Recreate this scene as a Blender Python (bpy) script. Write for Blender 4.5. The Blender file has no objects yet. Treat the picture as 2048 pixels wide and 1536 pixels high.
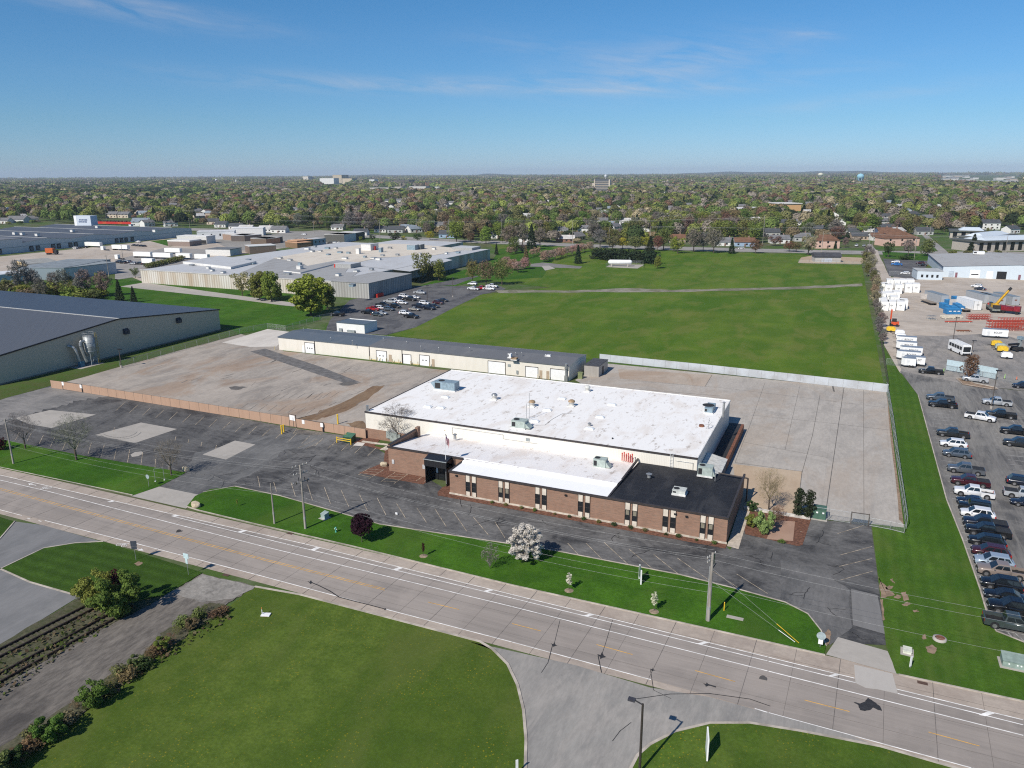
import bpy, bmesh, math, random
import numpy as np
from mathutils import Matrix, Vector
random.seed(7); RNG = np.random.default_rng(7)
SC = bpy.context.scene; COL = SC.collection
R = math.radians
# ---------------------------------------------------------------- camera, sun, sky, exposure
F, CH, HY, ROLL, YAW = 1510.0, 53.0, 347.0, R(-0.335), R(24.0)   # measured on the 2048x1536 photograph
TH = math.atan((768 - HY) / F)
cam = bpy.data.cameras.new('camera'); camo = bpy.data.objects.new('camera', cam); COL.objects.link(camo)
cam.sensor_width = 36; cam.lens = F / 2048 * 36; cam.clip_start = 1; cam.clip_end = 60000
camo.matrix_world = Matrix.Translation((0, 0, CH)) @ Matrix.Rotation(YAW, 4, 'Z') @ Matrix.Rotation(math.pi/2 - TH, 4, 'X') @ Matrix.Rotation(ROLL, 4, 'Z')
SC.camera = camo
SUN_EL, SUN_AZ = R(41), R(75)            # shadows fall towards (cos az, sin az)
sl = bpy.data.lights.new('sun', 'SUN'); sl.energy = 4.6; sl.angle = R(0.5); sl.color = (1, 0.94, 0.85)
so = bpy.data.objects.new('sun', sl); COL.objects.link(so)
so.rotation_euler = Vector((math.cos(SUN_AZ)*math.cos(SUN_EL), math.sin(SUN_AZ)*math.cos(SUN_EL), -math.sin(SUN_EL))).to_track_quat('-Z', 'Y').to_euler()
W = bpy.data.worlds.new('World'); SC.world = W; W.use_nodes = True
SC.view_settings.view_transform = 'Standard'; SC.view_settings.look = 'None'; SC.view_settings.exposure = 0.16; SC.view_settings.gamma = 1
SC.cycles.use_denoising = False; SC.cycles.filter_width = 1.15; SC.cycles.max_bounces = 4; SC.cycles.diffuse_bounces = 2; SC.cycles.glossy_bounces = 2; SC.cycles.volume_bounces = 0; SC.cycles.transparent_max_bounces = 4
SKY_STRENGTH, CLOUD, HAZE = 0.076, 0.42, 5.5e-5
SKY_T = ((.57, .81, 1.33, 1), (.50, .80, 1.14, 1), (.42, .84, 1.15, 1), (.45, .8, 1.1, 1))   # clear dry air: the yellow low haze of the sky model is taken out

def P(x, y, z=0.0):
    """ground point (at height z) seen at pixel x, y of the photograph"""
    u, v = x - 1024, 768 - y
    u, v = u*math.cos(ROLL) - v*math.sin(ROLL), u*math.sin(ROLL) + v*math.cos(ROLL)
    d = (u, F*math.cos(TH) + v*math.sin(TH), -F*math.sin(TH) + v*math.cos(TH))
    t = (z - CH) / d[2]
    a, b = d[0]*t, d[1]*t
    return Vector((a*math.cos(YAW) - b*math.sin(YAW), a*math.sin(YAW) + b*math.cos(YAW), z))
def ray(x, y):
    p = P(x, y, CH - 10) if y > HY + 8 else P(x, y, CH + 10)
    return p - Vector((0, 0, CH))
def PY(x, y, Y):                          # point on the vertical plane Y = const
    d = ray(x, y); return Vector((0, 0, CH)) + d * (Y / d.y)
def PX(x, y, X):
    d = ray(x, y); return Vector((0, 0, CH)) + d * (X / d.x)
def Q(p):
    X, Y, Z = p[0], p[1], p[2] - CH
    x = X*math.cos(YAW) + Y*math.sin(YAW); y = -X*math.sin(YAW) + Y*math.cos(YAW)
    v = y*math.sin(TH) + Z*math.cos(TH); d = y*math.cos(TH) - Z*math.sin(TH)
    u, v = F*x/d, F*v/d
    u, v = u*math.cos(ROLL) + v*math.sin(ROLL), -u*math.sin(ROLL) + v*math.cos(ROLL)
    return 1024 + u, 768 - v
def HT(bx, by, ty):                       # height of something standing at pixel (bx, by) whose top is at pixel row ty
    b = P(bx, by); lo, hi = 0.0, 400.0
    for _ in range(40):
        m = (lo + hi) / 2
        if Q((b.x, b.y, m))[1] > ty: lo = m
        else: hi = m
    return lo

# ---------------------------------------------------------------- sky
def world():
    nt = W.node_tree; nt.nodes.clear(); N = nt.nodes.new; L = nt.links.new
    def math_(op, a, b=None, c=None):
        n = N('ShaderNodeMath'); n.operation = op
        for i, v in enumerate((a, b, c)):
            if v is None: continue
            if isinstance(v, (int, float)): n.inputs[i].default_value = v
            else: L(v, n.inputs[i])
        return n.outputs[0]
    sky = N('ShaderNodeTexSky'); sky.sky_type = 'NISHITA'; sky.sun_disc = False
    sky.sun_elevation = SUN_EL; sky.sun_rotation = math.atan2(-math.cos(SUN_AZ), -math.sin(SUN_AZ)) % (2*math.pi)
    sky.altitude = 200; sky.air_density = 1.0; sky.dust_density = 0.15; sky.ozone_density = 3.0
    tc = N('ShaderNodeTexCoord'); sp = N('ShaderNodeSeparateXYZ'); L(tc.outputs['Generated'], sp.inputs[0])
    X, Y, Z = sp.outputs
    el = math_('ARCSINE', Z); az = math_('ARCTAN2', Y, X)
    mp = N('ShaderNodeCombineXYZ'); L(math_('MULTIPLY', az, 7.0), mp.inputs[0]); L(math_('MULTIPLY_ADD', el, 46.0, math_('MULTIPLY', az, -5.0)), mp.inputs[1])
    nz = N('ShaderNodeTexNoise'); nz.inputs['Scale'].default_value = 1.5; nz.inputs['Detail'].default_value = 8; nz.inputs['Roughness'].default_value = 0.62; nz.inputs['Distortion'].default_value = 0.5
    L(mp.outputs[0], nz.inputs['Vector'])
    total = None
    for (px, py, rx, ry, tilt, s) in ((1330, 130, 190, 38, -0.12, .9), (930, 172, 330, 14, 0.0, .65), (1260, 178, 150, 6, 0.0, .6), (260, 16, 210, 20, .09, .75), (1630, 71, 42, 8, .12, .7), (1700, 200, 190, 12, -.1, .42), (620, 160, 260, 16, .02, .35), (1560, 160, 180, 14, -.1, .4), (1080, 95, 160, 25, .1, .25)):
        d = ray(px, py).normalized(); a0, e0 = math.atan2(d.y, d.x), math.asin(d.z)
        da = math_('MULTIPLY', math_('SUBTRACT', az, a0), -F/rx); de = math_('MULTIPLY', math_('SUBTRACT', el, e0), F/ry)
        de2 = math_('MULTIPLY_ADD', da, tilt*rx/ry, de)
        g = math_('POWER', 2.718, math_('MULTIPLY', math_('ADD', math_('MULTIPLY', da, da), math_('MULTIPLY', de2, de2)), -1.0))
        g = math_('MULTIPLY', g, s)
        total = g if total is None else math_('ADD', total, g)
    rp = N('ShaderNodeMapRange'); rp.inputs[1].default_value = .36; rp.inputs[2].default_value = .66; L(nz.outputs['Fac'], rp.inputs[0])
    fac = math_('MULTIPLY', math_('MULTIPLY', total, rp.outputs[0]), CLOUD)
    mx = N('ShaderNodeMix'); mx.data_type = 'RGBA'; L(fac, mx.inputs[0])
    hs = N('ShaderNodeHueSaturation'); hs.inputs['Saturation'].default_value = 1.0; hs.inputs['Value'].default_value = 1.0
    L(sky.outputs[0], hs.inputs['Color'])
    tr = N('ShaderNodeValToRGB'); L(math_('MAXIMUM', Z, 0.0), tr.inputs[0]); e = tr.color_ramp.elements
    e[0].position = 0.0; e[0].color = SKY_T[0]; e[1].position = .5; e[1].color = SKY_T[3]
    for p_, c_ in ((.06, SKY_T[1]), (.2, SKY_T[2])): k = e.new(p_); k.color = c_
    tm = N('ShaderNodeMix'); tm.data_type = 'RGBA'; tm.blend_type = 'MULTIPLY'; tm.inputs[0].default_value = 1; L(hs.outputs[0], tm.inputs[6]); L(tr.outputs[0], tm.inputs[7]); L(tm.outputs[2], mx.inputs[6]); mx.inputs[7].default_value = (7.2, 7.2, 7.6, 1)
    bg = N('ShaderNodeBackground'); bg.inputs[1].default_value = SKY_STRENGTH; L(mx.outputs[2], bg.inputs[0])
    out = N('ShaderNodeOutputWorld'); L(bg.outputs[0], out.inputs[0])
world()

# ---------------------------------------------------------------- materials
class NB:
    def __init__(s, name, rough=.8, spec=.3, metal=0):
        s.m = bpy.data.materials.new(name); s.m.use_nodes = True; s.nt = s.m.node_tree; s.nt.nodes.clear()
        s.out = s.N('ShaderNodeOutputMaterial'); s.b = s.N('ShaderNodeBsdfPrincipled'); s.L(s.b.outputs[0], s.out.inputs[0])
        s.b.inputs['Roughness'].default_value = rough; s.b.inputs['Specular IOR Level'].default_value = spec; s.b.inputs['Metallic'].default_value = metal
    def N(s, t): return s.nt.nodes.new(t)
    def L(s, a, b): s.nt.links.new(a, b)
    def pos(s, scale=(1, 1, 1), rot=0, local=False):
        if local: o = s.N('ShaderNodeTexCoord').outputs['Object']
        else: o = s.N('ShaderNodeNewGeometry').outputs['Position']
        mp = s.N('ShaderNodeMapping'); mp.inputs['Scale'].default_value = scale; mp.inputs['Rotation'].default_value = (0, 0, rot); s.L(o, mp.inputs[0]); return mp.outputs[0]
    def noise(s, scale, detail=4, rough=.55, vec=None, dist=0, lo=.38, hi=.62):
        n = s.N('ShaderNodeTexNoise'); n.inputs['Scale'].default_value = scale; n.inputs['Detail'].default_value = detail; n.inputs['Roughness'].default_value = rough; n.inputs['Distortion'].default_value = dist
        s.L(vec if vec is not None else s.pos(), n.inputs['Vector'])
        return s.rng(n.outputs['Fac'], lo, hi)
    def rng(s, v, lo, hi, a=0, b=1):
        r = s.N('ShaderNodeMapRange'); s.L(v, r.inputs[0])
        for i, x in enumerate((lo, hi, a, b)): r.inputs[i+1].default_value = x
        return r.outputs[0]
    def math(s, op, a, b=None):
        n = s.N('ShaderNodeMath'); n.operation = op
        for i, v in enumerate((a, b)):
            if v is None: continue
            if isinstance(v, (int, float)): n.inputs[i].default_value = v
            else: s.L(v, n.inputs[i])
        return n.outputs[0]
    def mix(s, f, a, b, mode='MIX'):
        n = s.N('ShaderNodeMix'); n.data_type = 'RGBA'; n.blend_type = mode
        for i, v in ((0, f), (6, a), (7, b)):
            if isinstance(v, (int, float)): n.inputs[i].default_value = v
            elif isinstance(v, (tuple, list)): n.inputs[i].default_value = (*v[:3], 1)
            else: s.L(v, n.inputs[i])
        return n.outputs[2]
    def set(s, c):
        if isinstance(c, (tuple, list)): s.b.inputs['Base Color'].default_value = (*c[:3], 1)
        else: s.L(c, s.b.inputs['Base Color'])
        return s.m
    def bump(s, h, st=.3, d=.05):
        n = s.N('ShaderNodeBump'); n.inputs['Strength'].default_value = st; n.inputs['Distance'].default_value = d; s.L(h, n.inputs['Height']); s.L(n.outputs[0], s.b.inputs['Normal'])
    def objcol(s):
        return s.N('ShaderNodeObjectInfo').outputs['Color']
def srgb(r, g, b):
    return tuple(((c/255)/12.92 if c/255 <= .04045 else ((c/255+.055)/1.055)**2.4) for c in (r, g, b))
_plain = {}
def plain(name, col, rough=.7, metal=0, var=.18, scale=1.5, spec=.3, local=True):
    """painted or bare material with slight dirt variation"""
    if name in _plain: return _plain[name]
    n = NB(name, rough, spec, metal)
    f = n.noise(scale, 5, .6, n.pos(local=local))
    d = tuple(c*(1-var) for c in col); l = tuple(min(1, c*(1+var*.5)) for c in col)
    _plain[name] = n.set(n.mix(f, d, l)); return _plain[name]
def tinted(name, rough=.5, metal=0, var=.12, scale=1.0, spec=.4, coat=0):
    """takes its colour from the object's own colour setting"""
    if name in _plain: return _plain[name]
    n = NB(name, rough, spec, metal); f = n.noise(scale, 5, .6, n.pos(local=True)); f = n.rng(f, 0, 1, 1-var, 1)
    g = n.N('ShaderNodeCombineColor'); 
    for i in range(3): n.L(f, g.inputs[i])
    if coat: n.b.inputs['Coat Weight'].default_value = coat; n.b.inputs['Coat Roughness'].default_value = .08
    _plain[name] = n.set(n.mix(1.0, n.objcol(), g.outputs[0], 'MULTIPLY')); return _plain[name]

def grass(name, c1, c2, c3=None, big=.03, mid=.35, stripe=None, dandelion=0, dry=None, dryamt=.5):
    n = NB(name, .95, .1)
    a = n.noise(big, 5, .6, lo=.42, hi=.58); b = n.noise(mid, 6, .68, lo=.41, hi=.59); c = n.noise(2.6, 4, .75, lo=.36, hi=.64)
    col = n.mix(a, c1, c2)
    h = n.noise(.05, 3, .5, n.pos((1, .12, 1), .35), 1.0, .45, .58); col = n.mix(n.math('MULTIPLY', h, .5), col, tuple(x*1.4 for x in c2))
    col = n.mix(n.math('MULTIPLY', b, .6), col, c3 or tuple(x*.72 for x in c1))
    col = n.mix(n.math('MULTIPLY', c, .5), col, tuple(x*.5 for x in c1))
    if dry:
        d = n.noise(.11, 7, .66, n.pos((1, .45, 1)), .4, .49, .62); col = n.mix(n.math('MULTIPLY', d, dryamt), col, dry)
    if stripe:
        ang, period, amt = stripe
        w = n.N('ShaderNodeTexWave'); w.inputs['Scale'].default_value = .314/period; w.inputs['Distortion'].default_value = .8; w.inputs['Detail'].default_value = 1
        n.L(n.pos(rot=ang), w.inputs[0]); col = n.mix(n.math('MULTIPLY', w.outputs['Fac'], amt), col, tuple(x*.55 for x in c1))
    if dandelion:
        v = n.N('ShaderNodeTexVoronoi'); v.inputs['Scale'].default_value = 2.6; n.L(n.pos(), v.inputs[0])
        f = n.math('LESS_THAN', v.outputs['Distance'], .2); g = n.noise(.16, 6, .75, lo=.47, hi=.68)
        col = n.mix(n.math('MULTIPLY', n.math('MULTIPLY', f, g), dandelion*.75), col, (.36, .28, .015))
    return n.set(col)

def paved(name, base, dark, light, stain=None, stretch=(1, .35, 1), rot=0, joints=None, staina=.5, fine=.3, sw=.16):
    n = NB(name, .92, .2)
    v = n.pos(stretch, rot)
    a = n.noise(sw, 9, .7, v, 1.4, .42, .58); b = n.noise(.055, 7, .68, n.pos((1, .6, 1), rot+.5), 1.8, .44, .57); c = n.noise(1.7, 5, .8, v, lo=.38, hi=.62)
    d = n.noise(.33, 7, .72, n.pos(stretch, rot+.2), 1.0, .5, .6); e = n.noise(.018, 4, .6, lo=.42, hi=.6)
    col = n.mix(a, base, dark); col = n.mix(n.math('MULTIPLY', b, .65), col, light); col = n.mix(n.math('MULTIPLY', d, .5), col, light); col = n.mix(n.math('MULTIPLY', e, .35), col, dark)
    col = n.mix(n.math('MULTIPLY', c, fine), col, tuple(x*.6 for x in dark))
    if stain:
        s = n.noise(.055, 8, .7, n.pos((1, .6, 1)), .8, .5, .60); col = n.mix(n.math('MULTIPLY', s, staina), col, stain)
    if joints:
        jx, jy, jc = joints
        bt = n.N('ShaderNodeTexBrick'); bt.offset = 0; bt.inputs['Scale'].default_value = 1; bt.inputs['Brick Width'].default_value = jx; bt.inputs['Row Height'].default_value = jy
        bt.inputs['Mortar Size'].default_value = .035; bt.inputs['Mortar Smooth'].default_value = .4; n.L(n.pos(rot=rot), bt.inputs[0])
        col = n.mix(n.math('MULTIPLY', bt.outputs['Fac'], .35), col, jc)
    return n.set(col)

def ribbed(name, col, pitch=.3, amt=.12, rough=.55, dirt=.15, dirtc=None, spec=.35):
    """vertical ribbed metal cladding; axis-aligned walls, so x + y runs along the wall"""
    n = NB(name, rough, spec)
    sp = n.N('ShaderNodeSeparateXYZ'); n.L(n.N('ShaderNodeNewGeometry').outputs['Position'], sp.inputs[0])
    u = n.math('ADD', sp.outputs[0], sp.outputs[1])
    w = n.math('FRACT', n.math('DIVIDE', u, pitch)); r = n.rng(n.math('ABSOLUTE', n.math('SUBTRACT', w, .5)), .32, .5)
    cb = n.N('ShaderNodeCombineXYZ'); n.L(u, cb.inputs[0]); n.L(n.math('MULTIPLY', sp.outputs[2], .12), cb.inputs[1])
    f = n.noise(.8, 6, .65, cb.outputs[0], lo=.45, hi=.62)
    c = n.mix(n.math('MULTIPLY', r, amt), col, tuple(x*.45 for x in col))
    c = n.mix(n.math('MULTIPLY', f, dirt), c, dirtc or tuple(x*.6 for x in col))
    n.bump(r, .4, .04)
    return n.set(c)
def brick(name, c1, c2, mortar):
    n = NB(name, .9, .2)
    sp = n.N('ShaderNodeSeparateXYZ'); n.L(n.N('ShaderNodeNewGeometry').outputs['Position'], sp.inputs[0])
    cb = n.N('ShaderNodeCombineXYZ'); n.L(n.math('ADD', sp.outputs[0], sp.outputs[1]), cb.inputs[0]); n.L(sp.outputs[2], cb.inputs[1])
    bt = n.N('ShaderNodeTexBrick'); bt.inputs['Scale'].default_value = 1; bt.inputs['Brick Width'].default_value = .3; bt.inputs['Row Height'].default_value = .11; bt.inputs['Mortar Size'].default_value = .012; bt.inputs['Bias'].default_value = -.1
    bt.inputs['Color1'].default_value = (*c1, 1); bt.inputs['Color2'].default_value = (*c2, 1); bt.inputs['Mortar'].default_value = (*mortar, 1); n.L(cb.outputs[0], bt.inputs[0])
    f = n.noise(.5, 6, .7, cb.outputs[0], lo=.44, hi=.58); mp = n.N('ShaderNodeMapping'); mp.inputs['Scale'].default_value = (.5, 4.5, 1); n.L(cb.outputs[0], mp.inputs[0]); g = n.noise(1.3, 4, .75, mp.outputs[0], lo=.42, hi=.6)
    c = n.mix(n.math('MULTIPLY', f, .3), bt.outputs[0], tuple(x*.6 for x in c1)); c = n.mix(n.math('MULTIPLY', g, .45), c, tuple(x*1.5 for x in c1))
    return n.set(c)
def membrane(name, col, stain, amt=.4, seam=None, seamc=.7, speck=.25):
    n = NB(name, .75, .25)
    v = n.pos((1, .4, 1)); f = n.noise(.22, 8, .7, v, .5, .5, .62); g = n.noise(.9, 5, .78, v, lo=.57, hi=.64)
    c = n.mix(n.math('MULTIPLY', f, amt), col, stain); c = n.mix(n.math('MULTIPLY', g, speck), c, tuple(x*.55 for x in stain))
    if seam:
        bt = n.N('ShaderNodeTexBrick'); bt.offset = .5; bt.inputs['Scale'].default_value = 1; bt.inputs['Brick Width'].default_value = seam[0]; bt.inputs['Row Height'].default_value = seam[1]; bt.inputs['Mortar Size'].default_value = .03
        n.L(n.pos(), bt.inputs[0]); c = n.mix(n.math('MULTIPLY', bt.outputs['Fac'], .5), c, tuple(x*seamc for x in col))
    return n.set(c)

# ---------------------------------------------------------------- geometry
KIDS = {}                                  # children by parent name
class MB:
    """collects faces, then links them as ONE mesh object"""
    def __init__(s): s.v = []; s.f = []; s.m = []; s.sm = []
    def add(s, vs, fs, mi=0, smooth=False):
        o = len(s.v); s.v += [tuple(v) for v in vs]
        for f in fs: s.f.append(tuple(i+o for i in f)); s.m.append(mi); s.sm.append(smooth)
        return s
    def box(s, x0, x1, y0, y1, z0, z1, mi=0, faces='-x+x-y+y-z+z'):
        v = [(x, y, z) for z in (z0, z1) for y in (y0, y1) for x in (x0, x1)]
        fs = {'-z': (0, 2, 3, 1), '+z': (4, 5, 7, 6), '-y': (0, 1, 5, 4), '+y': (2, 6, 7, 3), '-x': (0, 4, 6, 2), '+x': (1, 3, 7, 5)}
        return s.add(v, [fs[faces[i:i+2]] for i in range(0, len(faces), 2)], mi)
    def quad(s, a, b, c, d, mi=0): return s.add((a, b, c, d), [(0, 1, 2, 3)], mi)
    def poly(s, pts, mi=0): return s.add(pts, [tuple(range(len(pts)))], mi)
    def prism(s, pts, z0, z1, mi=0, top=None):
        n = len(pts); v = [(p[0], p[1], z0) for p in pts] + [(p[0], p[1], z1) for p in pts]
        s.add(v, [(i, (i+1) % n, n+(i+1) % n, n+i) for i in range(n)], mi); s.add(v[n:], [tuple(range(n))], mi if top is None else top); return s
    def cyl(s, a, b, r0, r1=None, n=8, mi=0, cap=True, smooth=True):
        a, b = Vector(a), Vector(b); r1 = r0 if r1 is None else r1
        d = (b-a).normalized(); u = d.orthogonal().normalized(); w = d.cross(u)
        v = [p + (u*math.cos(2*math.pi*i/n) + w*math.sin(2*math.pi*i/n))*r for p, r in ((a, r0), (b, r1)) for i in range(n)]
        s.add(v, [(i, (i+1) % n, n+(i+1) % n, n+i) for i in range(n)], mi, smooth)
        if cap: s.add(v[:n], [tuple(range(n-1, -1, -1))], mi); s.add(v[n:], [tuple(range(n))], mi)
        return s
    def lathe(s, c, prof, n=16, mi=0):
        v = [(c[0]+r*math.cos(2*math.pi*i/n), c[1]+r*math.sin(2*math.pi*i/n), c[2]+z) for r, z in prof for i in range(n)]
        s.add(v, [(k*n+i, k*n+(i+1) % n, (k+1)*n+(i+1) % n, (k+1)*n+i) for k in range(len(prof)-1) for i in range(n)], mi, True); return s
    def tube(s, pts, r, n=6, mi=0):
        for a, b in zip(pts[:-1], pts[1:]): s.cyl(a, b, r, r, n, mi, False)
        return s
    def tri(s, *p, mi=0): return s.add(p, [tuple(range(len(p)))], mi)
    def build(s, name, mats, parent=None, loc=None):
        me = bpy.data.meshes.new(name); me.from_pydata(s.v, [], s.f); me.update()
        mats = mats if isinstance(mats, (list, tuple)) else [mats]
        for m in mats: me.materials.append(m)
        if any(s.m): me.polygons.foreach_set('material_index', s.m)
        if any(s.sm): me.polygons.foreach_set('use_smooth', s.sm)
        o = bpy.data.objects.new(name, me); COL.objects.link(o)
        if loc is not None: o.location = loc
        if parent is not None: setp(o, parent)
        return o
def setp(o, parent): o.parent = parent; KIDS.setdefault(parent.name, []).append(o)
def fast(name, V, Fq, mats, parent=None, col=None):
    me = bpy.data.meshes.new(name); V = np.asarray(V, np.float32); Fq = np.asarray(Fq, np.int32); k = Fq.shape[1]
    me.vertices.add(len(V)); me.vertices.foreach_set('co', V.ravel()); me.loops.add(Fq.size); me.loops.foreach_set('vertex_index', Fq.ravel())
    me.polygons.add(len(Fq)); me.polygons.foreach_set('loop_start', np.arange(0, Fq.size, k, dtype=np.int32)); me.update(calc_edges=True)
    for m in (mats if isinstance(mats, (list, tuple)) else [mats]): me.materials.append(m)
    if col is not None:
        a = me.color_attributes.new('kind_colour', 'FLOAT_COLOR', 'POINT'); c = np.ones((len(V), 4), np.float32); c[:, :3] = col; a.data.foreach_set('color', c.ravel())
    o = bpy.data.objects.new(name, me); COL.objects.link(o)
    if parent is not None: setp(o, parent)
    return o
def tag(o, label, cat, group=None):
    o['label'] = label; o['category'] = cat
    if group: o['group'] = group
    return o
def thing(name, label, cat, loc=(0, 0, 0), rz=0, group=None):
    o = bpy.data.objects.new(name, None); COL.objects.link(o); o.location = loc; o.rotation_euler = (0, 0, rz); o.empty_display_size = .5
    return tag(o, label, cat, group)
def struct(o, kind='structure'): o['kind'] = kind; return o
def dup(root, loc, rz=0, scale=None, label=None, group=None, color=None, only_color=None):
    def cp(o, parent):
        c = o.copy(); COL.objects.link(c)
        if parent is not None: setp(c, parent)
        if color is not None and o.get('tint'): c.color = (*color, 1)
        for k in KIDS.get(o.name, ()): cp(k, c)
        return c
    r = cp(root, None); r.location = loc; r.rotation_euler = (0, 0, rz)
    if scale is not None: r.scale = scale
    if label: r['label'] = label
    if group: r['group'] = group
    return r
def rough(pts, amp, n=5):
    """ragged outline"""
    rg = random.Random(len(pts)*7+int(pts[0][0])); out = []
    for (x0, y0), (x1, y1) in zip(pts, list(pts[1:])+[pts[0]]):
        for k in range(n): t = k/n; out.append((x0+(x1-x0)*t+rg.uniform(-amp, amp)*(k > 0), y0+(y1-y0)*t+rg.uniform(-amp, amp)*.5*(k > 0)))
    return out
def sheet(name, pts, z, mat, px=True):
    if name in ROUGH: pts = rough(pts, *ROUGH[name])
    q = [P(x, y, z) for x, y in pts] if px else [(x, y, z) for x, y in pts]
    return struct(MB().poly(q).build(name, mat))
ROUGH = {'soil_patch': (2.2, 4), 'scrub_soil': (6, 8), 'tar_patch': (.9, 3), 'rust_stain': (3, 5), 'pale_lot_corner': (5, 8), 'pale_lot_lane': (5, 8), 'pale_drive_end': (3, 6), 'track_apron': (3, 6), 'gravel_track': (3, 9), 'near_lawn': (1.2, 8), 'left_yard': (1.0, 8), 'mulch_bed': (.05, 3), 'field_path': (1.3, 8), 'yard_asphalt': (4, 8), 'lot_repair': (1.5, 4), 'yard_edge_soil': (1.5, 8), 'court': (.5, 3), 'factory_lot': (1.0, 6), 'gravel_lane': (1.2, 6), 'rail_bed': (2, 6), 'mown_strip': (.7, 5), 'beige_side_verge': (1, 6)}
ORD = ['first', 'second', 'third', 'fourth', 'fifth', 'sixth', 'seventh', 'eighth', 'ninth', 'tenth', 'eleventh', 'twelfth', 'thirteenth', 'fourteenth', 'fifteenth', 'sixteenth', 'seventeenth', 'eighteenth', 'nineteenth', 'twentieth']
# ---------------------------------------------------------------- ground, roads, lots
def ground_mat():
    n = NB('suburb_ground', .95, .1)
    a = n.noise(.02, 6, .6, lo=.4, hi=.6); b = n.noise(.07, 6, .7, lo=.45, hi=.65); c = n.noise(.5, 4, .7)
    col = n.mix(a, (.06, .125, .02), (.09, .105, .04)); col = n.mix(n.math('MULTIPLY', b, .6), col, (.19, .17, .14)); col = n.mix(n.math('MULTIPLY', c, .3), col, (.04, .06, .018))
    return n.set(col)
G_FIELD = grass('field_grass', (.074, .146, .012), (.112, .162, .022), (.052, .122, .011), big=.014, mid=.05, dry=(.155, .165, .042), dryamt=.5)
G_LAWN = grass('front_lawn_grass', (.040, .112, .009), (.058, .140, .012), (.028, .080, .008), mid=.22, dry=(.085, .13, .024), dryamt=.35)
G_STRIP = grass('mown_strip_grass', (.058, .130, .013), (.078, .150, .018), (.042, .100, .012), mid=.25, stripe=(0, 1.6, .28), dry=(.12, .15, .035), dryamt=.4)
G_NEAR = grass('near_grass', (.074, .122, .016), (.098, .136, .024), (.052, .094, .013), mid=.3, dandelion=.9, dry=(.115, .135, .035), dryamt=.4)
G_CORNER = grass('corner_grass', (.064, .120, .014), (.085, .134, .020), (.046, .090, .012), mid=.3, dandelion=1.0, dry=(.10, .125, .03), dryamt=.3)
G_ISLE = grass('island_grass', (.040, .086, .011), (.050, .100, .014), (.030, .066, .010), stripe=(R(88), 2.0, .45))
G_SIDE = grass('side_grass', (.075, .105, .025), (.055, .11, .02), (.10, .10, .04), mid=.3)
CONC = (.36, .315, .275)
A_ROAD = paved('road_concrete', (.325, .285, .252), (.255, .226, .202), (.37, .325, .287), stretch=(.06, 1.6, 1), joints=None, fine=.2)
A_GUT = paved('gutter_concrete', (.43, .365, .305), (.34, .285, .24), (.48, .41, .34), stain=(.26, .2, .16), stretch=(.6, 1, 1), staina=.4)
A_LOT = paved('worn_asphalt', (.125, .122, .119), (.050, .050, .052), (.215, .208, .198), stretch=(.5, 1, 1), rot=R(12), fine=.4)
A_PALE = paved('pale_asphalt', (.235, .225, .21), (.16, .155, .15), (.31, .29, .27), stretch=(.3, 1, 1))
A_YARD = paved('yard_concrete', (.43, .395, .35), (.345, .318, .285), (.48, .44, .39), stain=(.36, .275, .20), stretch=(1, .4, 1), staina=.35, joints=(11, 9.5, (.2, .19, .18)))
A_YARDL = paved('old_yard_asphalt', (.40, .355, .305), (.28, .25, .22), (.46, .405, .345), stain=(.30, .18, .10), stretch=(1, .3, 1), rot=R(-8), staina=.42)
A_PAD = paved('concrete_pad', (.40, .37, .33), (.34, .315, .28), (.45, .415, .37), stretch=(.5, 1, 1), fine=.15)
A_WHITE = paved('new_concrete', (.60, .56, .50), (.52, .48, .43), (.65, .61, .55), fine=.1)
A_PEACH = paved('stained_concrete', (.47, .36, .255), (.41, .31, .215), (.50, .40, .29), stain=(.36, .25, .16), staina=.4, fine=.15)
A_SIDE = paved('side_street_asphalt', (.31, .295, .27), (.24, .23, .215), (.38, .35, .315), stretch=(1.2, .3, 1))
A_PARK = paved('parking_asphalt', (.20, .19, .178), (.10, .098, .097), (.29, .275, .25), stretch=(1.4, .12, 1), sw=.3)
A_GRAV = paved('gravel', (.50, .435, .365), (.38, .33, .28), (.56, .49, .415), stain=(.36, .29, .22), stretch=(.4, 1, 1), fine=.25)
A_DIRT = paved('gravel_track', (.15, .135, .12), (.08, .073, .067), (.27, .24, .205), stretch=(1, .3, 1), rot=R(40), fine=.6)
A_BALL = paved('rail_ballast', (.105, .09, .062), (.055, .068, .024), (.16, .14, .105), stretch=(1, 1, 1), fine=.7)
A_NEWP = paved('patch_asphalt', (.2, .195, .19), (.17, .165, .16), (.23, .225, .215), fine=.15)
A_DARK = paved('dark_asphalt', (.11, .11, .115), (.075, .075, .08), (.19, .185, .18), stretch=(.4, 1, 1))
A_TAR = plain('tar', (.035, .035, .037), .7)
M_WLINE = plain('white_paint', (.80, .78, .74), .7, var=.25, scale=.8, local=False)
M_YLINE = plain('yellow_paint', (.62, .36, .10), .7, var=.3, scale=.8, local=False)
M_YFADE = plain('faded_yellow_paint', (.42, .35, .26), .8, var=.5, scale=1.2, local=False)
M_WFADE = plain('faded_white_paint', (.42, .41, .39), .8, var=.5, scale=1.2, local=False)
M_KERB = plain('kerb_concrete', (.44, .39, .33), .9, var=.3, scale=.5, local=False)
M_SOIL = plain('bare_soil', (.27, .19, .13), .95, var=.3, scale=1, local=False)
M_MULCH = plain('brown_mulch', (.16, .075, .048), .95, var=.4, scale=2.5, local=False)

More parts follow.
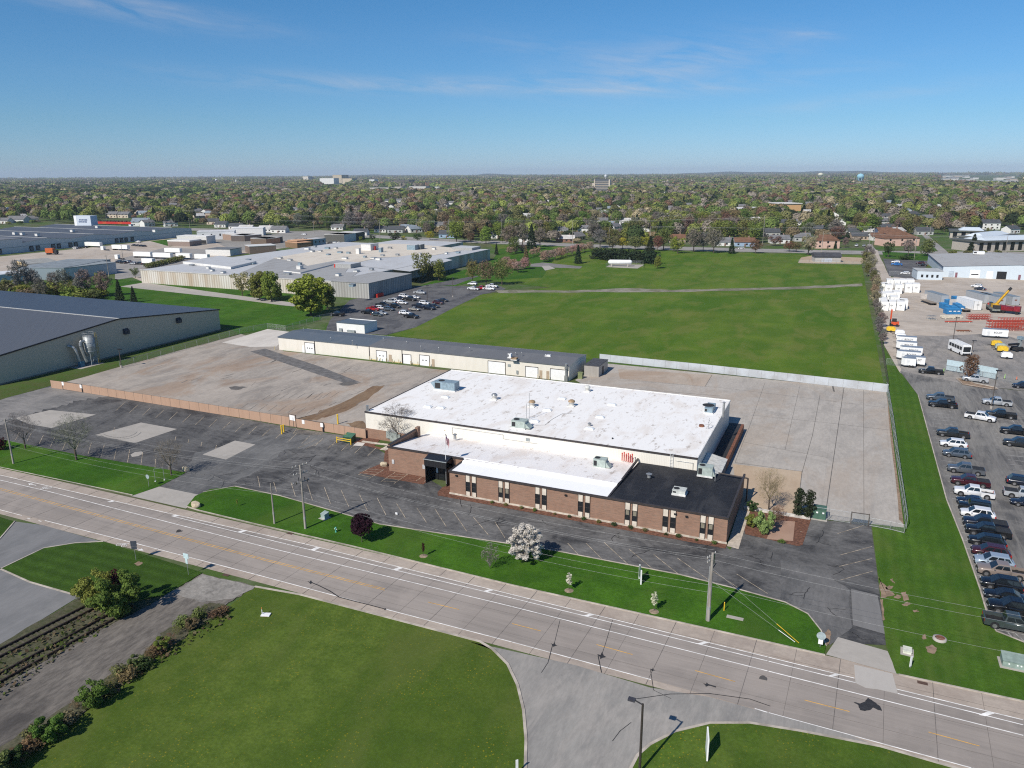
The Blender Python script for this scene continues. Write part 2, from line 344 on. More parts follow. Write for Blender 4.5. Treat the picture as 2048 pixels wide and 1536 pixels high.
nseg = 96
struct(MB().poly([(15500*math.cos(2*math.pi*i/nseg), 15500*math.sin(2*math.pi*i/nseg), 0) for i in range(nseg)]).build('ground', ground_mat()))
Z1, Z2, Z3, Z4 = .06, .09, .11, .122
sheet('field', [(780, 670), (1215, 722), (1768, 772), (1722, 522), (1560, 517), (1310, 512), (1195, 512), (1000, 507), (960, 545), (985, 562), (1100, 575), (950, 590), (830, 655)], Z1, G_FIELD)
sheet('factory_lawn', [(0, 770), (112, 770), (480, 668), (560, 655), (640, 640), (660, 600), (560, 585), (400, 570), (200, 556), (0, 570)], Z1, G_LAWN)
sheet('beige_side_verge', [(-20, 805), (100, 772), (480, 668), (455, 655), (0, 765), (-20, 770)], Z2, G_SIDE)
sheet('park_lawn', [(820, 590), (960, 562), (1085, 555), (1120, 500), (1090, 490), (1000, 498), (985, 520), (830, 575)], .064, G_LAWN)
sheet('left_front_lawn', [(-260, 812), (-200, 862), (0, 936), (265, 991), (318, 973), (372, 945), (160, 910), (0, 878), (-200, 838)], .10, G_LAWN)
sheet('front_lawn', [(374, 1012), (390, 992), (420, 978), (470, 973), (560, 992), (760, 1049), (1110, 1102), (1360, 1150), (1480, 1180), (1570, 1205), (1615, 1228), (1642, 1262), (1652, 1292), (1648, 1309), (1500, 1276), (1024, 1170), (700, 1092), (512, 1049), (400, 1022)], .10, G_LAWN)
sheet('mown_strip', [(1770, 700), (1800, 745), (1836, 790), (1893, 1000), (1925, 1080), (1960, 1180), (1976, 1235), (1992, 1263), (2080, 1298), (2200, 1325), (2200, 1440), (2048, 1402), (1793, 1347), (1772, 1290), (1745, 1060), (1742, 1048), (1808, 1055), (1772, 772)], Z2, G_STRIP)
sheet('near_lawn', [(505, 1172), (600, 1190), (960, 1283), (985, 1298), (1015, 1328), (1035, 1370), (1047, 1420), (1052, 1480), (1050, 1560), (1040, 1800), (-200, 1800), (-100, 1620), (150, 1440), (330, 1300), (450, 1222)], Z1, G_NEAR)
sheet('corner_lawn', [(1255, 1550), (1275, 1512), (1300, 1490), (1350, 1464), (1420, 1447), (1500, 1447), (1600, 1463), (1760, 1494), (1920, 1540), (2250, 1640), (2250, 1800), (1200, 1800)], .10, G_CORNER)
sheet('drive_island', [(0, 1138), (88, 1096), (150, 1086), (207, 1083), (405, 1145), (330, 1190), (215, 1215), (160, 1193), (60, 1165)], .10, G_ISLE)
sheet('drive_corner_lawn', [(-40, 1025), (0, 1034), (30, 1043), (0, 1078), (-40, 1110)], .10, G_ISLE)
sheet('drive', [(-120, 1010), (30, 1043), (85, 1050), (207, 1084), (160, 1195), (150, 1198), (0, 1290), (-300, 1400), (-400, 1150)], .04, paved('drive_asphalt', (.20, .20, .20), (.165, .165, .165), (.245, .24, .235), stretch=(1, .3, 1), fine=.2))
sheet('rail_bed', [(162, 1193), (215, 1213), (330, 1188), (280, 1225), (-200, 1480), (-300, 1400), (0, 1288)], .05, A_BALL)
sheet('gravel_track', [(405, 1147), (512, 1172), (445, 1215), (330, 1300), (150, 1440), (-100, 1620), (-300, 1700), (-200, 1450), (0, 1372), (210, 1255), (290, 1215), (330, 1190)], Z2, A_DIRT)
sheet('track_apron', [(405, 1149), (510, 1173), (470, 1196), (440, 1200), (405, 1205), (370, 1195), (345, 1185)], Z3, paved('broken_concrete', (.30, .28, .25), (.19, .178, .16), (.40, .37, .33), stretch=(1, 1, 1), fine=.5, sw=.5))
# road: gutters, then the carriageway
struct(MB().poly([(-520, 69.2, .03), (160, 69.2, .03), (160, 82.35, .03), (-520, 82.35, .03)]).build('road_gutter', A_GUT))
NW = [(-200, 905), (0, 950), (340, 1027), (611, 1088), (1024, 1189), (1536, 1314), (2048, 1440), (2300, 1502)]
lanes = [P(x, y, .045) for x, y in [(-200, 907), (0, 951), (340, 1028), (611, 1089), (1024, 1190), (1536, 1315), (2048, 1441), (2300, 1503)]] + [P(x, y, .045) for x, y in [(2300, 1640), (1944, 1536), (1536, 1425), (1301, 1359), (1024, 1284), (770, 1218), (512, 1149), (265, 1085), (90, 1041), (0, 1018), (-200, 970)]]
struct(MB().poly(lanes).build('road', A_ROAD))
sheet('side_street', [(938, 1283), (985, 1300), (1015, 1330), (1035, 1372), (1047, 1422), (1052, 1480), (1050, 1560), (1040, 1800), (1190, 1800), (1255, 1550), (1275, 1512), (1300, 1490), (1350, 1464), (1420, 1447), (1500, 1447), (1600, 1463), (1760, 1494), (1700, 1470), (1560, 1432), (1420, 1394), (1300, 1375), (1150, 1330)], .06, A_SIDE)
# front lots
sheet('parking_lot', [(-260, 812), (0, 770 + 26), (108, 770), (594, 857), (734, 878), (735, 886), (905, 986), (1452, 1092), (1460, 1100), (1500, 1040), (1600, 1035), (1742, 1050), (1755, 1150), (1772, 1290), (1650, 1285), (1642, 1262), (1615, 1228), (1480, 1180), (1360, 1150), (1110, 1102), (760, 1049), (560, 992), (470, 973), (420, 978), (390, 992), (374, 1012), (265, 991), (318, 973), (372, 945), (160, 910), (0, 878), (-200, 838)], .05, A_LOT)
sheet('pale_lot_corner', [(-260, 812), (0, 796), (106, 771), (230, 792), (160, 800), (110, 815), (30, 838), (0, 850), (-200, 838)], .065, A_PALE)
sheet('pale_lot_lane', [(390, 905), (560, 868), (700, 870), (640, 890), (560, 905), (520, 940), (440, 980), (392, 990), (375, 1010), (320, 995), (350, 965)], .062, paved('mid_asphalt', (.165, .163, .16), (.10, .10, .10), (.22, .215, .205), stretch=(1, .3, 1), fine=.35))
for k, pts in enumerate(([(30, 836), (100, 820), (192, 829), (103, 856), (56, 848)], [(190, 870), (282, 845), (354, 858), (270, 886)], [(405, 909), (470, 881), (511, 889), (452, 919)])):
    sheet('concrete_pad', pts, .07, A_PAD)
sheet('oval_patch', [(261, 909), (270, 904), (283, 903), (287, 907), (277, 912), (264, 914)], .07, A_PAD)
sheet('driveway_apron', [(262, 992), (318, 973), (406, 991), (372, 1017)], .075, A_PAD)
sheet('driveway_apron', [(1652, 1309), (1676, 1274), (1775, 1302), (1797, 1349)], .075, A_PAD)
sheet('road_patch', [(1708, 1329), (1785, 1347), (1796, 1388), (1757, 1379), (1732, 1376), (1711, 1366)], .058, paved('fresh_concrete', (.44, .41, .37), (.40, .37, .335), (.48, .45, .41), fine=.1))
sheet('asphalt_patch', [(1702, 1178), (1755, 1190), (1770, 1268), (1706, 1250)], .068, A_NEWP)
sheet('pale_drive_end', [(1560, 1120), (1640, 1140), (1700, 1180), (1704, 1255), (1660, 1290), (1645, 1262), (1617, 1228), (1560, 1200)], .060, paved('mid_asphalt_b', (.15, .148, .145), (.09, .09, .09), (.23, .22, .21), stretch=(1, .4, 1), fine=.35))
# yards behind the fences
sheet('left_yard', [(104, 770), (482, 668), (560, 690), (566, 702), (905, 742), (735, 870), (730, 875), (594, 855)], .07, A_YARDL)
sheet('new_slab', [(444, 685), (535, 658), (583, 664), (553, 693), (500, 694)], .085, A_WHITE)
sheet('dark_strip', [(500, 703), (530, 697), (640, 733), (722, 765), (690, 766), (640, 750)], .08, plain('dark_strip_asphalt', (.15, .143, .138), .9, var=.3, scale=.6, local=False))
sheet('right_yard', [(1150, 760), (1215, 727), (1772, 782), (1812, 1058), (1730, 1046), (1650, 1038), (1440, 990), (1400, 900)], .07, A_YARD)
sheet('peach_slab', [(1478, 1020), (1466, 928), (1604, 943), (1599, 985), (1594, 1028)], .085, A_PEACH)
sheet('peach_slab', [(1236, 738), (1424, 750), (1410, 773), (1240, 757)], .085, paved('tan_concrete', (.43, .355, .285), (.37, .31, .25), (.46, .39, .32), stain=(.3, .2, .13), fine=.15))
sheet('yard_edge_soil', [(1774, 790), (1780, 790), (1811, 1052), (1798, 1040)], .086, M_SOIL)
# right car park and equipment yard
sheet('car_park', [(1800, 742), (1940, 770), (2200, 800), (2260, 1340), (2080, 1298), (1992, 1263), (1976, 1235), (1960, 1180), (1925, 1080), (1893, 1000), (1836, 790)], .072, A_PARK)
sheet('equipment_yard', [(1758, 560), (1830, 545), (2200, 545), (2260, 800), (2048, 780), (1940, 770), (1800, 746), (1768, 690)], .066, A_GRAV)
sheet('yard_asphalt', [(1790, 672), (1990, 668), (2100, 690), (2150, 790), (1940, 772), (1800, 746)], .069, paved('worn_yard_asphalt', (.27, .255, .235), (.19, .18, .17), (.38, .345, .31), stretch=(1, .3, 1), fine=.3))
sheet('gravel_lane', [(1735, 500), (1755, 500), (1775, 545), (1800, 575), (1762, 600), (1752, 560)], .075, A_GRAV)
sheet('office_lot', [(1766, 518), (1860, 522), (1835, 560), (1778, 552)], .08, A_DARK)
sheet('office_lawn', [(1764, 503), (1860, 508), (1858, 520), (1768, 516)], .082, G_LAWN)
sheet('factory_lot', [(650, 665), (660, 640), (700, 600), (840, 572), (1000, 572), (1012, 578), (960, 590), (830, 655), (772, 670), (740, 668)], .072, A_DARK)
sheet('factory_lot_lane', [(825, 575), (905, 560), (948, 552), (958, 552), (910, 570)], .073, A_DARK)
sheet('field_path', [(985, 580), (1150, 581), (1260, 576), (1345, 580), (1600, 573), (1725, 567), (1725, 572), (1600, 578), (1345, 584), (1210, 584), (1000, 586)], Z2, paved('rubble_path', (.25, .225, .19), (.14, .14, .075), (.42, .38, .33), stretch=(.4, 1, 1), sw=.4, fine=.5))
sheet('factory_drive', [(288, 565), (470, 590), (600, 607), (640, 610), (640, 618), (560, 610), (470, 598), (240, 573)], .072, A_PAD)
sheet('pad_by_track', [(1083, 532), (1098, 531), (1110, 537), (1090, 541)], Z2, A_PAD)
sheet('park_track', [(1062, 528), (1085, 525), (1165, 533), (1160, 537), (1060, 533)], .085, A_PALE)
sheet('street_verge', [(980, 489), (1250, 499), (1420, 504), (1640, 509), (1733, 511), (1733, 525), (1560, 519), (1310, 515), (1190, 514), (1000, 510)], .058, G_FIELD)
sheet('scrub_soil', [(462, 1212), (335, 1296), (150, 1440), (-80, 1620), (-160, 1590), (90, 1440), (290, 1305), (330, 1262), (420, 1205)], .10, A_BALL)
# suburban streets
M_STREET = paved('street_asphalt', (.30, .285, .265), (.25, .24, .225), (.36, .335, .31), fine=.15)
sheet('street', [(980, 487), (1250, 497), (1420, 502), (1640, 507), (1760, 509), (2060, 512), (2060, 504), (1760, 502), (1640, 500), (1420, 495), (1250, 491), (980, 481)], .05, M_STREET)
sheet('cross_street', [(1884, 510), (1903, 510), (1850, 466), (1828, 448), (1818, 440), (1813, 440), (1826, 452), (1848, 474)], .055, M_STREET)
sheet('lane_street', [(1735, 505), (1757, 505), (1742, 488), (1735, 488)], .056, M_STREET)
sheet('warehouse_yard', [(-200, 545), (0, 513), (230, 490), (330, 478), (420, 470), (560, 470), (640, 485), (440, 515), (360, 540), (290, 565), (240, 545), (0, 560), (-200, 600)], .05, A_GRAV)
sheet('yard_street', [(230, 560), (330, 545), (440, 500), (330, 495), (230, 520)], .06, paved('grey_yard', (.3, .285, .265), (.25, .235, .22), (.36, .34, .31), fine=.2))
sheet('warehouse_verge', [(300, 482), (430, 470), (445, 474), (340, 493)], .07, G_LAWN)
sheet('commercial_lot', [(420, 480), (640, 460), (760, 470), (650, 490), (470, 502)], .055, paved('old_lot', (.3, .28, .25), (.22, .21, .19), (.36, .34, .31), fine=.2))
sheet('commercial_street', [(380, 456), (640, 464), (900, 478), (1000, 484), (1000, 488), (880, 483), (640, 470), (380, 461)], .06, M_STREET)

# kerbs: real steps beside the lawns
def kerb(pts, w=.2, z=.13, name='kerb', mat=None, px=True):
    b = MB(); q = [P(x, y, 0) for x, y in pts] if px else [Vector((x, y, 0)) for x, y in pts]
    nl = []
    for i in range(len(q)):
        d = (q[min(i+1, len(q)-1)] - q[max(i-1, 0)]).normalized(); nl.append(Vector((-d.y, d.x, 0)) * w/2)
    for i in range(len(q)-1):
        a, c, n, m = q[i], q[i+1], nl[i], nl[i+1]; up = Vector((0, 0, z))
        b.add([a-n, a+n, c+m, c-m, a-n+up, a+n+up, c+m+up, c-m+up], [(4, 7, 6, 5), (0, 4, 5, 1), (1, 5, 6, 2), (2, 6, 7, 3), (3, 7, 4, 0)])
    return struct(b.build(name, mat or M_KERB))
kerb([(-200, 862), (0, 935), (265, 991)])
kerb([(374, 1014), (400, 1022), (512, 1049), (700, 1092), (1024, 1171), (1500, 1277), (1650, 1311)])
kerb([(1797, 1350), (2048, 1404), (2300, 1460)])
kerb([(510, 1174), (600, 1190), (960, 1284), (985, 1299), (1015, 1329), (1035, 1371), (1047, 1421), (1052, 1480), (1050, 1560), (1040, 1700)], .3)
kerb([(1250, 1560), (1255, 1550), (1275, 1512), (1300, 1490), (1350, 1464), (1420, 1447), (1500, 1447), (1600, 1463), (1760, 1494), (1920, 1540), (2200, 1620)], .3)
kerb([(1836, 790), (1893, 1000), (1925, 1080), (1960, 1180), (1976, 1235), (1992, 1263), (2080, 1298)], .18)
kerb([(30, 1043), (0, 1078), (-40, 1112)], .2); kerb([(0, 1138), (60, 1165), (158, 1193)], .2); kerb([(0, 1139), (88, 1097), (150, 1087), (207, 1084)], .2)
kerb([(406, 985), (470, 973), (560, 992), (760, 1049), (1110, 1102), (1360, 1150), (1480, 1180), (1570, 1205), (1615, 1228), (1642, 1262), (1652, 1292)], .16, .12)

# ---------------------------------------------------------------- painted markings and wear
def strokes(name, segs, z, mat):
    b = MB()
    for s in segs:
        pts, w = s
        q = [P(x, y, z) for x, y in pts]
        for i in range(len(q)-1):
            d = q[i+1]-q[i]; 
            if d.length < 1e-4: continue
            n = Vector((-d.y, d.x, 0)).normalized()*w/2; e = d.normalized()*(w*.3 if len(q) > 2 else 0)
            b.quad(q[i]-n-e, q[i+1]-n+e, q[i+1]+n+e, q[i]+n-e)
    return struct(b.build(name, mat))
zl = .056
N1 = [(-200, 905), (0, 950), (340, 1027), (611, 1088), (1024, 1189), (1536, 1314), (1708, 1356)]
N2 = [(348, 1033), (573, 1088), (1024, 1196), (1536, 1322), (1710, 1365)]
N3 = [(-200, 914), (0, 960), (90, 981), (512, 1089), (1024, 1213), (1536, 1342), (2048, 1471), (2300, 1534)]
SL = [(90, 1041), (265, 1085), (512, 1149), (770, 1218), (1024, 1284), (1301, 1359)]
segs = [(N1, .13), (N2, .13), (N3, .13), (SL, .13), ([(1793, 1378), (2048, 1440), (2300, 1502)], .13), ([(1796, 1387), (2048, 1450), (2300, 1512)], .13), ([(1510, 1417), (1536, 1425), (1944, 1536), (2200, 1606)], .13), ([(-40, 1009), (44, 1031)], .12), ([(54, 1036), (61, 1038)], .12), ([(77, 1041), (83, 1043)], .12)]
def lerp_on(line, x):
    for (x0, y0), (x1, y1) in zip(line[:-1], line[1:]):
        if x0 <= x <= x1: return y0 + (y1-y0)*(x-x0)/(x1-x0)
    return line[-1][1]
bars = [[(1957, 1429.5), (1971, 1432.5), (1990, 1426.5), (1976, 1423)]]
for x in (222, 350, 484, 631, 796, 977, 1178, 1406, 1668): bars.append([(x+u*(.6+x/2500), (lerp_on(N2, x+u) if x > 350 else lerp_on(N1, x+u)+5) if k < 2 else lerp_on(N1, x+u)) for k, u in enumerate((-11, -3, 11, 3))])
for q_ in bars: sheet('lane_bar', q_, zl+.002, M_WLINE)
strokes('lane_marking', segs, zl, M_WLINE)
# bicycle and arrow symbols in the cycle lanes
def symbol(name, cx, cy, flip, z=zl+.002):
    b = MB(); o = P(cx, cy, z); s = -1 if flip else 1
    T = lambda u, v: (o.x + u*s, o.y + v*s, z)
    def bar(a, c, w=.08):
        d = Vector((c[0]-a[0], c[1]-a[1], 0)); n = Vector((-d.y, d.x, 0)).normalized()*w/2
        b.quad(T(a[0]-n.x, a[1]-n.y), T(c[0]-n.x, c[1]-n.y), T(c[0]+n.x, c[1]+n.y), T(a[0]+n.x, a[1]+n.y))
    if name == 'arrow':
        bar((-1.0, 0), (.35, 0), .14); b.poly([T(.35, -.36), T(1.15, 0), T(.35, .36)])
    else:
        for wx in (-.55, .55):
            for k in range(10):
                a0, a1 = k*.6283, (k+1)*.6283; bar((wx+.36*math.cos(a0), -.2+.36*math.sin(a0)), (wx+.36*math.cos(a1), -.2+.36*math.sin(a1)))
        for a, c in (((-.55, -.2), (-.1, .35)), ((-.1, .35), (.45, .35)), ((.55, -.2), (.4, .55)), ((-.1, .35), (0, -.2)), ((0, -.2), (.45, .35)), ((.4, .55), (.65, .6))): bar(a, c, .09)
    return struct(b.build('lane_symbol', M_WLINE))
symbol('arrow', 65, 969, True); symbol('bike', 92, 976, True); symbol('arrow', 276, 1098, False); symbol('bike', 245, 1089, False)
yl = [(-200, 926), (0, 978), (512, 1115), (769, 1179)]
strokes('centre_line', [([(x, y-1.6) for x, y in yl], .11), ([(x, y+1.4) for x, y in yl], .11)] + [([a, c], .12) for a, c in (((856, 1204), (918, 1219)), ((1024, 1247), (1082, 1262)), ((1193, 1289), (1265, 1309)), ((1390, 1341), (1470, 1363)), ((1609, 1400), (1699, 1423)), ((1857, 1464), (1959, 1492)))], zl, M_YLINE)
# transverse joints of the concrete road
jt = []
rj = random.Random(3)
for k in range(60):
    X = -190 + k*4.6 + rj.uniform(-.15, .15); a = Vector((X, 69.25, 0)); c = Vector((X+.5, 82.3, 0)); jt.append(((Q(a), Q(c)), .035 if k % 2 else .06))
jt = [([a, c], w) for (a, c), w in jt]
for Yj in (72.0, 75.9, 79.9): jt.append(([Q((-300, Yj, 0)), Q((-36, Yj, 0)), Q((120, Yj, 0))], .03))
strokes('road_joint', jt, .0535, plain('joint_sealant', (.15, .135, .125), .9, var=.3, scale=.4, local=False))
# tar repairs
def blob(name, cx, cy, pts, z, mat):
    return sheet(name, [(cx+a, cy+b) for a, b in pts], z, mat)
blob('tar_patch', 1734, 1412, [(-27, -8), (-14, -5), (-4, -9), (2, -17), (12, -10), (26, 0), (30, 10), (22, 8), (12, 3), (6, 8), (-4, 10), (-14, 8), (-17, -1)], .059, A_TAR)
for cx, cy, s in ((1108, 1289, 1), (1203, 1311, 1.5), (1305, 1339, .8), (1413, 1369, 1), (621, 1164, .9), (770, 1218, .5)):
    blob('tar_patch', cx, cy, [(-7*s, -2*s), (-1*s, -1*s), (1*s, -5*s), (3*s, 0), (7*s, 2*s), (2*s, 3*s), (-1*s, 5*s), (-3*s, 1*s)], .059, A_TAR)
strokes('tar_seam', [([(621, 1164), (640, 1172), (660, 1182), (678, 1194), (700, 1200), (740, 1210), (770, 1218)], .16), ([(1196, 1311), (1203, 1345)], .1), ([(1413, 1368), (1432, 1374)], .2), ([(1301, 1340), (1307, 1380), (1342, 1397)], .06), ([(1270, 1398), (1340, 1388), (1420, 1387), (1500, 1398), (1540, 1412)], .1), ([(1105, 1290), (1096, 1325), (1083, 1345)], .08), ([(1225, 1482), (1240, 1462), (1262, 1445)], .08), ([(1203, 1311), (1210, 1290), (1225, 1240)], .05), ([(1108, 1289), (1120, 1240)], .05)], .0655, A_TAR)
# stall lines
lot = []
for x0, y0, x1, y1 in ((31, 880, 38, 866), (54, 882, 62, 868), (78, 888, 86, 872), (101, 893, 109, 876), (125, 899, 132, 883), (150, 903, 157, 887), (176, 908, 182, 888), (202, 914, 208, 892), (228, 919, 233, 897), (255, 925, 259, 902), (282, 930, 285, 907), (310, 936, 311, 920), (338, 942, 338, 927),
    (520, 975, 516, 955), (553, 983, 548, 966), (591, 993, 583, 968), (625, 1000, 616, 972), (661, 1007, 650, 978), (698, 1014, 684, 984), (735, 1022, 720, 991), (772, 1030, 756, 999), (811, 1036, 795, 1010), (853, 1045, 836, 1019), (893, 1054, 872, 1021), (934, 1063, 910, 1028), (977, 1070, 950, 1038), (1010, 1076, 992, 1047), (1160, 1113, 1138, 1089), (1208, 1122, 1176, 1090), (1262, 1134, 1214, 1090), (1314, 1145, 1264, 1103), (1368, 1157, 1314, 1114), (1422, 1163, 1362, 1121), (1480, 1178, 1430, 1145), (1535, 1187, 1480, 1152)):
    lot.append(([(x0, y0), (x1+(x1-x0)*.12, y1+(y1-y0)*.12)], .1))
for k in range(20):
    x = 246 + k*26.5; y = 805 + k*4.75; lot.append(([(x-14, y+16), (x+3, y)], .11))
for x, y in ((352, 873), (378, 878), (404, 884), (433, 890), (229, 855)): lot.append(([(x, y), (x-2, y+8)], .12))
for x0, y0, x1, y1 in ((1675, 1067, 1740, 1047), (1680, 1110, 1744, 1093), (1678, 1133, 1744, 1117), (1681, 1160, 1746, 1142), (1604, 1063, 1600, 1063)): lot.append(([(x0, y0), (x1, y1)], .09))
def hatch(c0, c1, c2, c3, n):     # striped access aisle: two long sides and cross bars
    out = [([c0, c3], .1), ([c1, c2], .1)]
    for k in range(n):
        t = (k+.2)/n; u = (k+.75)/n
        out.append(([(c0[0]+(c3[0]-c0[0])*t, c0[1]+(c3[1]-c0[1])*t), (c1[0]+(c2[0]-c1[0])*u, c1[1]+(c2[1]-c1[1])*u)], .1))
    return out
lot += hatch((716, 950), (737, 958), (768, 939), (740, 935), 4) + hatch((762, 963), (788, 967), (816, 948), (791, 944), 4) + hatch((586, 868), (641, 870), (647, 864), (594, 856), 4)
for x0, y0, x1, y1 in ((596, 896, 634, 878), (612, 897, 645, 881), (658, 893, 674, 886), (700, 897, 718, 886), (832, 962, 845, 953), (848, 963, 862, 954)): lot.append(([(x0, y0), (x1, y1)], .1))
strokes('stall_line', lot, .078, M_YFADE)
pk = []
for k in range(37):
    Y = 231 - k*2.75*1.34 if 0 else 96.0 + k*2.72
    a = Vector((19.9, Y, 0)); c = Vector((24.9, Y, 0)); pk.append(([Q(a), Q(c)], .1))
    a = Vector((31.5, Y, 0)); c = Vector((41.5, Y, 0)); 
    if Y < 192: pk.append(([Q(a), Q(c)], .09))
pk.append(([Q((36.5, 93, 0)), Q((36.5, 193, 0))], .1)); pk.append(([(1984, 1266), (2001, 1267), (2010, 1276)], .1)); pk += [([(2016, 1265), (2032, 1282)], .1), ([(2030, 1266), (2052, 1286)], .1)]
strokes('car_park_line', pk, .08, M_WFADE)
# dark seams and cracks in the front lot and yards
def crack(rng, x, y, ang, n, step, w, out, depth=0):
    pts = [(x, y)]
    for _ in range(n):
        ang += rng.uniform(-.55, .55); x += math.cos(ang)*step; y += math.sin(ang)*step*.5; pts.append((x, y))
        if depth < 1 and rng.random() < .22: crack(rng, x, y, ang+rng.choice((-1, 1))*rng.uniform(.7, 1.3), rng.randint(2, 4), step, w*.7, out, 1)
    out.append((pts, w))
rc = random.Random(11); ck = []
for x, y, a, n in ((918, 995, 1.2, 5), (1000, 1035, 2.5, 5), (1085, 1040, 1.9, 5), (1240, 1065, 2.0, 5), (1300, 1100, 2.6, 6), (1425, 1085, 1.5, 4), (1490, 1110, .9, 6), (1645, 1060, 1.4, 7), (1655, 1130, .3, 5), (1620, 1175, 2.6, 6), (1655, 1215, 1.2, 5), (1700, 1262, .9, 4), (940, 1010, .8, 5), (980, 1040, 2.9, 5), (560, 900, .2, 6), (640, 910, 2.5, 6), (620, 930, 1.0, 4), (450, 960, 2.4, 6), (420, 950, .3, 6), (700, 1000, .4, 5), (1270, 1130, 2.5, 5), (1545, 1105, 1.5, 4)):
    crack(rc, x, y, a, n, 8, .09, ck)
strokes('lot_crack', ck, .082, A_TAR)
ys = [([(1650, 1035), (1690, 760)], .12), ([(1604, 945), (1625, 870), (1640, 790)], .08), ([(1728, 1046), (1727, 775)], .06), ([(1470, 925), (1604, 943)], .1), ([(1465, 880), (1655, 915)], .05), ([(1500, 830), (1650, 845), (1780, 860)], .05), ([(1424, 750), (1410, 773)], .1), ([(1250, 760), (1440, 775), (1770, 815)], .05), ([(1240, 775), (1440, 792)], .08), ([(1530, 765), (1500, 850), (1470, 925)], .05), ([(1600, 770), (1570, 900)], .05), ([(1594, 1028), (1604, 943)], .1), ([(1665, 770), (1668, 783)], .4)]
strokes('yard_seam', ys, .09, plain('seam_dirt', (.13, .12, .11), .9, local=False))
st = []
rs = random.Random(5)
for k in range(26):
    x = rs.uniform(300, 720); y = 700 + (x-300)*.12 + rs.uniform(-5, 70)
    if y > 765 + (x-100)*.16: continue
    st.append(([(x, y), (x+rs.uniform(9, 22), y-rs.uniform(4, 9))], rs.uniform(.12, .4)))
for k in range(9):
    st.append(([(525+k*17, 800-k*.6+rs.uniform(-2, 2)), (543+k*17, 788-k*.6)], .18)); st.append(([(480+k*19, 818+k*1.5), (497+k*19, 806+k*1.5)], .18))
strokes('worn_stall_line', st, .076, plain('worn_dark_line', (.21, .185, .16), .9, var=.4, local=False))
for pts in ([(590, 838), (615, 832), (660, 815), (705, 795), (740, 775), (770, 770), (735, 800), (700, 818), (650, 835), (620, 842)], [(690, 846), (725, 842), (733, 850), (732, 858), (705, 855)]):
    sheet('rust_stain', pts, .075, paved('rusty_asphalt', (.21, .125, .07), (.13, .08, .05), (.27, .19, .12), stretch=(1, .3, 1), sw=.4))
sheet('lot_repair', [(672, 768), (700, 763), (720, 766), (700, 771), (684, 771)], .083, plain('repair_asphalt', (.13, .12, .11), .9, local=False)); sheet('lot_repair', [(458, 774), (472, 772), (496, 774), (480, 779), (462, 779)], .083, plain('repair_asphalt', (.13, .12, .11), .9, local=False))
strokes('tyre_mark', [([(a+math.cos(t/6)*r*1.6, b+math.sin(t/6)*r*.7) for t in range(2, 16)], .16) for a, b, r in ((238, 858, 24), (238, 858, 29), (500, 925, 60), (420, 900, 70))], .084, plain('tyre_rubber_mark', (.19, .185, .178), .9, local=False))
# bare soil in the mown strip and by the drive
for pts in ([(1757, 1152), (1764, 1165), (1790, 1190), (1762, 1196)], [(1802, 1185), (1812, 1182), (1818, 1200), (1808, 1202)], [(1826, 1220), (1834, 1219), (1838, 1224), (1828, 1224)], [(1851, 1293), (1864, 1289), (1874, 1296), (1870, 1307), (1856, 1305)], [(1845, 1270), (1851, 1268), (1853, 1278), (1846, 1279)], [(1650, 1265), (1657, 1258), (1663, 1268), (1656, 1290), (1651, 1285)], [(1760, 1200), (1766, 1198), (1770, 1240), (1765, 1240)], [(1780, 1160), (1786, 1156), (1790, 1168)]):
    sheet('soil_patch', pts, .118, M_SOIL)
for cx, cy in ((276, 1127), (530, 1230), (1778, 1175), (1796, 1193), (1812, 1208)): sheet('soil_patch', [(cx-8, cy), (cx, cy-4), (cx+9, cy-2), (cx+4, cy+3), (cx-4, cy+4)], .118, M_SOIL)
# ---------------------------------------------------------------- the two main buildings
M_CREAM = ribbed('cream_cladding', (.74, .70, .62), .3, .10, .5, .1, (.55, .5, .42))
M_CREAM2 = ribbed('pale_cream_cladding', (.72, .68, .60), .35, .10, .55, .18, (.5, .45, .36))
M_BRICK = brick('brown_brick', (.255, .145, .10), (.19, .122, .092), (.27, .21, .16))
M_WROOF = membrane('white_roof_membrane', (.81, .795, .77), (.58, .48, .39), .34, (14, 1.9), .86, .65)
M_WROOF2 = membrane('dirty_white_roof', (.84, .81, .78), (.55, .42, .32), .32, (12, 2.2), .9, .6)
M_WROOF3 = membrane('bright_white_roof', (.86, .86, .86), (.7, .68, .64), .15, (9, 2.4), .95, .1)
M_BROOF = membrane('black_roof_membrane', (.018, .019, .023), (.20, .19, .18), .10, (6, 2.2), 3.2, .05)
M_TRIM = plain('dark_trim', (.05, .042, .04), .5)
M_TRIMW = plain('white_trim', (.7, .69, .66), .5)
M_GLASS = NB('dark_glass', .08, .6); M_GLASS = M_GLASS.set((.015, .017, .02))
M_LIME = plain('pale_limestone_panel', (.62, .55, .46), .8, var=.12)
M_SILL = plain('pale_concrete_base', (.52, .46, .38), .9, var=.3, local=False)
M_DOORW = plain('white_door', (.80, .80, .79), .45, var=.06)
M_DOORT = plain('tan_door', (.42, .33, .24), .5, var=.1)
M_METAL = plain('galvanised_metal', (.42, .43, .43), .4, .6, var=.25, scale=.8)
M_GREYM = plain('grey_painted_metal', (.33, .36, .36), .5, .1, var=.2)
M_GREEN = plain('pale_green_painted_metal', (.40, .46, .42), .5, .1, var=.15)
M_DGREEN = plain('green_painted_metal', (.075, .145, .105), .5, .1, var=.15)
M_BLUEM = plain('blue_grey_painted_metal', (.24, .32, .37), .5, .1, var=.2)
M_TANM = plain('tan_weathered_metal', (.36, .25, .15), .6, .1, var=.3)
M_BLACK = plain('black_painted_metal', (.018, .018, .02), .5)
M_DARKG = plain('dark_grille', (.03, .03, .032), .8)
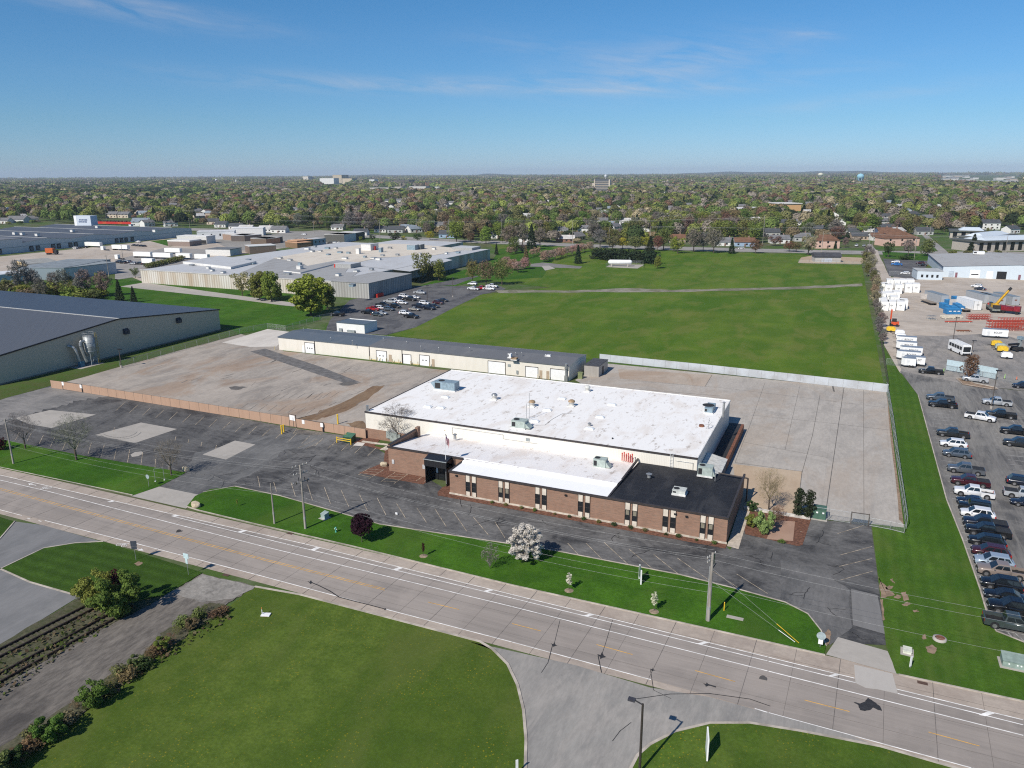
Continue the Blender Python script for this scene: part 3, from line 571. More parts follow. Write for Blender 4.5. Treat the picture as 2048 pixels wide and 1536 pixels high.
M_YEL = plain('yellow_safety_paint', (.72, .47, .035), .5, var=.15)
M_RED = plain('red_paint', (.55, .035, .025), .5, var=.2)
M_WHITE = plain('white_paint_gloss', (.80, .80, .79), .4, var=.06)
M_BROWN = plain('rusty_brown_wall', (.20, .085, .05), .8, var=.3)
M_BLKCAN = ribbed('black_canopy_cladding', (.02, .02, .022), .35, .4, .4, .1)

wh = thing('warehouse', 'long cream metal warehouse with the big flat white roof behind the brick office', 'warehouse', (-54, 142, 0))
o = (-54, 142, 0)
def off(b, o):
    b.v = [(x-o[0], y-o[1], z-o[2]) for x, y, z in b.v]; return b
X0, X1, YA, YB, ZW = -88.4, -20.35, 123.75, 161.0, 5.72
off(MB().box(X0, X1, YA, YB, 0, ZW-.02, faces='-x+x-y+y'), o).build('wall', M_CREAM, wh)
off(MB().box(X0-.1, -73.8, YA-.12, YA+.02, 0, 2.15).box(X0-.12, X0+.02, YA-.12, YB, 0, 1.4), o).build('brick_base', M_BRICK, wh)
b = MB().poly([(X0, YA, ZW), (X1, YA, ZW), (X1, YB, ZW), (X0, YB, ZW)]); roofw = off(b, o).build('roof', M_WROOF, wh)
off(MB().box(X0-.1, X1+.1, YA-.14, YA+.06, ZW-.2, ZW+.1).box(X0-.1, X0+.1, YA+.06, YB, ZW-.2, ZW+.1), o).build('roof_edge', M_TRIM, wh)
off(MB().box(X1-.08, X1+.1, YA+.06, YB, ZW-.2, ZW+.12).box(X0+.1, X1-.08, YB-.1, YB+.1, ZW-.2, ZW+.12), o).build('coping', M_TRIMW, wh)
for px, py in ((1124, 798), (1095, 821), (1070, 843), (1224, 810), (1200, 835), (1179, 858), (891, 795), (856, 814), (882, 816)):
    p = P(px, py, ZW); c = MB(); c.box(-.9, .9, -.55, .55, 0, .16)
    c.add([(-.85, -.5, .16), (.85, -.5, .16), (.85, .5, .16), (-.85, .5, .16), (-.6, -.3, .36), (.6, -.3, .36), (.6, .3, .36), (-.6, .3, .36)], [(0, 1, 5, 4), (1, 2, 6, 5), (2, 3, 7, 6), (3, 0, 4, 7), (4, 5, 6, 7)])
    c.build('skylight', plain('skylight_acrylic', (.78, .80, .80), .3), roofw, loc=Vector((p.x, p.y, ZW))-Vector(o))
# wall details towards the low roof
lad = MB(); a = PY(1340, 922, YA-.2)
for dx in (0, .5): lad.cyl((a.x+dx, YA-.25, 3.3), (a.x+dx, YA-.25, 6.6), .035, n=5)
for k in range(11): lad.cyl((a.x, YA-.25, 3.5+k*.28), (a.x+.5, YA-.25, 3.5+k*.28), .02, n=4)
off(lad, o).build('ladder', M_WHITE, wh)
pp = MB(); pp.tube([(-68, YA-.1, 3.6), (-68, YA-.1, 5.0), (-57, YA-.1, 5.0), (-57, YA-.1, 4.2), (-50, YA-.1, 4.2)], .03); off(pp, o).build('conduit', M_METAL, wh); pp = MB(); pp.tube([(-21, YA-.1, 3.6), (-21, YA-.1, 4.8), (-24, YA-.1, 4.8)], .04)
off(pp, o).build('conduit', M_METAL, wh)
off(MB().box(-52.3, -51.5, YA-.06, YA, 4.4, 5.0), o).build('wall_louvre', M_GREYM, wh)
mt = MB(); mt.box(-82.3, -80.6, YA-.6, YA-.12, .3, 2.2); mt.box(-83.2, -82.4, YA-.5, YA-.12, .8, 2.3); mt.box(-80.5, -79.9, YA-.5, YA-.12, .6, 1.9)
off(mt, o).build('electric_cabinet', plain('meter_grey', (.30, .33, .31), .5), wh)
# low shed roof and dock at the side
sh = thing('dock_lean_to', 'low lean-to with pale sloping roof against the side wall of the cream warehouse', 'lean-to', (-18.4, 129, 0))
c = MB(); q = [(X1+.1, 124.2, 3.3), (-16.6, 124.2, 2.5), (-16.6, 134, 2.5), (X1+.1, 134, 3.3)]
c.poly(q); c.poly([(x, y, z-.15) for x, y, z in reversed(q)]); 
off(c, (-18.4, 129, 0)).build('roof', plain('pale_metal_roof', (.58, .57, .53), .6, var=.2), sh)
off(MB().box(X1+.1, -16.75, 124.3, 133.9, 0, 2.35, faces='+x-y+y'), (-18.4, 129, 0)).build('wall', plain('lean_to_wall', (.12, .12, .12), .8), sh)
dw = tag(MB().box(-17.3, -16.75, 134.2, 158, 0, 1.7).build('dock_wall', M_BROWN), 'long rusty brown dock wall beside the cream warehouse', 'wall')
sheet('shaded_dock_well', [(X1, 134, .1), (-17.3, 134, .1), (-17.3, 163, .1), (X1, 163, .1)] and [(X1, 134), (-17.3, 134), (-17.3, 163), (X1, 163)], .1, A_TAR, px=False)  # dark asphalt of the dock; the pit's shadow is put into its colour

of = thing('brick_office', 'low brown brick office with slit windows, black canopy, white and black roofs', 'office', (-43, 114, 0)); o = (-43, 114, 0)
w = MB()
w.box(-74, -58.6, 110, 119.6, 0, 4.78, faces='-x-y')
w.box(-58.6, -12.35, 105.2, 110.0, 0, 4.22, faces='-x-y'); w.poly([(-12.35, 105.2, 0), (-12.35, 123.5, 0), (-12.35, 123.5, 3.6), (-12.35, 105.2, 4.22)])
off(w, o).build('wall', M_BRICK, of)
off(MB().box(-74, -73.65, 110, 120.6, 4.78, 5.1).box(-74, -73.4, 119.6, 120.6, 0, 5.5), o).build('parapet', M_BRICK, of)
off(MB().poly([(-73.9, 110.1, 4.7), (-58.6, 110.1, 4.7), (-30.6, 110.6, 4.55), (-30.6, 123.7, 3.3), (-73.9, 123.7, 3.0)]), o).build('roof', M_WROOF2, of)
off(MB().poly([(-58.5, 105.3, 4.2), (-30.7, 105.3, 4.2), (-30.7, 109.4, 4.2), (-58.5, 109.4, 4.2)]).poly([(-58.5, 109.4, 4.2), (-30.7, 109.4, 4.2), (-30.6, 110.6, 4.56), (-58.5, 110.6, 4.75)]), o).build('front_roof', M_WROOF3, of)
off(MB().poly([(-30.6, 105.3, 4.24), (-12.4, 105.3, 4.24), (-12.4, 121.6, 3.75), (-12.4, 123.5, 3.6), (-30.6, 123.7, 3.45)]), o).build('black_roof', M_BROOF, of)
off(MB().box(-58.75, -12.2, 105.02, 105.32, 4.06, 4.36).box(-12.52, -12.2, 105.32, 123.3, 3.9, 4.36).box(-74.15, -58.45, 109.85, 110.12, 4.62, 4.92).box(-58.75, -58.47, 105.32, 110, 4.06, 4.36).box(-74.12, -73.6, 110.12, 120.7, 5.08, 5.18).box(-30.75, -30.45, 105.35, 123.4, 4.0, 4.32), o).build('roof_edge', M_TRIM, of)
off(MB().box(-58.7, -12.25, 105.08, 105.22, 0, .36), o).build('concrete_base', M_SILL, of)
WX = (-54.5, -48.4, -41.8, -34.45, -26.8, -20.9, -15.3)
M_BLIND = plain('window_blind', (.22, .20, .15), .6)
for i, X in enumerate(WX):
    for s in (-.58, .58):
        xa, xb = X+s-.36, X+s+.36
        f = off(MB().box(xa, xb, 105.1, 105.25, 2.86, 4.05), o).build('window_panel', M_LIME, of); off(MB().box(xa, xb, 105.1, 105.25, .36, 1.16), o).build('window_panel', M_LIME, of)
        g = off(MB().box(xa+.03, xb-.03, 105.14, 105.25, 1.16, 2.86), o).build('window', M_GLASS, of)
        off(MB().box(xa-.06, xa, 105.06, 105.24, .3, 4.05).box(xb, xb+.06, 105.06, 105.24, .3, 4.05).box(xa, xb, 105.1, 105.16, 1.1, 1.18).box(xa, xb, 105.1, 105.16, 1.95, 2.0), o).build('frame', M_TRIM, g)
        if i in (1, 4, 6): off(MB().box(xa+.1, xb-.1, 105.115, 105.137, 2.0, 2.75), o).build('blind', M_BLIND, g)
for X, Z in ((-57.2, 3.55), (-37.5, 3.4), (-20, 3.4), (-18.3, 3.3)):
    off(MB().box(X-.2, X+.2, 104.95, 105.2, Z, Z+.22), o).build('wall_lamp', M_BLACK, of)
for X in (-73, -66.5): off(MB().box(X-.25, X+.25, 109.9, 110, 1.6, 2.4), o).build('wall_plate', plain('wall_plate', (.5, .5, .5), .5), of)
en = MB(); en.box(-64.9, -60.5, 109.95, 110.05, 0, 3.4); off(en, o).build('entrance_glass', M_GLASS, of)
fr = MB()
for X in (-64.8, -63.6, -62.4, -61.4, -60.6): fr.box(X-.05, X+.05, 107.6 if X in (-64.8, -60.6) else 109.85, 109.95, 0, 3.45)
off(fr, o).build('entrance_frame', M_BLACK, of)
off(MB().box(-63.9, -63.5, 109.8, 109.9, 1.4, 2.3), o).build('entrance_notice', M_WHITE, of)
ca = MB(); ca.box(-64.9, -60.45, 107.45, 110.1, 3.42, 4.66, faces='-x+x-y-z'); ca.poly([(-64.9, 107.45, 4.66), (-60.45, 107.45, 4.66), (-60.7, 110.2, 4.9), (-65.3, 110.2, 4.9)]); ca.poly([(-60.45, 107.45, 4.66), (-60.45, 107.45, 3.42), (-60.45, 110.1, 3.42), (-60.7, 110.2, 4.9)])
cn = off(ca, o).build('canopy', M_BLKCAN, of)
off(MB().box(-65, -60.4, 107.36, 107.46, 4.6, 4.72), o).build('canopy_edge', M_GREYM, cn)
dsp = MB().cyl((-60.1, 109.8, .1), (-60.1, 109.8, 4.6), .06, n=6); off(dsp, o).build('downpipe', M_TRIM, of)
rc_ = MB(); rc_.tube([(-16.5, 122.6, 4.1), (-12, 121.9, 4.2), (-11.6, 121.8, 4.2), (-11.6, 121.8, .1)], .13, 8); off(rc_, o).build('roof_pipe', M_TRIM, of)
# planting beds and paving round the office
sheet('mulch_bed', [(-78.5, 106.8), (-64.9, 106.8), (-64.9, 109.9), (-74, 109.9), (-74, 119.5), (-80, 119.5), (-84, 120), (-85, 123.6), (-89, 123.6), (-89, 120), (-80.5, 118.5), (-77.2, 113)], .072, M_MULCH, px=False)
sheet('mulch_bed', [(-60.2, 103.7), (-12.2, 103.7), (-12.2, 105.1), (-58.7, 105.1), (-58.7, 110), (-60.2, 110), (-61.2, 107), (-60.9, 105)], .072, M_MULCH, px=False)
sheet('bed_path', [(785, 878), (860, 888), (800, 908), (793, 907), (835, 892), (775, 882)] and [(726, 881), (762, 886), (790, 889), (783, 892), (755, 889), (722, 884)], .076, M_SILL)
sheet('bed_path', [(776, 890), (790, 891), (771, 901), (759, 899)], .078, M_SILL)
sheet('white_slab', [(706, 891), (714, 884), (730, 886), (725, 892)], .08, A_WHITE)
sheet('side_path', [(1454, 1092), (1477, 1098), (1500, 1022), (1478, 1018)], .076, plain('pale_path', (.5, .43, .35), .9, var=.2, local=False))
sheet('mulch_bed', [(1482, 1020), (1585, 1032), (1625, 1030), (1605, 1090), (1595, 1092), (1490, 1068)], .073, M_MULCH)
sheet('brick_patio', [(1533, 1078), (1550, 1040), (1590, 1043), (1586, 1082)], .08, paved('tan_paving', (.40, .26, .19), (.34, .22, .16), (.43, .3, .22), fine=.1))
tag(MB().box(-11.6, -1.5, 118.6, 119.1, .05, .45).build('garden_wall', plain('white_garden_wall', (.55, .52, .47), .8, var=.35)), 'low weathered white wall behind the office garden', 'wall')

# ---------------------------------------------------------------- rooftop equipment: each unit stands on a roof by itself
def rtu(name, label, px, py, z, w, d, h, mat, rz=0, hood=0, kind='rooftop unit', grp='units on the flat roofs'):
    p = P(px, py, z); t = thing(name, label, kind, (p.x, p.y, z), rz, grp)
    MB().box(-w/2-.1, w/2+.1, -d/2-.1, d/2+.1, 0, .25).build('curb', M_TRIMW, t)
    c = MB().box(-w/2, w/2, -d/2, d/2, .25, .25+h); c.box(-w/2-.03, w/2+.03, -d/2-.03, d/2+.03, .25+h, .31+h); c.build('casing', mat, t)
    if hood > 0: MB().prism([(0, 0)], 0, 0) if 0 else MB().add([(w/2, -d*.4, .6+h*.5), (w/2+hood, -d*.4, .3), (w/2+hood, d*.4, .3), (w/2, d*.4, .6+h*.5), (w/2, -d*.4, .3), (w/2, d*.4, .3)], [(0, 1, 2, 3), (0, 4, 1), (3, 2, 5), (4, 5, 2, 1)]).build('intake_hood', mat, t)
    if hood < 0: MB().add([(-w/2, -d*.5, .25+h), (-w/2+hood, -d*.5, .3+h*.75), (-w/2, -d*.5, .4), (-w/2, d*.5, .25+h), (-w/2+hood, d*.5, .3+h*.75), (-w/2, d*.5, .4)], [(0, 2, 1), (3, 4, 5), (0, 1, 4, 3), (1, 2, 5, 4)]).build('intake_hood', mat, t)
    MB().box(-w*.46, -w*.2, -d/2-.03, -d/2, .45, .15+h*.9).build('grille', M_DARKG, t)
    MB().cyl((-w*.25, 0, .31+h), (-w*.25, 0, .36+h), d*.3, n=14).build('fan_ring', M_DARKG, t)
    return t
rtu('rooftop_unit', 'long blue-grey rooftop unit with sloping hood at the rear of the white warehouse roof', 894, 779, ZW, 5.2, 2.4, 1.7, M_BLUEM, hood=-1.0)
rtu('rooftop_unit', 'pale green rooftop unit with dark grilles near the front edge of the warehouse roof', 1040, 855, ZW, 2.8, 2.0, 1.3, M_GREEN, hood=1.0)
rtu('rooftop_unit', 'grey boxy duct unit near the rear corner of the white warehouse roof', 1420, 822, ZW, 1.6, 4.0, .9, M_BLUEM, rz=0)
rtu('rooftop_unit', 'grey-green rooftop unit standing on the dirty white low roof beside red pipes', 1201, 934, 3.7, 2.2, 1.6, 1.35, M_GREEN, hood=.8)
rtu('rooftop_unit', 'pale green rooftop unit at the back corner of the black roof', 1411, 951, 3.8, 2.4, 1.7, 1.5, M_GREEN, hood=.5)
rtu('rooftop_unit', 'small low cream rooftop unit in the middle of the black roof', 1359, 988, 4.0, 2.0, 1.6, .6, plain('cream_unit', (.55, .57, .53), .5))
def fan(px, py, z, dome, label, r=.75):
    p = P(px, py, z); t = thing('roof_fan', label, 'roof fan', (p.x, p.y, z), 0, 'exhaust fans on the white warehouse roof')
    MB().box(-r, r, -r, r, 0, .2).build('curb', M_TRIMW, t)
    MB().lathe((0, 0, .2), [(r*.75, 0), (r*.7, .5), (r*.95, .6), (r*.95, .75)], 16).build('drum', plain('fan_white', (.62, .6, .55), .5, var=.2), t)
    MB().lathe((0, 0, .95), [(r*.98, 0), (r*.9, .25), (r*.55, .42), (.02, .48)], 16).build('dome', dome, t)
    return t
fan(1064, 813, ZW, M_TANM, 'white roof fan with tan dome, second from the white warehouse roof antenna'); fan(1143, 812, ZW, M_TANM, 'white roof fan with tan dome in the middle of the warehouse roof')
fan(989, 799, ZW, M_METAL, 'grey domed roof fan between the blue-grey unit and the tan domed fans', .7); fan(1175, 783, ZW, plain('fan_pale', (.55, .55, .52), .5), 'pale grey roof fan near the rear edge of the warehouse roof', .65)
def vent(px, py, z, r, h, mat, label, nm='vent_pipe', cap=True, cat='vent pipe', grp=None):
    p = P(px, py, z); t = thing(nm, label, cat, (p.x, p.y, z), 0, grp)
    MB().cyl((0, 0, 0), (0, 0, h), r, n=10).build('pipe', mat, t)
    if cap: MB().cyl((0, 0, h+.05), (0, 0, h+.2), r*1.6, r*.6, n=10).build('cap', mat, t)
    return t
vent(1446, 834, ZW, .22, 3.0, M_METAL, 'tall metal flue at the side edge of the white warehouse roof')
vent(1403, 853, ZW, .5, .35, M_BROWN, 'low rusty brown box vent on the white warehouse roof', cap=False)
vent(1298, 955, 4.0, .33, .6, M_METAL, 'silver turbine vent on the black roof'); vent(1430, 962, 4.0, .08, 1.5, M_METAL, 'thin white pipe beside the black roof unit')
vent(1179, 852, ZW, .25, .5, M_METAL, 'small metal vent among the skylights of the warehouse roof'); vent(1225, 878, ZW, .15, .25, M_DARKG, 'low dark drain cap near the front of the warehouse roof', cap=False)
vent(735, 822, ZW, .3, 1.2, M_METAL, 'grey flue at the front corner of the warehouse roof near the fence', cap=False)
vent(910, 878, 3.6, .3, .9, M_METAL, 'squat metal vent on the low white roof behind the flagpole')
for k in range(6):
    t = vent(1244+k*4.0, 921+k*.9, 3.6, .09, 1.3+.2*(k % 2), M_RED, ORD[k]+' red standpipe of the row on the low white roof beside the black roof', grp='red standpipes on the low roof')
an = thing('antenna', 'cluster of thin antenna masts on the warehouse roof behind the green unit', 'antenna', tuple(P(1053, 838, ZW)))
for dx, h in ((0, 3.2), (.6, 5.5)): MB().cyl((dx, 0, 0), (dx, 0, h), .045, n=5).build('mast', M_METAL, an)
MB().tube([(-.6, 0, 1.2), (1.4, 0, 1.2)], .03).build('crossbar', M_METAL, an)
an2 = thing('antenna', 'spidery antenna frame near the side edge of the warehouse roof', 'antenna', tuple(P(1417, 858, ZW)))
MB().cyl((0, 0, 0), (0, 0, 2.2), .045, n=5).build('mast', M_METAL, an2); MB().tube([(-.8, .3, .8), (.9, -.3, .9)], .03).tube([(0, -.8, 1.5), (0, .8, 1.5)], .03).tube([(-.5, 0, 0), (.5, .2, 1.4)], .03).build('crossbar', M_METAL, an2)
hose = strokes('roof_cable', [([(1065, 850), (1090, 850), (1105, 838), (1125, 827), (1150, 826)], .07)], ZW+.03, M_DARKG); tag(hose, 'thin dark cable lying across the white warehouse roof', 'cable'); del hose['kind']

# ---------------------------------------------------------------- long garage building and its neighbours
ga = thing('garage_building', 'long low cream garage building with many doors and a blue-grey roof', 'garage', (-113, 189, 0)); o = (-113, 189, 0)
GX0, GX1, GY0, GY1 = -161, -64.5, 181.9, 195.9
g = MB(); g.box(GX0, GX1, GY0, GY1, 0, 4.2, faces='-y+y'); 
for X in (GX0, GX1): g.poly([(X, GY0, 0), (X, GY1, 0), (X, GY1, 4.1), (X, 189, 4.8), (X, GY0, 4.2)])
off(g, o).build('wall', M_CREAM2, ga)
def gr(x0, x1, z=0):
    return MB().poly([(x0, GY0-.25, 4.24+z), (x1, GY0-.25, 4.24+z), (x1, 189, 4.85+z), (x0, 189, 4.85+z)]).poly([(x0, 189, 4.85+z), (x1, 189, 4.85+z), (x1, GY1+.25, 4.14+z), (x0, GY1+.25, 4.14+z)]).box(x0, x1, GY0-.26, GY0-.2, 4.05+z, 4.22+z)
off(gr(GX0-.2, -127), o).build('roof', membrane('blue_grey_roof', (.10, .125, .155), (.2, .2, .2), .2, (40, 3.6), .8, .1), ga)
off(gr(-127, GX1+.2, .03), o).build('roof_extension', membrane('grey_roof', (.135, .14, .15), (.22, .22, .22), .25, (40, 3.6), .8, .1), ga)
M_GD = M_DOORW
for x0, x1, z, wins in ((-150.7, -147.3, 3.2, 3), (-124.6, -121.2, 3.0, 2), (-115.5, -112.9, 2.7, 0), (-109.9, -106.8, 3.0, 2), (-88.1, -83.0, 3.3, 0), (-76.9, -73.4, 2.85, 0), (-69.7, -65.6, 2.9, 0)):
    d = off(MB().box(x0, x1, GY0-.06, GY0, 0, z), o).build('garage_door', M_GD, ga)
    off(MB().box(x0-.14, x0, GY0-.1, GY0, 0, z+.14).box(x1, x1+.14, GY0-.1, GY0, 0, z+.14).box(x0, x1, GY0-.1, GY0, z, z+.14), o).build('frame', M_TRIM, d)
    for k in range(wins):
        cx = x0+(k+1)*(x1-x0)/(wins+1); off(MB().box(cx-.2, cx+.2, GY0-.09, GY0-.06, 1.45, 1.75), o).build('pane', M_GLASS, d)
for x0, x1, m in ((-151.9, -151.1, M_DOORW), (-120.4, -119.4, M_DOORT), (-106, -105.1, M_DOORT), (-72.9, -72.1, M_DOORT), (-70.9, -70.1, M_DOORT)): off(MB().box(x0, x1, GY0-.06, GY0, 0, 2.2), o).build('door', m, ga)
off(MB().box(-127.2, -127.0, GY0-.12, GY0, 0, 4.1).box(-147.1, -146.95, GY0-.12, GY0, 0, 4.1).box(-115.9, -115.7, GY0-.12, GY0, 0, 4.1), o).build('downpipe', M_TRIM, ga)
for xa, xb in ((-126.8, -124.8), (-119, -116), (-112.7, -110.1)): off(MB().box(xa, xb, GY0-.05, GY0, 0, .27), o).build('yellow_base_stripe', plain('faded_yellow_base', (.62, .5, .25), .8), ga)
off(MB().box(-82.2, -81.3, GY0-.08, GY0, 2.3, 3.0).box(-79.6, -79.1, GY0-.3, GY0, .6, 1.5), o).build('wall_cabinet', M_GREYM, ga)
flu = MB(); flu.box(-65.6, -64.7, GY0-.7, GY0-.02, 0, 1.6).cyl((-65.2, GY0-.4, 1.6), (-65.2, GY0-.4, 4.9), .3, n=10).cyl((-65.2, GY0-.4, 3.4), (-65.2, GY0-.4, 4.2), .45, n=10); off(flu, o).build('dust_extractor', M_METAL, ga)
for X in (-162.2, -126.6, -122.8, -120.9, -118.8, -116.6, -112.6, -106.4, -73.1, -69.9, -123.9, -110.2):
    t = thing('bollard', '', 'bollard', (X, GY0-.7, .07), 0, 'bollards along the garage building'); MB().cyl((0, 0, 0), (0, 0, 1.05), .1, n=8).build('post', plain('worn_yellow_post', (.55, .45, .25), .6), t); MB().lathe((0, 0, 1.05), [(.1, 0), (.07, .06), (.01, .08)], 8).build('cap', plain('worn_yellow_post', (.55, .45, .25), .6), t)
    t['label'] = 'short faded yellow bollard standing at the wall of the long cream garage building'
rtu('rooftop_unit', 'small white rooftop box next to a rusty unit on the garage roof', 1020, 716, 4.5, .9, .9, 1.0, M_WHITE); rtu('rooftop_unit', 'low rusty unit on the grey garage roof', 1029, 720, 4.5, 1.6, 1.2, .4, M_TANM); rtu('rooftop_unit', 'flat pale vent box towards the end of the garage roof', 1096, 713, 4.7, 1.5, .6, .2, M_WHITE)
for k, (px, py) in enumerate(((661, 680), (705, 689), (767, 684), (814, 688), (842, 700), (878, 703), (607, 661), (939, 703), (1043, 713), (1031, 711))): vent(px, py, 4.55, .09, 1.1 if k % 3 else .7, M_METAL, 'thin vent pipe on the garage roof, '+ORD[k]+' along its length', grp='vent pipes along the garage roof')
sd = thing('metal_shed', 'small boxy corrugated metal shed by the end of the garage building', 'shed', (-60.5, 192.8, 0)); 
MB().box(-2.1, 2.0, -4.1, 4.2, 0, 3.0, faces='-x+x-y+y').build('wall', ribbed('galvanised_cladding', (.38, .36, .33), .25, .3, .35, .3, (.2, .17, .14)), sd)
MB().box(-2.2, 2.1, -4.2, 4.3, 3.0, 3.12).build('roof', plain('dark_shed_roof', (.075, .075, .08), .7, var=.3), sd); MB().box(2.0, 2.05, -1.0, .4, 0, 2.2).build('door', M_TRIM, sd)
tk = thing('utility_cabinet', 'small olive green cabinet between the garage building and the metal shed', 'cabinet', tuple(P(1161, 757, .07))); MB().box(-.6, .6, -.5, .5, 0, 1.6).build('body', plain('olive_cabinet', (.20, .23, .11), .6), tk); MB().box(-.66, .66, -.56, .56, 1.6, 1.75).build('lid', plain('olive_cabinet', (.20, .23, .11), .6), tk)
wb = thing('white_outbuilding', 'small plain white outbuilding with blue-grey roof behind the garage building', 'outbuilding', (-156, 216.6, 0))
MB().box(-5.8, 5.8, -3.8, 3.9, 0, 3.35, faces='-x+x-y+y').build('wall', ribbed('white_cladding', (.78, .78, .76), .3, .06, .5, .08), wb)
MB().poly([(-6, -4, 3.4), (6, -4, 3.4), (6, 4.1, 3.1), (-6, 4.1, 3.1)]).box(-6, 6, -4.02, -3.9, 3.2, 3.38).build('roof', plain('blue_grey_sheet_roof', (.10, .13, .16), .5, var=.15), wb)
MB().box(-1, 2, -4.6, -3.85, 0, 1.0).box(-4.6, -3.4, -4.3, -3.85, 0, 1.3).build('condenser', M_GREYM, wb)

# ---------------------------------------------------------------- beige hall with the dark ridged roof, and its dust collector
bh = thing('beige_hall', 'huge beige hall with a shallow dark ridged roof beyond the tan fence', 'industrial hall', (-255, 158, 0)); o = (-255, 158, 0)
BX, bx0, by0, by1 = -201.0, -330, 118, 198.2
w = MB(); w.poly([(BX, by0, 0), (BX, by1, 0), (BX, by1, 7.55), (BX, 158, 11.2), (BX, by0, 7.55)]); w.box(bx0, BX, by0, by1, 0, 7.55, faces='-y+y')
off(w, o).build('wall', ribbed('beige_cladding', (.46, .42, .34), .4, .05, .5, .06), bh)
off(MB().box(BX-.02, BX+.06, by0, by1, 0, .5), o).build('plinth', plain('dark_plinth', (.2, .185, .16), .8), bh)
off(MB().poly([(bx0, by1+.3, 7.6), (BX+.3, by1+.3, 7.6), (BX+.3, 158, 11.3), (bx0, 158, 11.3)][::-1]), o).build('rear_roof', ribbed('dark_roof_cladding', (.058, .066, .085), .6, .25, .45, .2, (.09, .1, .12)), bh)
off(MB().poly([(bx0, by0-.3, 7.6), (BX+.3, by0-.3, 7.6), (BX+.3, 158, 11.3), (bx0, 158, 11.3)]), o).build('front_roof', ribbed('slate_roof_cladding', (.088, .094, .106), .6, .2, .5, .2, (.12, .12, .13)), bh)
rt_ = MB(); 
for a, c in (((by0-.3, 7.6), (158, 11.3)), ((158, 11.3), (by1+.3, 7.6))):
    rt_.add([(BX+.05, a[0], a[1]-.3), (BX+.34, a[0], a[1]-.3), (BX+.34, a[0], a[1]+.06), (BX+.05, a[0], a[1]+.06), (BX+.05, c[0], c[1]-.3), (BX+.34, c[0], c[1]-.3), (BX+.34, c[0], c[1]+.06), (BX+.05, c[0], c[1]+.06)], [(1, 5, 6, 2), (3, 2, 6, 7), (0, 4, 5, 1)])
off(rt_, o).build('roof_trim', M_BLACK, bh)
off(MB().box(bx0, BX+.35, 157.75, 158.25, 11.24, 11.4), o).build('ridge_cap', plain('pale_ridge', (.45, .45, .43), .5), bh)
for px, py in ((251, 662), (356, 640)):
    q = PX(px, py, BX); off(MB().add([(BX, q.y-.9, q.z-.9), (BX, q.y+.9, q.z-.9), (BX, q.y+.9, q.z+.8), (BX, q.y-.9, q.z+.8), (BX+.9, q.y-.8, q.z-.9), (BX+.9, q.y+.8, q.z-.9), (BX+.9, q.y+.8, q.z+.2), (BX+.9, q.y-.8, q.z+.2)], [(0, 4, 7, 3), (1, 2, 6, 5), (3, 7, 6, 2), (4, 5, 6, 7), (0, 1, 5, 4)]), o).build('vent_hood', plain('dark_blue_hood', (.035, .045, .06), .5), bh)
q = PX(356, 675, BX)
ds = thing('dust_collector', 'tall grey dust collector silo with railing, ducts and ladder beside the beige hall', 'dust collector', (-198.6, 145.6, .06))
MB().lathe((0, 0, 0), [(.35, 2.2), (1.5, 4.1), (1.5, 8.4), (.05, 8.6)], 20).build('drum', plain('silo_grey', (.34, .36, .36), .45, .2, var=.25), ds)
for z in (4.1, 5.4, 6.7): MB().lathe((0, 0, z), [(1.52, -.06), (1.58, 0), (1.52, .06)], 20).build('band', M_METAL, ds)
for a in (.8, 2.4, 3.9, 5.5): MB().cyl((1.4*math.cos(a), 1.4*math.sin(a), 0), (1.4*math.cos(a), 1.4*math.sin(a), 4.4), .09, n=6).build('leg', M_GREYM, ds)
MB().tube([(1.0, 1.0, .3), (-.9, .9, 3.6)], .05).tube([(-1, -1, .3), (.9, -.9, 3.6)], .05).tube([(1, -1, .3), (1.0, 1, 3.6)], .05).build('brace', M_GREYM, ds)
rl = MB()
for k in range(8):
    a = k*math.pi/4; rl.cyl((1.5*math.cos(a), 1.5*math.sin(a), 8.4), (1.5*math.cos(a), 1.5*math.sin(a), 9.5), .05, n=5)
for z in (8.95, 9.5): rl.tube([(1.5*math.cos(k*math.pi/8), 1.5*math.sin(k*math.pi/8), z) for k in range(17)], .04, 5)
rl.build('railing', M_METAL, ds)
ldr = MB()
for dy in (0, .5): ldr.cyl((1.4, 1.0+dy, 0), (1.4, 1.0+dy, 9.4), .05, n=5)
for k in range(24): ldr.cyl((1.4, 1.0, .4+k*.38), (1.4, 1.5, .4+k*.38), .03, n=4)
for k in range(7): ldr.tube([(1.4, .95, 3+k*.95), (1.9, 1.25, 3+k*.95), (1.4, 1.55, 3+k*.95)], .03, 4)
ldr.build('ladder', plain('ladder_yellow', (.35, .27, .06), .6), ds)
MB().tube([(-2.3, -5.0, 6.3), (-1.6, -4.6, 6.2), (-1.0, -4.1, 5.6), (-.8, -3.9, 4.6), (-.5, -3.4, .9)], .42, 12).build('duct', M_METAL, ds)
MB().tube([(0, -1.5, 7.2), (-.2, -2.2, 7.4), (-.2, -2.7, 6.9), (-.1, -2.8, 6.0), (.1, -1.9, 1.2)], .42, 12).build('duct', M_METAL, ds)
MB().box(-.9, .3, -3.9, -2.7, 0, 1.6).build('blower', plain('blue_blower', (.05, .16, .25), .5), ds)
sheet('collector_pad', [(-201, 140.2), (-196.6, 140.2), (-196.6, 148), (-201, 148)], .12, A_PAD, px=False)
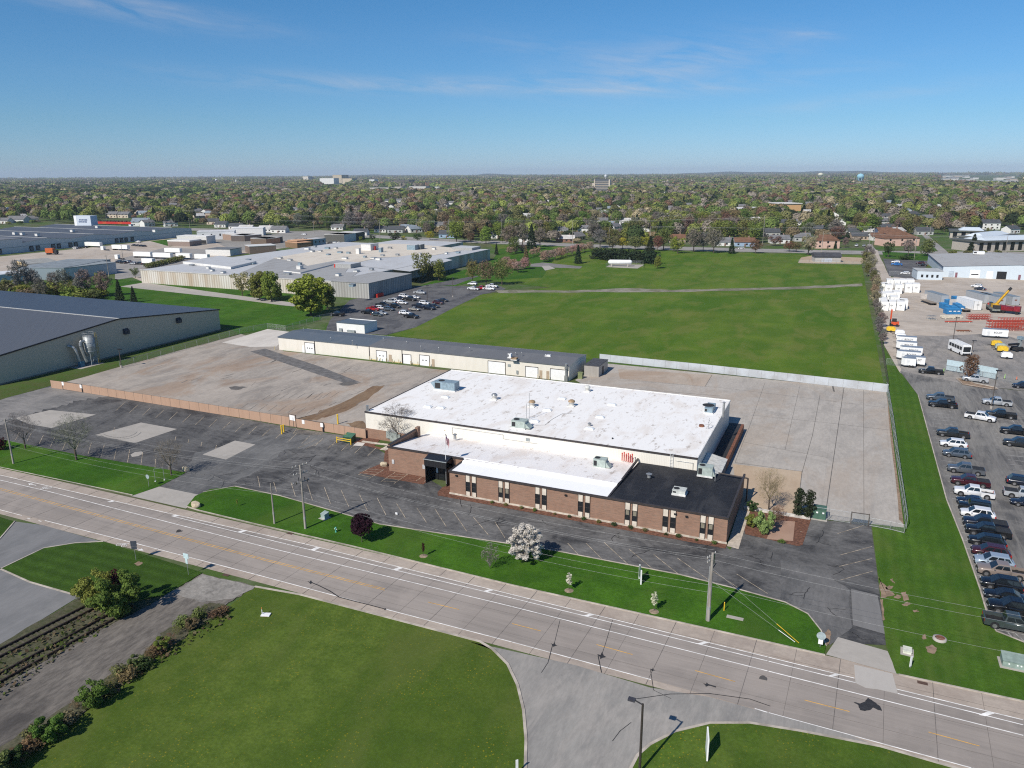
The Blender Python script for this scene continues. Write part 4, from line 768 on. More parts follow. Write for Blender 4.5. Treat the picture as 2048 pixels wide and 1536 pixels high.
# ---------------------------------------------------------------- the big factory and its roofscape
M_CONCP = NB('fluted_concrete', .9, .2)
def fluted(name, col, dirtc, pitch=1.5):
    n = NB(name, .9, .2); sp = n.N('ShaderNodeSeparateXYZ'); n.L(n.N('ShaderNodeNewGeometry').outputs['Position'], sp.inputs[0])
    u = n.math('ADD', sp.outputs[0], sp.outputs[1]); w = n.rng(n.math('ABSOLUTE', n.math('SUBTRACT', n.math('FRACT', n.math('DIVIDE', u, pitch)), .5)), .2, .34)
    cb = n.N('ShaderNodeCombineXYZ'); n.L(u, cb.inputs[0]); n.L(n.math('MULTIPLY', sp.outputs[2], .15), cb.inputs[1])
    f = n.noise(.12, 5, .6, cb.outputs[0], lo=.42, hi=.62)
    c = n.mix(f, col, dirtc); c = n.mix(n.math('MULTIPLY', w, .45), c, tuple(x*.55 for x in dirtc)); return n.set(c)
M_FLUTE = fluted('fluted_concrete_panels', (.60, .58, .53), (.44, .36, .27))
M_FLUTEG = fluted('grey_fluted_panels', (.40, .40, .38), (.32, .31, .29))
M_RG = membrane('gravel_roof', (.33, .33, .325), (.24, .23, .22), .5, None, speck=.3)
M_RL = membrane('light_roof', (.47, .48, .49), (.36, .35, .34), .4, (18, 4), .9, .3)
M_RC = membrane('cream_roof', (.62, .56, .47), (.45, .38, .3), .5, (20, 6), .88, .3)
fa = thing('factory', 'sprawling factory with fluted concrete walls and a wide pale roof full of vents', 'factory', (-260, 350, 0)); o = (-260, 350, 0)
FZ = 6.75
def plist(pts, z): return [tuple(P(x, y, z)) for x, y in pts]
fw = [(-331, 277), (-212, 277), (-209.6, 313), (-209.6, 437.5), (-250, 437.5), (-250, 478), (-305, 478), (-305, 449), (-331, 449)]
b = MB(); n_ = len(fw)
for i in range(n_):
    a, c = fw[i], fw[(i+1) % n_]
    b.poly([(a[0], a[1], 0), (c[0], c[1], 0), (c[0], c[1], FZ), (a[0], a[1], FZ)])
off(b, o).build('wall', M_FLUTE, fa)
off(MB().poly([(x, y, FZ-.05) for x, y in fw]), o).build('roof', M_RL, fa)
off(MB().box(-331.2, -212.0, 276.85, 277.1, FZ-.3, FZ+.15).box(-209.7, -209.3, 313.2, 437.6, FZ-.3, FZ+.2), o).build('coping', plain('pale_coping', (.5, .48, .45), .7), fa)
bl = MB().box(-212, -192, 277, 313, 0, FZ+.1, faces='-x+x-y+y'); off(bl, o).build('side_block', M_FLUTEG, fa)
off(MB().box(-212.2, -191.8, 276.8, 313.2, FZ+.1, FZ+.25), o).build('block_roof', M_RG, fa)
def patch(pts, mat, nm='roof_section', dz=.03):
    off(MB().poly(plist(pts, FZ+dz)), o).build(nm, mat, fa)
patch([(470, 550), (545, 518), (700, 498), (722, 502), (690, 545), (720, 543), (690, 562)], M_RG)
patch([(545, 516), (640, 500), (740, 487), (830, 488), (935, 498), (870, 510), (760, 515), (690, 530), (615, 532), (600, 524)], M_RC, dz=.06)
patch([(725, 525), (820, 510), (865, 511), (905, 520), (820, 543), (710, 531)], M_RL, dz=.09)
def raised(pts, h, mat, wmat, nm):
    q = [(p[0], p[1]) for p in plist(pts, FZ+.1)]; off(MB().prism(q, FZ, FZ+h, 0, 1), o).build(nm, [wmat, mat], fa)
M_FWHITE = plain('factory_white', (.66, .65, .62), .7, var=.12); M_FGREY = plain('factory_grey', (.34, .34, .33), .7, var=.15)
raised([(366, 527), (462, 538), (513, 526), (440, 515)], 1.2, M_RL, M_FWHITE, 'raised_roof')
raised([(567, 543), (601, 547), (690, 524), (674, 522)], .6, M_RG, M_FWHITE, 'raised_roof')
# penthouses and plant, each standing on the factory roof
def plant(nm, label, px0, px1, py, h, depth, mat, cat='penthouse', grp=None, extra=None):
    a, c = P(px0, py, FZ), P(px1, py, FZ); w_ = (c-a).length*.93; m = (a+c)/2
    t = thing(nm, label, cat, (m.x, m.y+depth/2, FZ), 0, grp)
    MB().box(-w_/2, w_/2, -depth/2, depth/2, 0, h, faces='-x+x-y+y').build('wall', mat, t)
    MB().box(-w_/2-.1, w_/2+.1, -depth/2-.1, depth/2+.1, h, h+.2).build('roof', M_RL, t)
    if extra: MB().box(*extra).build('door', M_RED, t)
    return t
plant('roof_penthouse', 'grey roof penthouse with a red door near the front of the factory roof', 665, 706, 536, 2.0, 9, M_FGREY, extra=(-5.3, -4.6, -4.6, -4.45, 0, 1.8))
plant('roof_penthouse', 'white roof penthouse with red door high on the middle of the factory roof', 720, 744, 501, 3.8, 9, M_FWHITE, extra=(4.6, 4.8, -2, 0, .2, 2.6))
plant('cooling_tower', 'glassy blue-grey cooling tower pair on the far part of the factory roof', 812, 832, 500, 3.0, 5, M_BLUEM, 'cooling tower'); plant('cooling_tower', 'dark square cooling tower beside the blue-grey one on the factory roof', 834, 842, 499, 3.0, 5, plain('dark_cooling_tower', (.1, .12, .13), .5), 'cooling tower')
plant('rear_block', 'low grey block with flat white roof at the rear end of the factory', 900, 948, 500, 1.4, 12, M_FGREY, 'rear block')
plant('roof_stack', 'white square stack in the middle of the factory roof', 711, 719, 508, 3.2, 2, M_FWHITE, 'roof stack'); plant('roof_stack', 'white box stack on the raised strip at the front of the factory roof', 592, 602, 541, 2.2, 2.5, M_FWHITE, 'roof stack')
plant('roof_duct', 'curved blue-grey duct housing behind the white roof penthouse', 757, 763, 505, 2.8, 2.5, M_BLUEM, 'roof duct')
rp = random.Random(4); places = []
for k, (px, py) in enumerate(((417, 537), (425, 542), (447, 546), (384, 531), (497, 521), (575, 549), (560, 517), (615, 499), (655, 498), (672, 497), (657, 510), (690, 518), (680, 506), (697, 507), (713, 543), (677, 552), (743, 540), (747, 517), (757, 520), (795, 511), (780, 497), (840, 509), (868, 499), (893, 508), (916, 506), (625, 504), (641, 503), (580, 521), (630, 494), (600, 530), (705, 573), (730, 515), (505, 528), (765, 512))):
    p = P(px, py, FZ+.1); w_, d_, h_ = rp.uniform(1.4, 3.2), rp.uniform(1.4, 2.4), rp.uniform(.6, 1.2)
    t = thing('roof_vent_unit', '', 'rooftop unit', (p.x, p.y, FZ+.1), rp.uniform(-.1, .1), 'small units on the factory roof')
    MB().box(-w_/2, w_/2, -d_/2, d_/2, 0, h_).build('casing', rp.choice((M_FWHITE, M_METAL, M_BLUEM)), t); MB().box(-w_/2-.15, w_/2+.15, -d_/2-.15, d_/2+.15, h_, h_+.15).build('cap', M_METAL, t)
    places.append((px, py, t))
places.sort(key=lambda q: (q[1] > 515, q[0]))
for row, nm in ((False, 'rear half'), (True, 'front half')):
    for k, (px, py, t) in enumerate([q for q in places if (q[1] > 515) == row]): t['label'] = f'small vent unit on the {nm} of the factory roof, {ORD[min(k, 19)]} from left'
stp = tag(MB().prism([(0, 0), (1.2, 0), (1.2, 5), (0, 5)], 0, 1.6).build('stair', M_RED, loc=(-191.6, 281, .07)), 'red stair against the shaded end wall of the factory block', 'stair')
# ---------------------------------------------------------------- long distribution warehouse with saw-tooth gables
ul = thing('distribution_warehouse', 'very long white warehouse of dark gabled roofs with dock doors facing the trailer yard', 'warehouse', (-600, 420, 0)); o = (-600, 420, 0)
ux, val, pk_, zv, zp = -548, [362, 400.5, 439, 477, 519], [381, 420, 458, 497], 6.9, 8.7
w = MB(); w.poly([(ux, 362, 0)] + [(ux, 519, 0)] + [(ux, 519, zv)] + [p for i in (3, 2, 1, 0) for p in ((ux, pk_[i], zp), (ux, val[i], zv))])
w.box(-700, ux, 362, 519, 0, zv, faces='+y'); off(w, o).build('wall', ribbed('bluish_white_cladding', (.52, .55, .58), .6, .08, .5, .12), ul)
tw = MB().box(-700, -547.5, 300, 361.9, 0, 9.9, faces='-x+x-y+y'); off(tw, o).build('tall_end', ribbed('bluish_white_cladding_b', (.55, .57, .59), .6, .08, .5, .1), ul)
off(MB().box(-700, -547.2, 299.8, 362.1, 9.9, 10.1), o).build('tall_roof', plain('slate_flat_roof', (.16, .17, .19), .8), ul)
M_ULR = membrane('dark_blue_roof', (.075, .09, .115), (.12, .13, .15), .3, None, speck=.1)
for i in range(4):
    off(MB().poly([(ux+.4, val[i], zv+.1), (-700, val[i], zv+.1), (-700, pk_[i], zp+.1), (ux+.4, pk_[i], zp+.1)]).poly([(ux+.4, pk_[i], zp+.1), (-700, pk_[i], zp+.1), (-700, val[i+1], zv+.1), (ux+.4, val[i+1], zv+.1)]), o).build('roof', M_ULR, ul)
    off(MB().box(-700, ux+.5, pk_[i]-.35, pk_[i]+.35, zp+.05, zp+.25), o).build('ridge_cap', plain('pale_ridge', (.45, .45, .43), .5), ul)
off(MB().box(ux, ux+.1, 362, 519, 4.1, 4.4).box(ux+.5, ux+.62, 300, 361.9, 4.1, 4.4), o).build('wall_band', M_BLUEM, ul)
for Y in (306, 318, 330, 333.6, 337.2, 340.8, 344.4, 368, 373, 385, 389.5, 399, 403.5, 440, 444.5, 449, 455):
    X = -547.5 if Y < 362 else ux
    d = off(MB().box(X, X+.35, Y-1.5, Y+1.5, .6, 3.9), o).build('dock_door', M_BLACK, ul); off(MB().box(X+.35, X+.42, Y-1, Y+1, 1.0, 3.2), o).build('panel', plain('dock_panel', (.16, .17, .18), .6), d)
for k, (px, py) in enumerate(((30, 468), (45, 469), (75, 471), (145, 463), (262, 452), (310, 463), (170, 452), (195, 455))):
    p = P(px, py, 8); t = thing('roof_vent_unit', ORD[k]+' small white unit along the dark gabled warehouse roofs', 'rooftop unit', (p.x, p.y, 7.6), 0, 'units on the gabled warehouse roofs'); MB().box(-1.5, 1.5, -1.2, 1.2, 0, 1.9).build('casing', M_FWHITE, t); MB().box(-1.7, 1.7, -1.4, 1.4, 1.9, 2.1).build('cap', M_METAL, t)
sg = P(150, 452, 8); tw_ = thing('sign_tower', 'tall white sign tower with blue lettering behind the dark gabled warehouse', 'sign tower', (sg.x, sg.y, 0), R(8))
MB().box(0, 19, 0, 8, 0, 17.5).build('tower', plain('tower_white', (.55, .60, .66), .6, var=.08), tw_); MB().box(0, 3, -.1, 0, 0, 17.5).build('edge_strip', M_WHITE, tw_)
lt = MB()
for z, xs in ((13.2, (6, 7.6, 9.4, 11, 12.6, 14.0)), (11.4, (5.2, 6.9, 8.4, 10.2, 11.8, 13.2))):
    for x in xs: lt.box(x, x+1.1, -.16, -.1, z, z+1.1)
lt.build('lettering', plain('sign_blue', (.05, .09, .2), .6), tw_)

# ---------------------------------------------------------------- generic building makers
def rect_px(px0, px1, py, depth, ang=None):
    """base line from two pixels on the ground (front wall), going back by depth"""
    a, c = P(px0, py if isinstance(py, (int, float)) else py[0]), P(px1, py if isinstance(py, (int, float)) else py[1]); return a, c
def block(nm, label, px0, py0, px1, py1, h, depth, wmat, rmat, cat='building', grp=None, doors=(), wins=0, par=.3, dmat=None):
    a, c = P(px0, py0), P(px1, py1); d = c-a; L_ = d.length; t = thing(nm, label, cat, (a.x, a.y, 0), math.atan2(d.y, d.x), grp)
    MB().box(0, L_, 0, depth, 0, h, faces='-x+x-y+y').build('wall', wmat, t)
    MB().box(-.15, L_+.15, -.15, depth+.15, h, h+par).build('roof', rmat, t)
    for x0, x1, z0, z1 in doors: MB().box(L_*x0, L_*x1, -.08, 0, z0, z1).build('door', dmat or M_DARKG, t)
    for k in range(wins): x = (k+.7)*L_/(wins+.4); MB().box(x-.6, x+.6, -.06, 0, h*.45, h*.75).build('window', M_GLASS, t)
    return t
W_ = lambda c: plain('wall_%d_%d_%d' % tuple(int(x*100) for x in c), c, .8, var=.12)
RF = lambda c: plain('roof_%d_%d_%d' % tuple(int(x*100) for x in c), c, .85, var=.2, scale=.3)
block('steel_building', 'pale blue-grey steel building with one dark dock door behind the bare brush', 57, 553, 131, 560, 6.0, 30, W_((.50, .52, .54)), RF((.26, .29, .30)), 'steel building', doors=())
sb = block('steel_building', 'shaded end of a blue-grey steel building with a black dock opening', 131, 560, 224, 541, 6.2, 26, ribbed('steel_blue_cladding', (.22, .27, .30), .5, .12), RF((.22, .25, .27)), 'steel building', doors=((.76, .88, .8, 4.2),))  # the end wall's shade is put into this darker cladding colour
block('yellow_shed', 'pale yellow end shed joined to the blue-grey steel building', 36, 540, 58, 549, 5.5, 16, W_((.62, .47, .25)), RF((.3, .3, .28)), 'shed')
block('white_shop', 'low white shop with flat roof at the edge of the trailer yard', -30, 570, 52, 562, 4.2, 16, W_((.42, .47, .52)), RF((.58, .6, .62)), 'shop')
block('flat_office', 'white-banded low brown office on the grass by the long warehouse', 336, 492, 380, 493, 3.6, 14, W_((.26, .2, .17)), W_((.70, .69, .66)), 'office', par=1.0); block('flat_office', 'upper white storey with dark garage behind the white-banded office', 355, 487, 414, 488, 5.6, 12, W_((.62, .61, .58)), W_((.70, .69, .66)), 'office', doors=((.82, .99, 0, 3),), par=.6)
block('white_workshop', 'white two-storey workshop with small windows beyond the banded office', 395, 480, 470, 478, 6.5, 18, W_((.62, .63, .64)), RF((.6, .6, .6)), 'workshop', wins=4)
block('brown_workshop', 'brown block workshop with a wide garage door and white rear storey', 446, 479, 490, 483, 4.6, 16, W_((.30, .21, .16)), W_((.62, .60, .57)), 'workshop', doors=((.65, .92, 0, 2.8),), dmat=W_((.22, .14, .11)))
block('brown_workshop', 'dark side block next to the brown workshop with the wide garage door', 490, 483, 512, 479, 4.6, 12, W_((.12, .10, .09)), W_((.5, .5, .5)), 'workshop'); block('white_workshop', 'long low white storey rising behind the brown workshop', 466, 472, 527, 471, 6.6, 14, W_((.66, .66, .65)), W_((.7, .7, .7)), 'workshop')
block('orange_workshop', 'low orange-tan brick workshop with flat grey roof beside the brown one', 502, 487, 533, 489, 4.2, 14, W_((.48, .25, .14)), RF((.38, .37, .35)), 'workshop'); block('orange_workshop', 'shaded dark end of the orange-tan brick workshop', 533, 489, 566, 484, 4.2, 14, W_((.15, .11, .08)), RF((.38, .37, .35)), 'workshop')  # second block: the workshop's end, with its shade mixed into the wall colour
block('grey_roof_shop', 'white shop with dark roof behind the parked trailers', 412, 511, 461, 512, 4.2, 14, W_((.66, .65, .62)), RF((.15, .16, .17)), 'shop'); block('brick_shop', 'brown brick shop with white rim beside the factory roof', 500, 508, 553, 505, 5.0, 14, W_((.20, .15, .12)), W_((.6, .6, .58)), 'shop')
block('tan_shop', 'low shop with orange flat roof close behind the factory', 571, 494, 595, 497, 3.8, 12, W_((.22, .14, .08)), RF((.58, .34, .2)), 'shop'); block('tan_shop', 'larger low shop with orange flat roof and dark bay behind the factory', 595, 495, 627, 492, 4.8, 12, W_((.20, .13, .08)), RF((.60, .37, .22)), 'shop', doors=((.7, .9, 0, 3),)); block('blue_grey_shop', 'small blue-grey shop beside the larger orange roofed shop', 627, 492, 652, 489, 4.8, 10, W_((.36, .42, .48)), RF((.5, .5, .5)), 'shop', wins=3)
block('white_garage', 'bright white garage block with overhanging dark side behind the factory', 653, 484, 689, 485, 6.0, 18, W_((.70, .70, .69)), RF((.62, .60, .56)), 'garage', doors=((.1, .3, 0, 3.2),), dmat=M_DOORW); block('white_garage', 'shaded wide side of the bright white garage block', 689, 485, 730, 478, 6.0, 18, W_((.10, .10, .09)), RF((.62, .60, .56)), 'garage')  # second block: side of the white garage, its shade painted as a near-black wall
# ---------------------------------------------------------------- contractor's hall on the equipment yard
A_ = P(1884, 554); dr = P(1857, 508, 5.4)-A_; ang = math.atan2(dr.y, dr.x)-math.pi/2
ct = thing('contractor_hall', 'wide pale blue steel hall with dock doors behind the equipment yard', 'hall', (A_.x, A_.y, 0), ang)
Lh, Dh = 84, max(60, math.hypot(dr.x, dr.y)); M_PB = ribbed('pale_blue_cladding', (.55, .62, .67), .5, .10, .5, .06)
ridge = 33.5
MB().poly([(0, 0, 0), (Lh, 0, 0), (Lh, 0, 5.5), (ridge, 0, 7.4), (0, 0, 5.4)]).poly([(0, 0, 0), (0, 0, 5.4), (0, Dh, 5.4), (0, Dh, 0)]).build('wall', M_PB, ct)
MB().poly([(-.3, -.3, 5.45), (ridge, -.3, 7.5), (ridge, Dh, 7.5), (-.3, Dh, 5.45)]).poly([(ridge, -.3, 7.5), (Lh, -.3, 5.55), (Lh, Dh, 5.55), (ridge, Dh, 7.5)]).build('roof', membrane('silver_roof', (.37, .37, .365), (.28, .27, .26), .4, (60, 6), .85, .2), ct)
MB().box(-.35, -.2, -.35, Dh, 5.1, 5.5).build('gutter', plain('navy_gutter', (.06, .08, .12), .5), ct)
def on_ct(px): 
    p = PY(px, 554, A_.y); 
    lo, hi = 0., Lh
    for _ in range(40):
        m = (lo+hi)/2; q = Q((A_.x+math.cos(ang)*m, A_.y+math.sin(ang)*m, 1))
        if q[0] < px: lo = m
        else: hi = m
    return lo
for x0, x1, h, m in ((1939, 1959, 4.2, M_DOORW), (1972, 1985, 3.8, M_DOORW), (1992.7, 2012, 3.9, M_BLACK)):
    d = MB().box(on_ct(x0), on_ct(x1), -.1, 0, .1, h).build('garage_door', m, ct)
    if m is M_DOORW and x0 < 1950: MB().box(on_ct(x0)+.6, on_ct(x1)-.6, -.13, -.1, 1.7, 2.2).build('pane', M_GLASS, d)
for x0, x1, m in ((1897, 1907, plain('pale_door', (.42, .48, .54), .5)), (1910, 1914.5, W_((.22, .10, .12))), (2036, 2041, W_((.22, .10, .12)))): MB().box(on_ct(x0), on_ct(x1), -.1, 0, 0, 3.2 if x0 < 1900 else 2.6).build('door', m, ct)
rtu('rooftop_unit', 'white boxy unit at the rear ridge of the pale blue steel hall', 1957, 508, 7, 5.5, 3, 1.3, M_WHITE)
an_ = P(1833, 559); 
ax = thing('hall_annex', 'low pale blue annex with four small windows in front of the steel hall', 'annex', (an_.x, an_.y, 0), math.atan2((P(1884, 560.5)-an_).y, (P(1884, 560.5)-an_).x))
La = (P(1884, 560.5)-an_).length; MB().box(0, La, 0, 12, 0, 4.4, faces='-x+x-y+y').build('wall', M_PB, ax); MB().box(-.2, La+.2, -.2, 12, 4.4, 4.6).build('roof', RF((.42, .43, .43)), ax)
for k in range(4): w = MB().box(La*(.2+.2*k)-.5, La*(.2+.2*k)+.5, -.06, 0, 1.2, 2.6).build('window', M_GLASS, ax)
# long curved-roof office complex behind the hall
M_OFR = plain('pale_skylight_roof', (.56, .62, .67), .5, var=.1); M_OFW = plain('office_pale_wall', (.42, .38, .33), .8); M_OFD = plain('office_dark_fascia', (.10, .105, .095), .7)
def office(label, px0, py0, px1, py1, h, depth, sk):
    a, c = P(px0, py0), P(px1, py1); d = c-a; L_ = d.length; t = thing('office_complex', label, 'office', (a.x, a.y, 0), math.atan2(d.y, d.x), 'low offices with glazed roofs')
    MB().box(0, L_, 1.5, depth-1.5, 0, h, faces='-x+x-y+y').build('wall', M_OFW, t); MB().box(-1, L_+1, 0, depth, h-.9, h).build('fascia', M_OFD, t)
    MB().add([(L_*sk[0], 3, h), (L_*sk[1], 3, h), (L_*sk[1], depth-3, h), (L_*sk[0], depth-3, h), (L_*sk[0]+3, depth*.4, h+2.2), (L_*sk[1]-3, depth*.4, h+2.2), (L_*sk[1]-3, depth*.6, h+2.2), (L_*sk[0]+3, depth*.6, h+2.2)], [(0, 1, 5, 4), (1, 2, 6, 5), (2, 3, 7, 6), (3, 0, 4, 7), (4, 5, 6, 7)]).build('roof', M_OFR, t)
    for k in range(int(L_/6)): MB().box(2+k*6, 5+k*6, 1.42, 1.5, .8, h-1.2).build('window', M_GLASS, t)
office('low dark-eaved office with a pale glazed roof beyond the cross street', 1899, 477, 1968, 479, 6.5, 24, (.25, .98)); office('angled low office with pale glazed roof linking two others', 1968, 490, 2032, 482, 5.5, 20, (.1, .9)); office('long dark-eaved office with pale glazed roof right behind the steel hall', 1955, 505, 2110, 501, 7.5, 26, (.12, .98))
# ---------------------------------------------------------------- houses
HW = {'w': (.70, .69, .66), 'c': (.58, .50, .40), 't': (.42, .33, .26), 'b': (.30, .40, .52), 'p': (.62, .42, .34), 'g': (.40, .41, .40), 'n': (.10, .13, .2), 'k': (.26, .14, .10)}
HR = {'g': (.17, .17, .175), 'd': (.075, .08, .088), 'b': (.17, .09, .055), 'w': (.50, .49, .47), 's': (.22, .26, .3), 'r': (.2, .06, .05)}
houses = []
def house(px, py, w, d, h, wall, roof, rz=0, hip=False, detail=True, base=None, label=None):
    p = P(px, py) if base is None else Vector(base); t = thing('house', label or '', 'house', (p.x, p.y, 0), rz, 'suburban houses')
    wm, rm = W_(HW[wall]), RF(HR[roof]); rh = d*.3
    wl_ = MB().box(-w/2, w/2, 0, d, 0, h, faces='-x+x-y+y')
    if not hip:
        for x in (-w/2, w/2): wl_.poly([(x, 0, h), (x, d, h), (x, d/2, h+rh)])
    wl_.build('wall', wm, t)
    e = .5; k = w*.28 if hip else -e
    r = MB().add([(-w/2-e, -e, h-.12), (w/2+e, -e, h-.12), (w/2+e, d+e, h-.12), (-w/2-e, d+e, h-.12), (-w/2+k, d/2, h+rh+.1), (w/2-k, d/2, h+rh+.1)], [(0, 1, 5, 4), (2, 3, 4, 5), (1, 2, 5), (3, 0, 4)] if hip else [(0, 1, 5, 4), (2, 3, 4, 5)])
    rf = r.build('roof', rm, t)
    if detail:
        MB().box(w*.2, w*.2+.8, d*.55, d*.55+.8, h+rh*.5, h+rh+1.1).build('chimney', W_((.3, .2, .16)), rf)
        MB().box(-.55, .55, -.08, 0, 0, 2.1).build('door', W_((.2, .12, .09)), t)
        nw = 2 if w < 11 else 3
        for zz in ([1.0] if h < 4.2 else [1.0, 3.7]):
            for i in range(nw):
                x = -w/2 + (i+.5)*w/nw + (1.2 if abs(-w/2+(i+.5)*w/nw) < 1.3 and zz < 2 else 0)
                MB().box(x-.7, x+.7, -.06, 0, zz, zz+1.25).build('window', M_GLASS, t)
    houses.append((px, py, t, wall, roof, h)); return t
TILT = R(17)
# near side of the street behind the field
for a in ((1655, 497, 15, 11, 5.6, 'p', 'b', .1, True), (1640, 490, 10, 9, 3.4, 't', 'd', .3), (1605, 483, 11, 9, 3.4, 'g', 'g'), (1560, 487, 13, 9, 3.2, 'w', 'g'), (1590, 455, 10, 9, 4.8, 'w', 'g'), (1572, 452, 11, 9, 3.6, 'w', 'd'), (1490, 493, 13, 9, 3.2, 'b', 'b'), (1450, 492, 15, 9, 3.0, 'w', 'g'), (1512, 447, 11, 9, 3.6, 'w', 'w'), (1505, 453, 12, 9, 3.6, 'w', 'g'), (1352, 485, 13, 9, 3.2, 't', 'b'), (1345, 447, 12, 9, 5.6, 'c', 'g'), (1335, 437, 9, 8, 3.4, 'w', 'w'), (1298, 468, 9, 9, 4.0, 'w', 'w', R(90)), (1236, 463, 13, 9, 4.6, 'w', 'g', R(60)), (1250, 449, 11, 9, 3.6, 'w', 'w'), (1218, 455, 10, 8, 3.3, 'w', 's'), (1205, 447, 10, 8, 3.4, 'w', 'g'), (1208, 430, 9, 8, 3.4, 'w', 'w'), (1222, 421, 9, 8, 3.4, 'w', 's'), (1160, 481, 12, 9, 3.4, 'c', 'g', R(50)), (1167, 466, 10, 8, 4.2, 'w', 'g'), (1130, 485, 13, 8, 2.9, 'k', 'w'), (1122, 467, 11, 8, 3.2, 'w', 'g'), (1048, 484, 14, 9, 3.0, 'w', 'd'), (996, 477, 11, 8, 3.2, 'w', 'g'), (1060, 445, 10, 8, 3.4, 'k', 'r'), (1093, 447, 9, 8, 3.6, 'w', 'g', R(90)), (1052, 437, 10, 8, 3.4, 'w', 'w'), (990, 429, 9, 8, 3.4, 'w', 'g'),
          (790, 466, 13, 9, 3.4, 'g', 'd'), (812, 464, 10, 8, 4.2, 'w', 's'), (833, 465, 11, 9, 3.6, 'w', 's', R(40)), (760, 465, 10, 8, 3.2, 'w', 'd'), (720, 471, 11, 8, 3.2, 'w', 'd'), (893, 476, 12, 9, 3.4, 'b', 'd'), (880, 457, 10, 8, 3.4, 'w', 'g'), (850, 430, 9, 8, 3.4, 'w', 'g'), (868, 428, 9, 8, 3.4, 'w', 'w'), (743, 427, 9, 8, 3.6, 'w', 'g', R(60)), (674, 460, 11, 8, 3, 'w', 'g'), (625, 425, 9, 8, 3.6, 'w', 'g', R(70)),
          (400, 440, 12, 9, 5.0, 'c', 'w', R(50)), (395, 428, 11, 9, 4.6, 'c', 'g', R(40)), (425, 449, 12, 9, 3.4, 'c', 'd'), (440, 455, 11, 9, 3.4, 'w', 'd'), (343, 453, 12, 9, 4.2, 'w', 'g', R(40)), (300, 453, 11, 8, 4.4, 'w', 'g', R(65)), (280, 452, 16, 12, 4.4, 'w', 's', .2), (222, 436, 14, 10, 4.8, 'c', 'g'), (246, 436, 13, 10, 4.6, 'c', 'g'), (282, 433, 12, 9, 4.4, 'w', 's'), (30, 446, 20, 12, 4.0, 'w', 'g'), (65, 443, 12, 9, 3.6, 'w', 'g', R(50)), (48, 439, 9, 8, 4.2, 'w', 'w', R(70)), (5, 447, 12, 9, 3.4, 'w', 'g'), (20, 424, 16, 10, 3.6, 'c', 'w'), (470, 459, 12, 8, 3.4, 'w', 'd'), (490, 463, 12, 8, 3.4, 'w', 'w'), (530, 464, 12, 8, 3.2, 'w', 'w'), (556, 466, 13, 9, 3.4, 'w', 'g'),
          # along the cross street
          (1803, 492, 24, 12, 5.6, 'p', 'b', R(12), True), (1792, 480, 14, 10, 5.4, 'p', 'b', R(12), True), (1772, 477, 11, 9, 5.6, 'n', 'b', R(10)), (1756, 481, 9, 8, 3.2, 'w', 'b', R(10)), (1745, 471, 12, 8, 3.0, 'w', 'w'), (1800, 471, 13, 9, 3.6, 'w', 'w', R(35)), (1775, 464, 14, 10, 3.6, 'g', 'd', R(15)), (1770, 451, 12, 9, 4.6, 'w', 'g', R(30)), (1770, 441, 12, 9, 4.6, 'w', 'd'), (1800, 420, 13, 10, 4.4, 'w', 'w', R(30)), (1815, 428, 13, 10, 4.0, 'w', 's', R(30)), (1830, 435, 12, 9, 4.0, 'b', 'd', R(30)), (1860, 442, 12, 9, 3.6, 'w', 'g', R(20)), (1876, 418, 11, 9, 3.6, 'w', 'w', R(20)), (1982, 459, 14, 9, 6.0, 'w', 'd'), (2000, 455, 10, 8, 4, 'w', 'g', R(60)), (2030, 467, 11, 8, 4, 'w', 'd', R(30)), (1956, 416, 11, 9, 4.6, 'b', 's'), (1690, 454, 9, 8, 4.6, 'w', 'g', R(80)), (1683, 446, 9, 8, 4.6, 'w', 'g', R(80)), (1676, 437, 9, 8, 4.6, 'w', 'w', R(80)), (1682, 415, 9, 8, 4.2, 'w', 'g', R(80)), (1720, 480, 11, 8, 3.2, 't', 'd'), (1710, 470, 10, 8, 3.2, 'w', 'd'), (1640, 465, 10, 8, 3.4, 't', 'd'), (1616, 413, 11, 9, 4.2, 'n', 'g'), (1545, 473, 11, 9, 3.4, 'g', 'd'), (1850, 470, 12, 9, 3.4, 'g', 'd')):
    px, py, w, d, h, wc, rc2 = a[:7]; house(px, py, w*1.12, d*1.1, h, wc, rc2, TILT + (a[7] if len(a) > 7 else 0), len(a) > 8)
rh = random.Random(21)
for k in range(74):          # roofs that show between the trees farther out
    y = 384 + 50*rh.random()**1.1; x = rh.uniform(20, 2030)
    if abs(x-1205) < 40 and y < 385: continue
    house(x, y, rh.uniform(9, 14), 9, rh.uniform(3.4, 5.6), rh.choice('wwwwcgt'), rh.choice('ggwsdb'), TILT+rh.choice((0, R(90)))+rh.uniform(-.2, .2), detail=False)
WN = {'w': 'white', 'c': 'cream', 't': 'tan', 'b': 'light blue', 'p': 'pinkish', 'g': 'grey', 'n': 'navy', 'k': 'brown'}; RN = {'g': 'grey', 'd': 'dark', 'b': 'brown', 'w': 'pale', 's': 'blue-grey', 'r': 'red'}
def zone(px, py):
    col_ = 'past the gabled warehouse' if px < 330 else 'past the workshops' if px < 620 else 'past the factory' if px < 960 else 'past the blossom rows' if px < 1200 else 'past the conifer hedge' if px < 1420 else 'past the field' if px < 1700 else 'by the cross street' if px < 1880 else 'past the steel hall'
    return col_ + (' on the near street' if py > 470 else ' one block back' if py > 440 else ' deep in trees' if py > 405 else ' near the skyline')
from collections import defaultdict
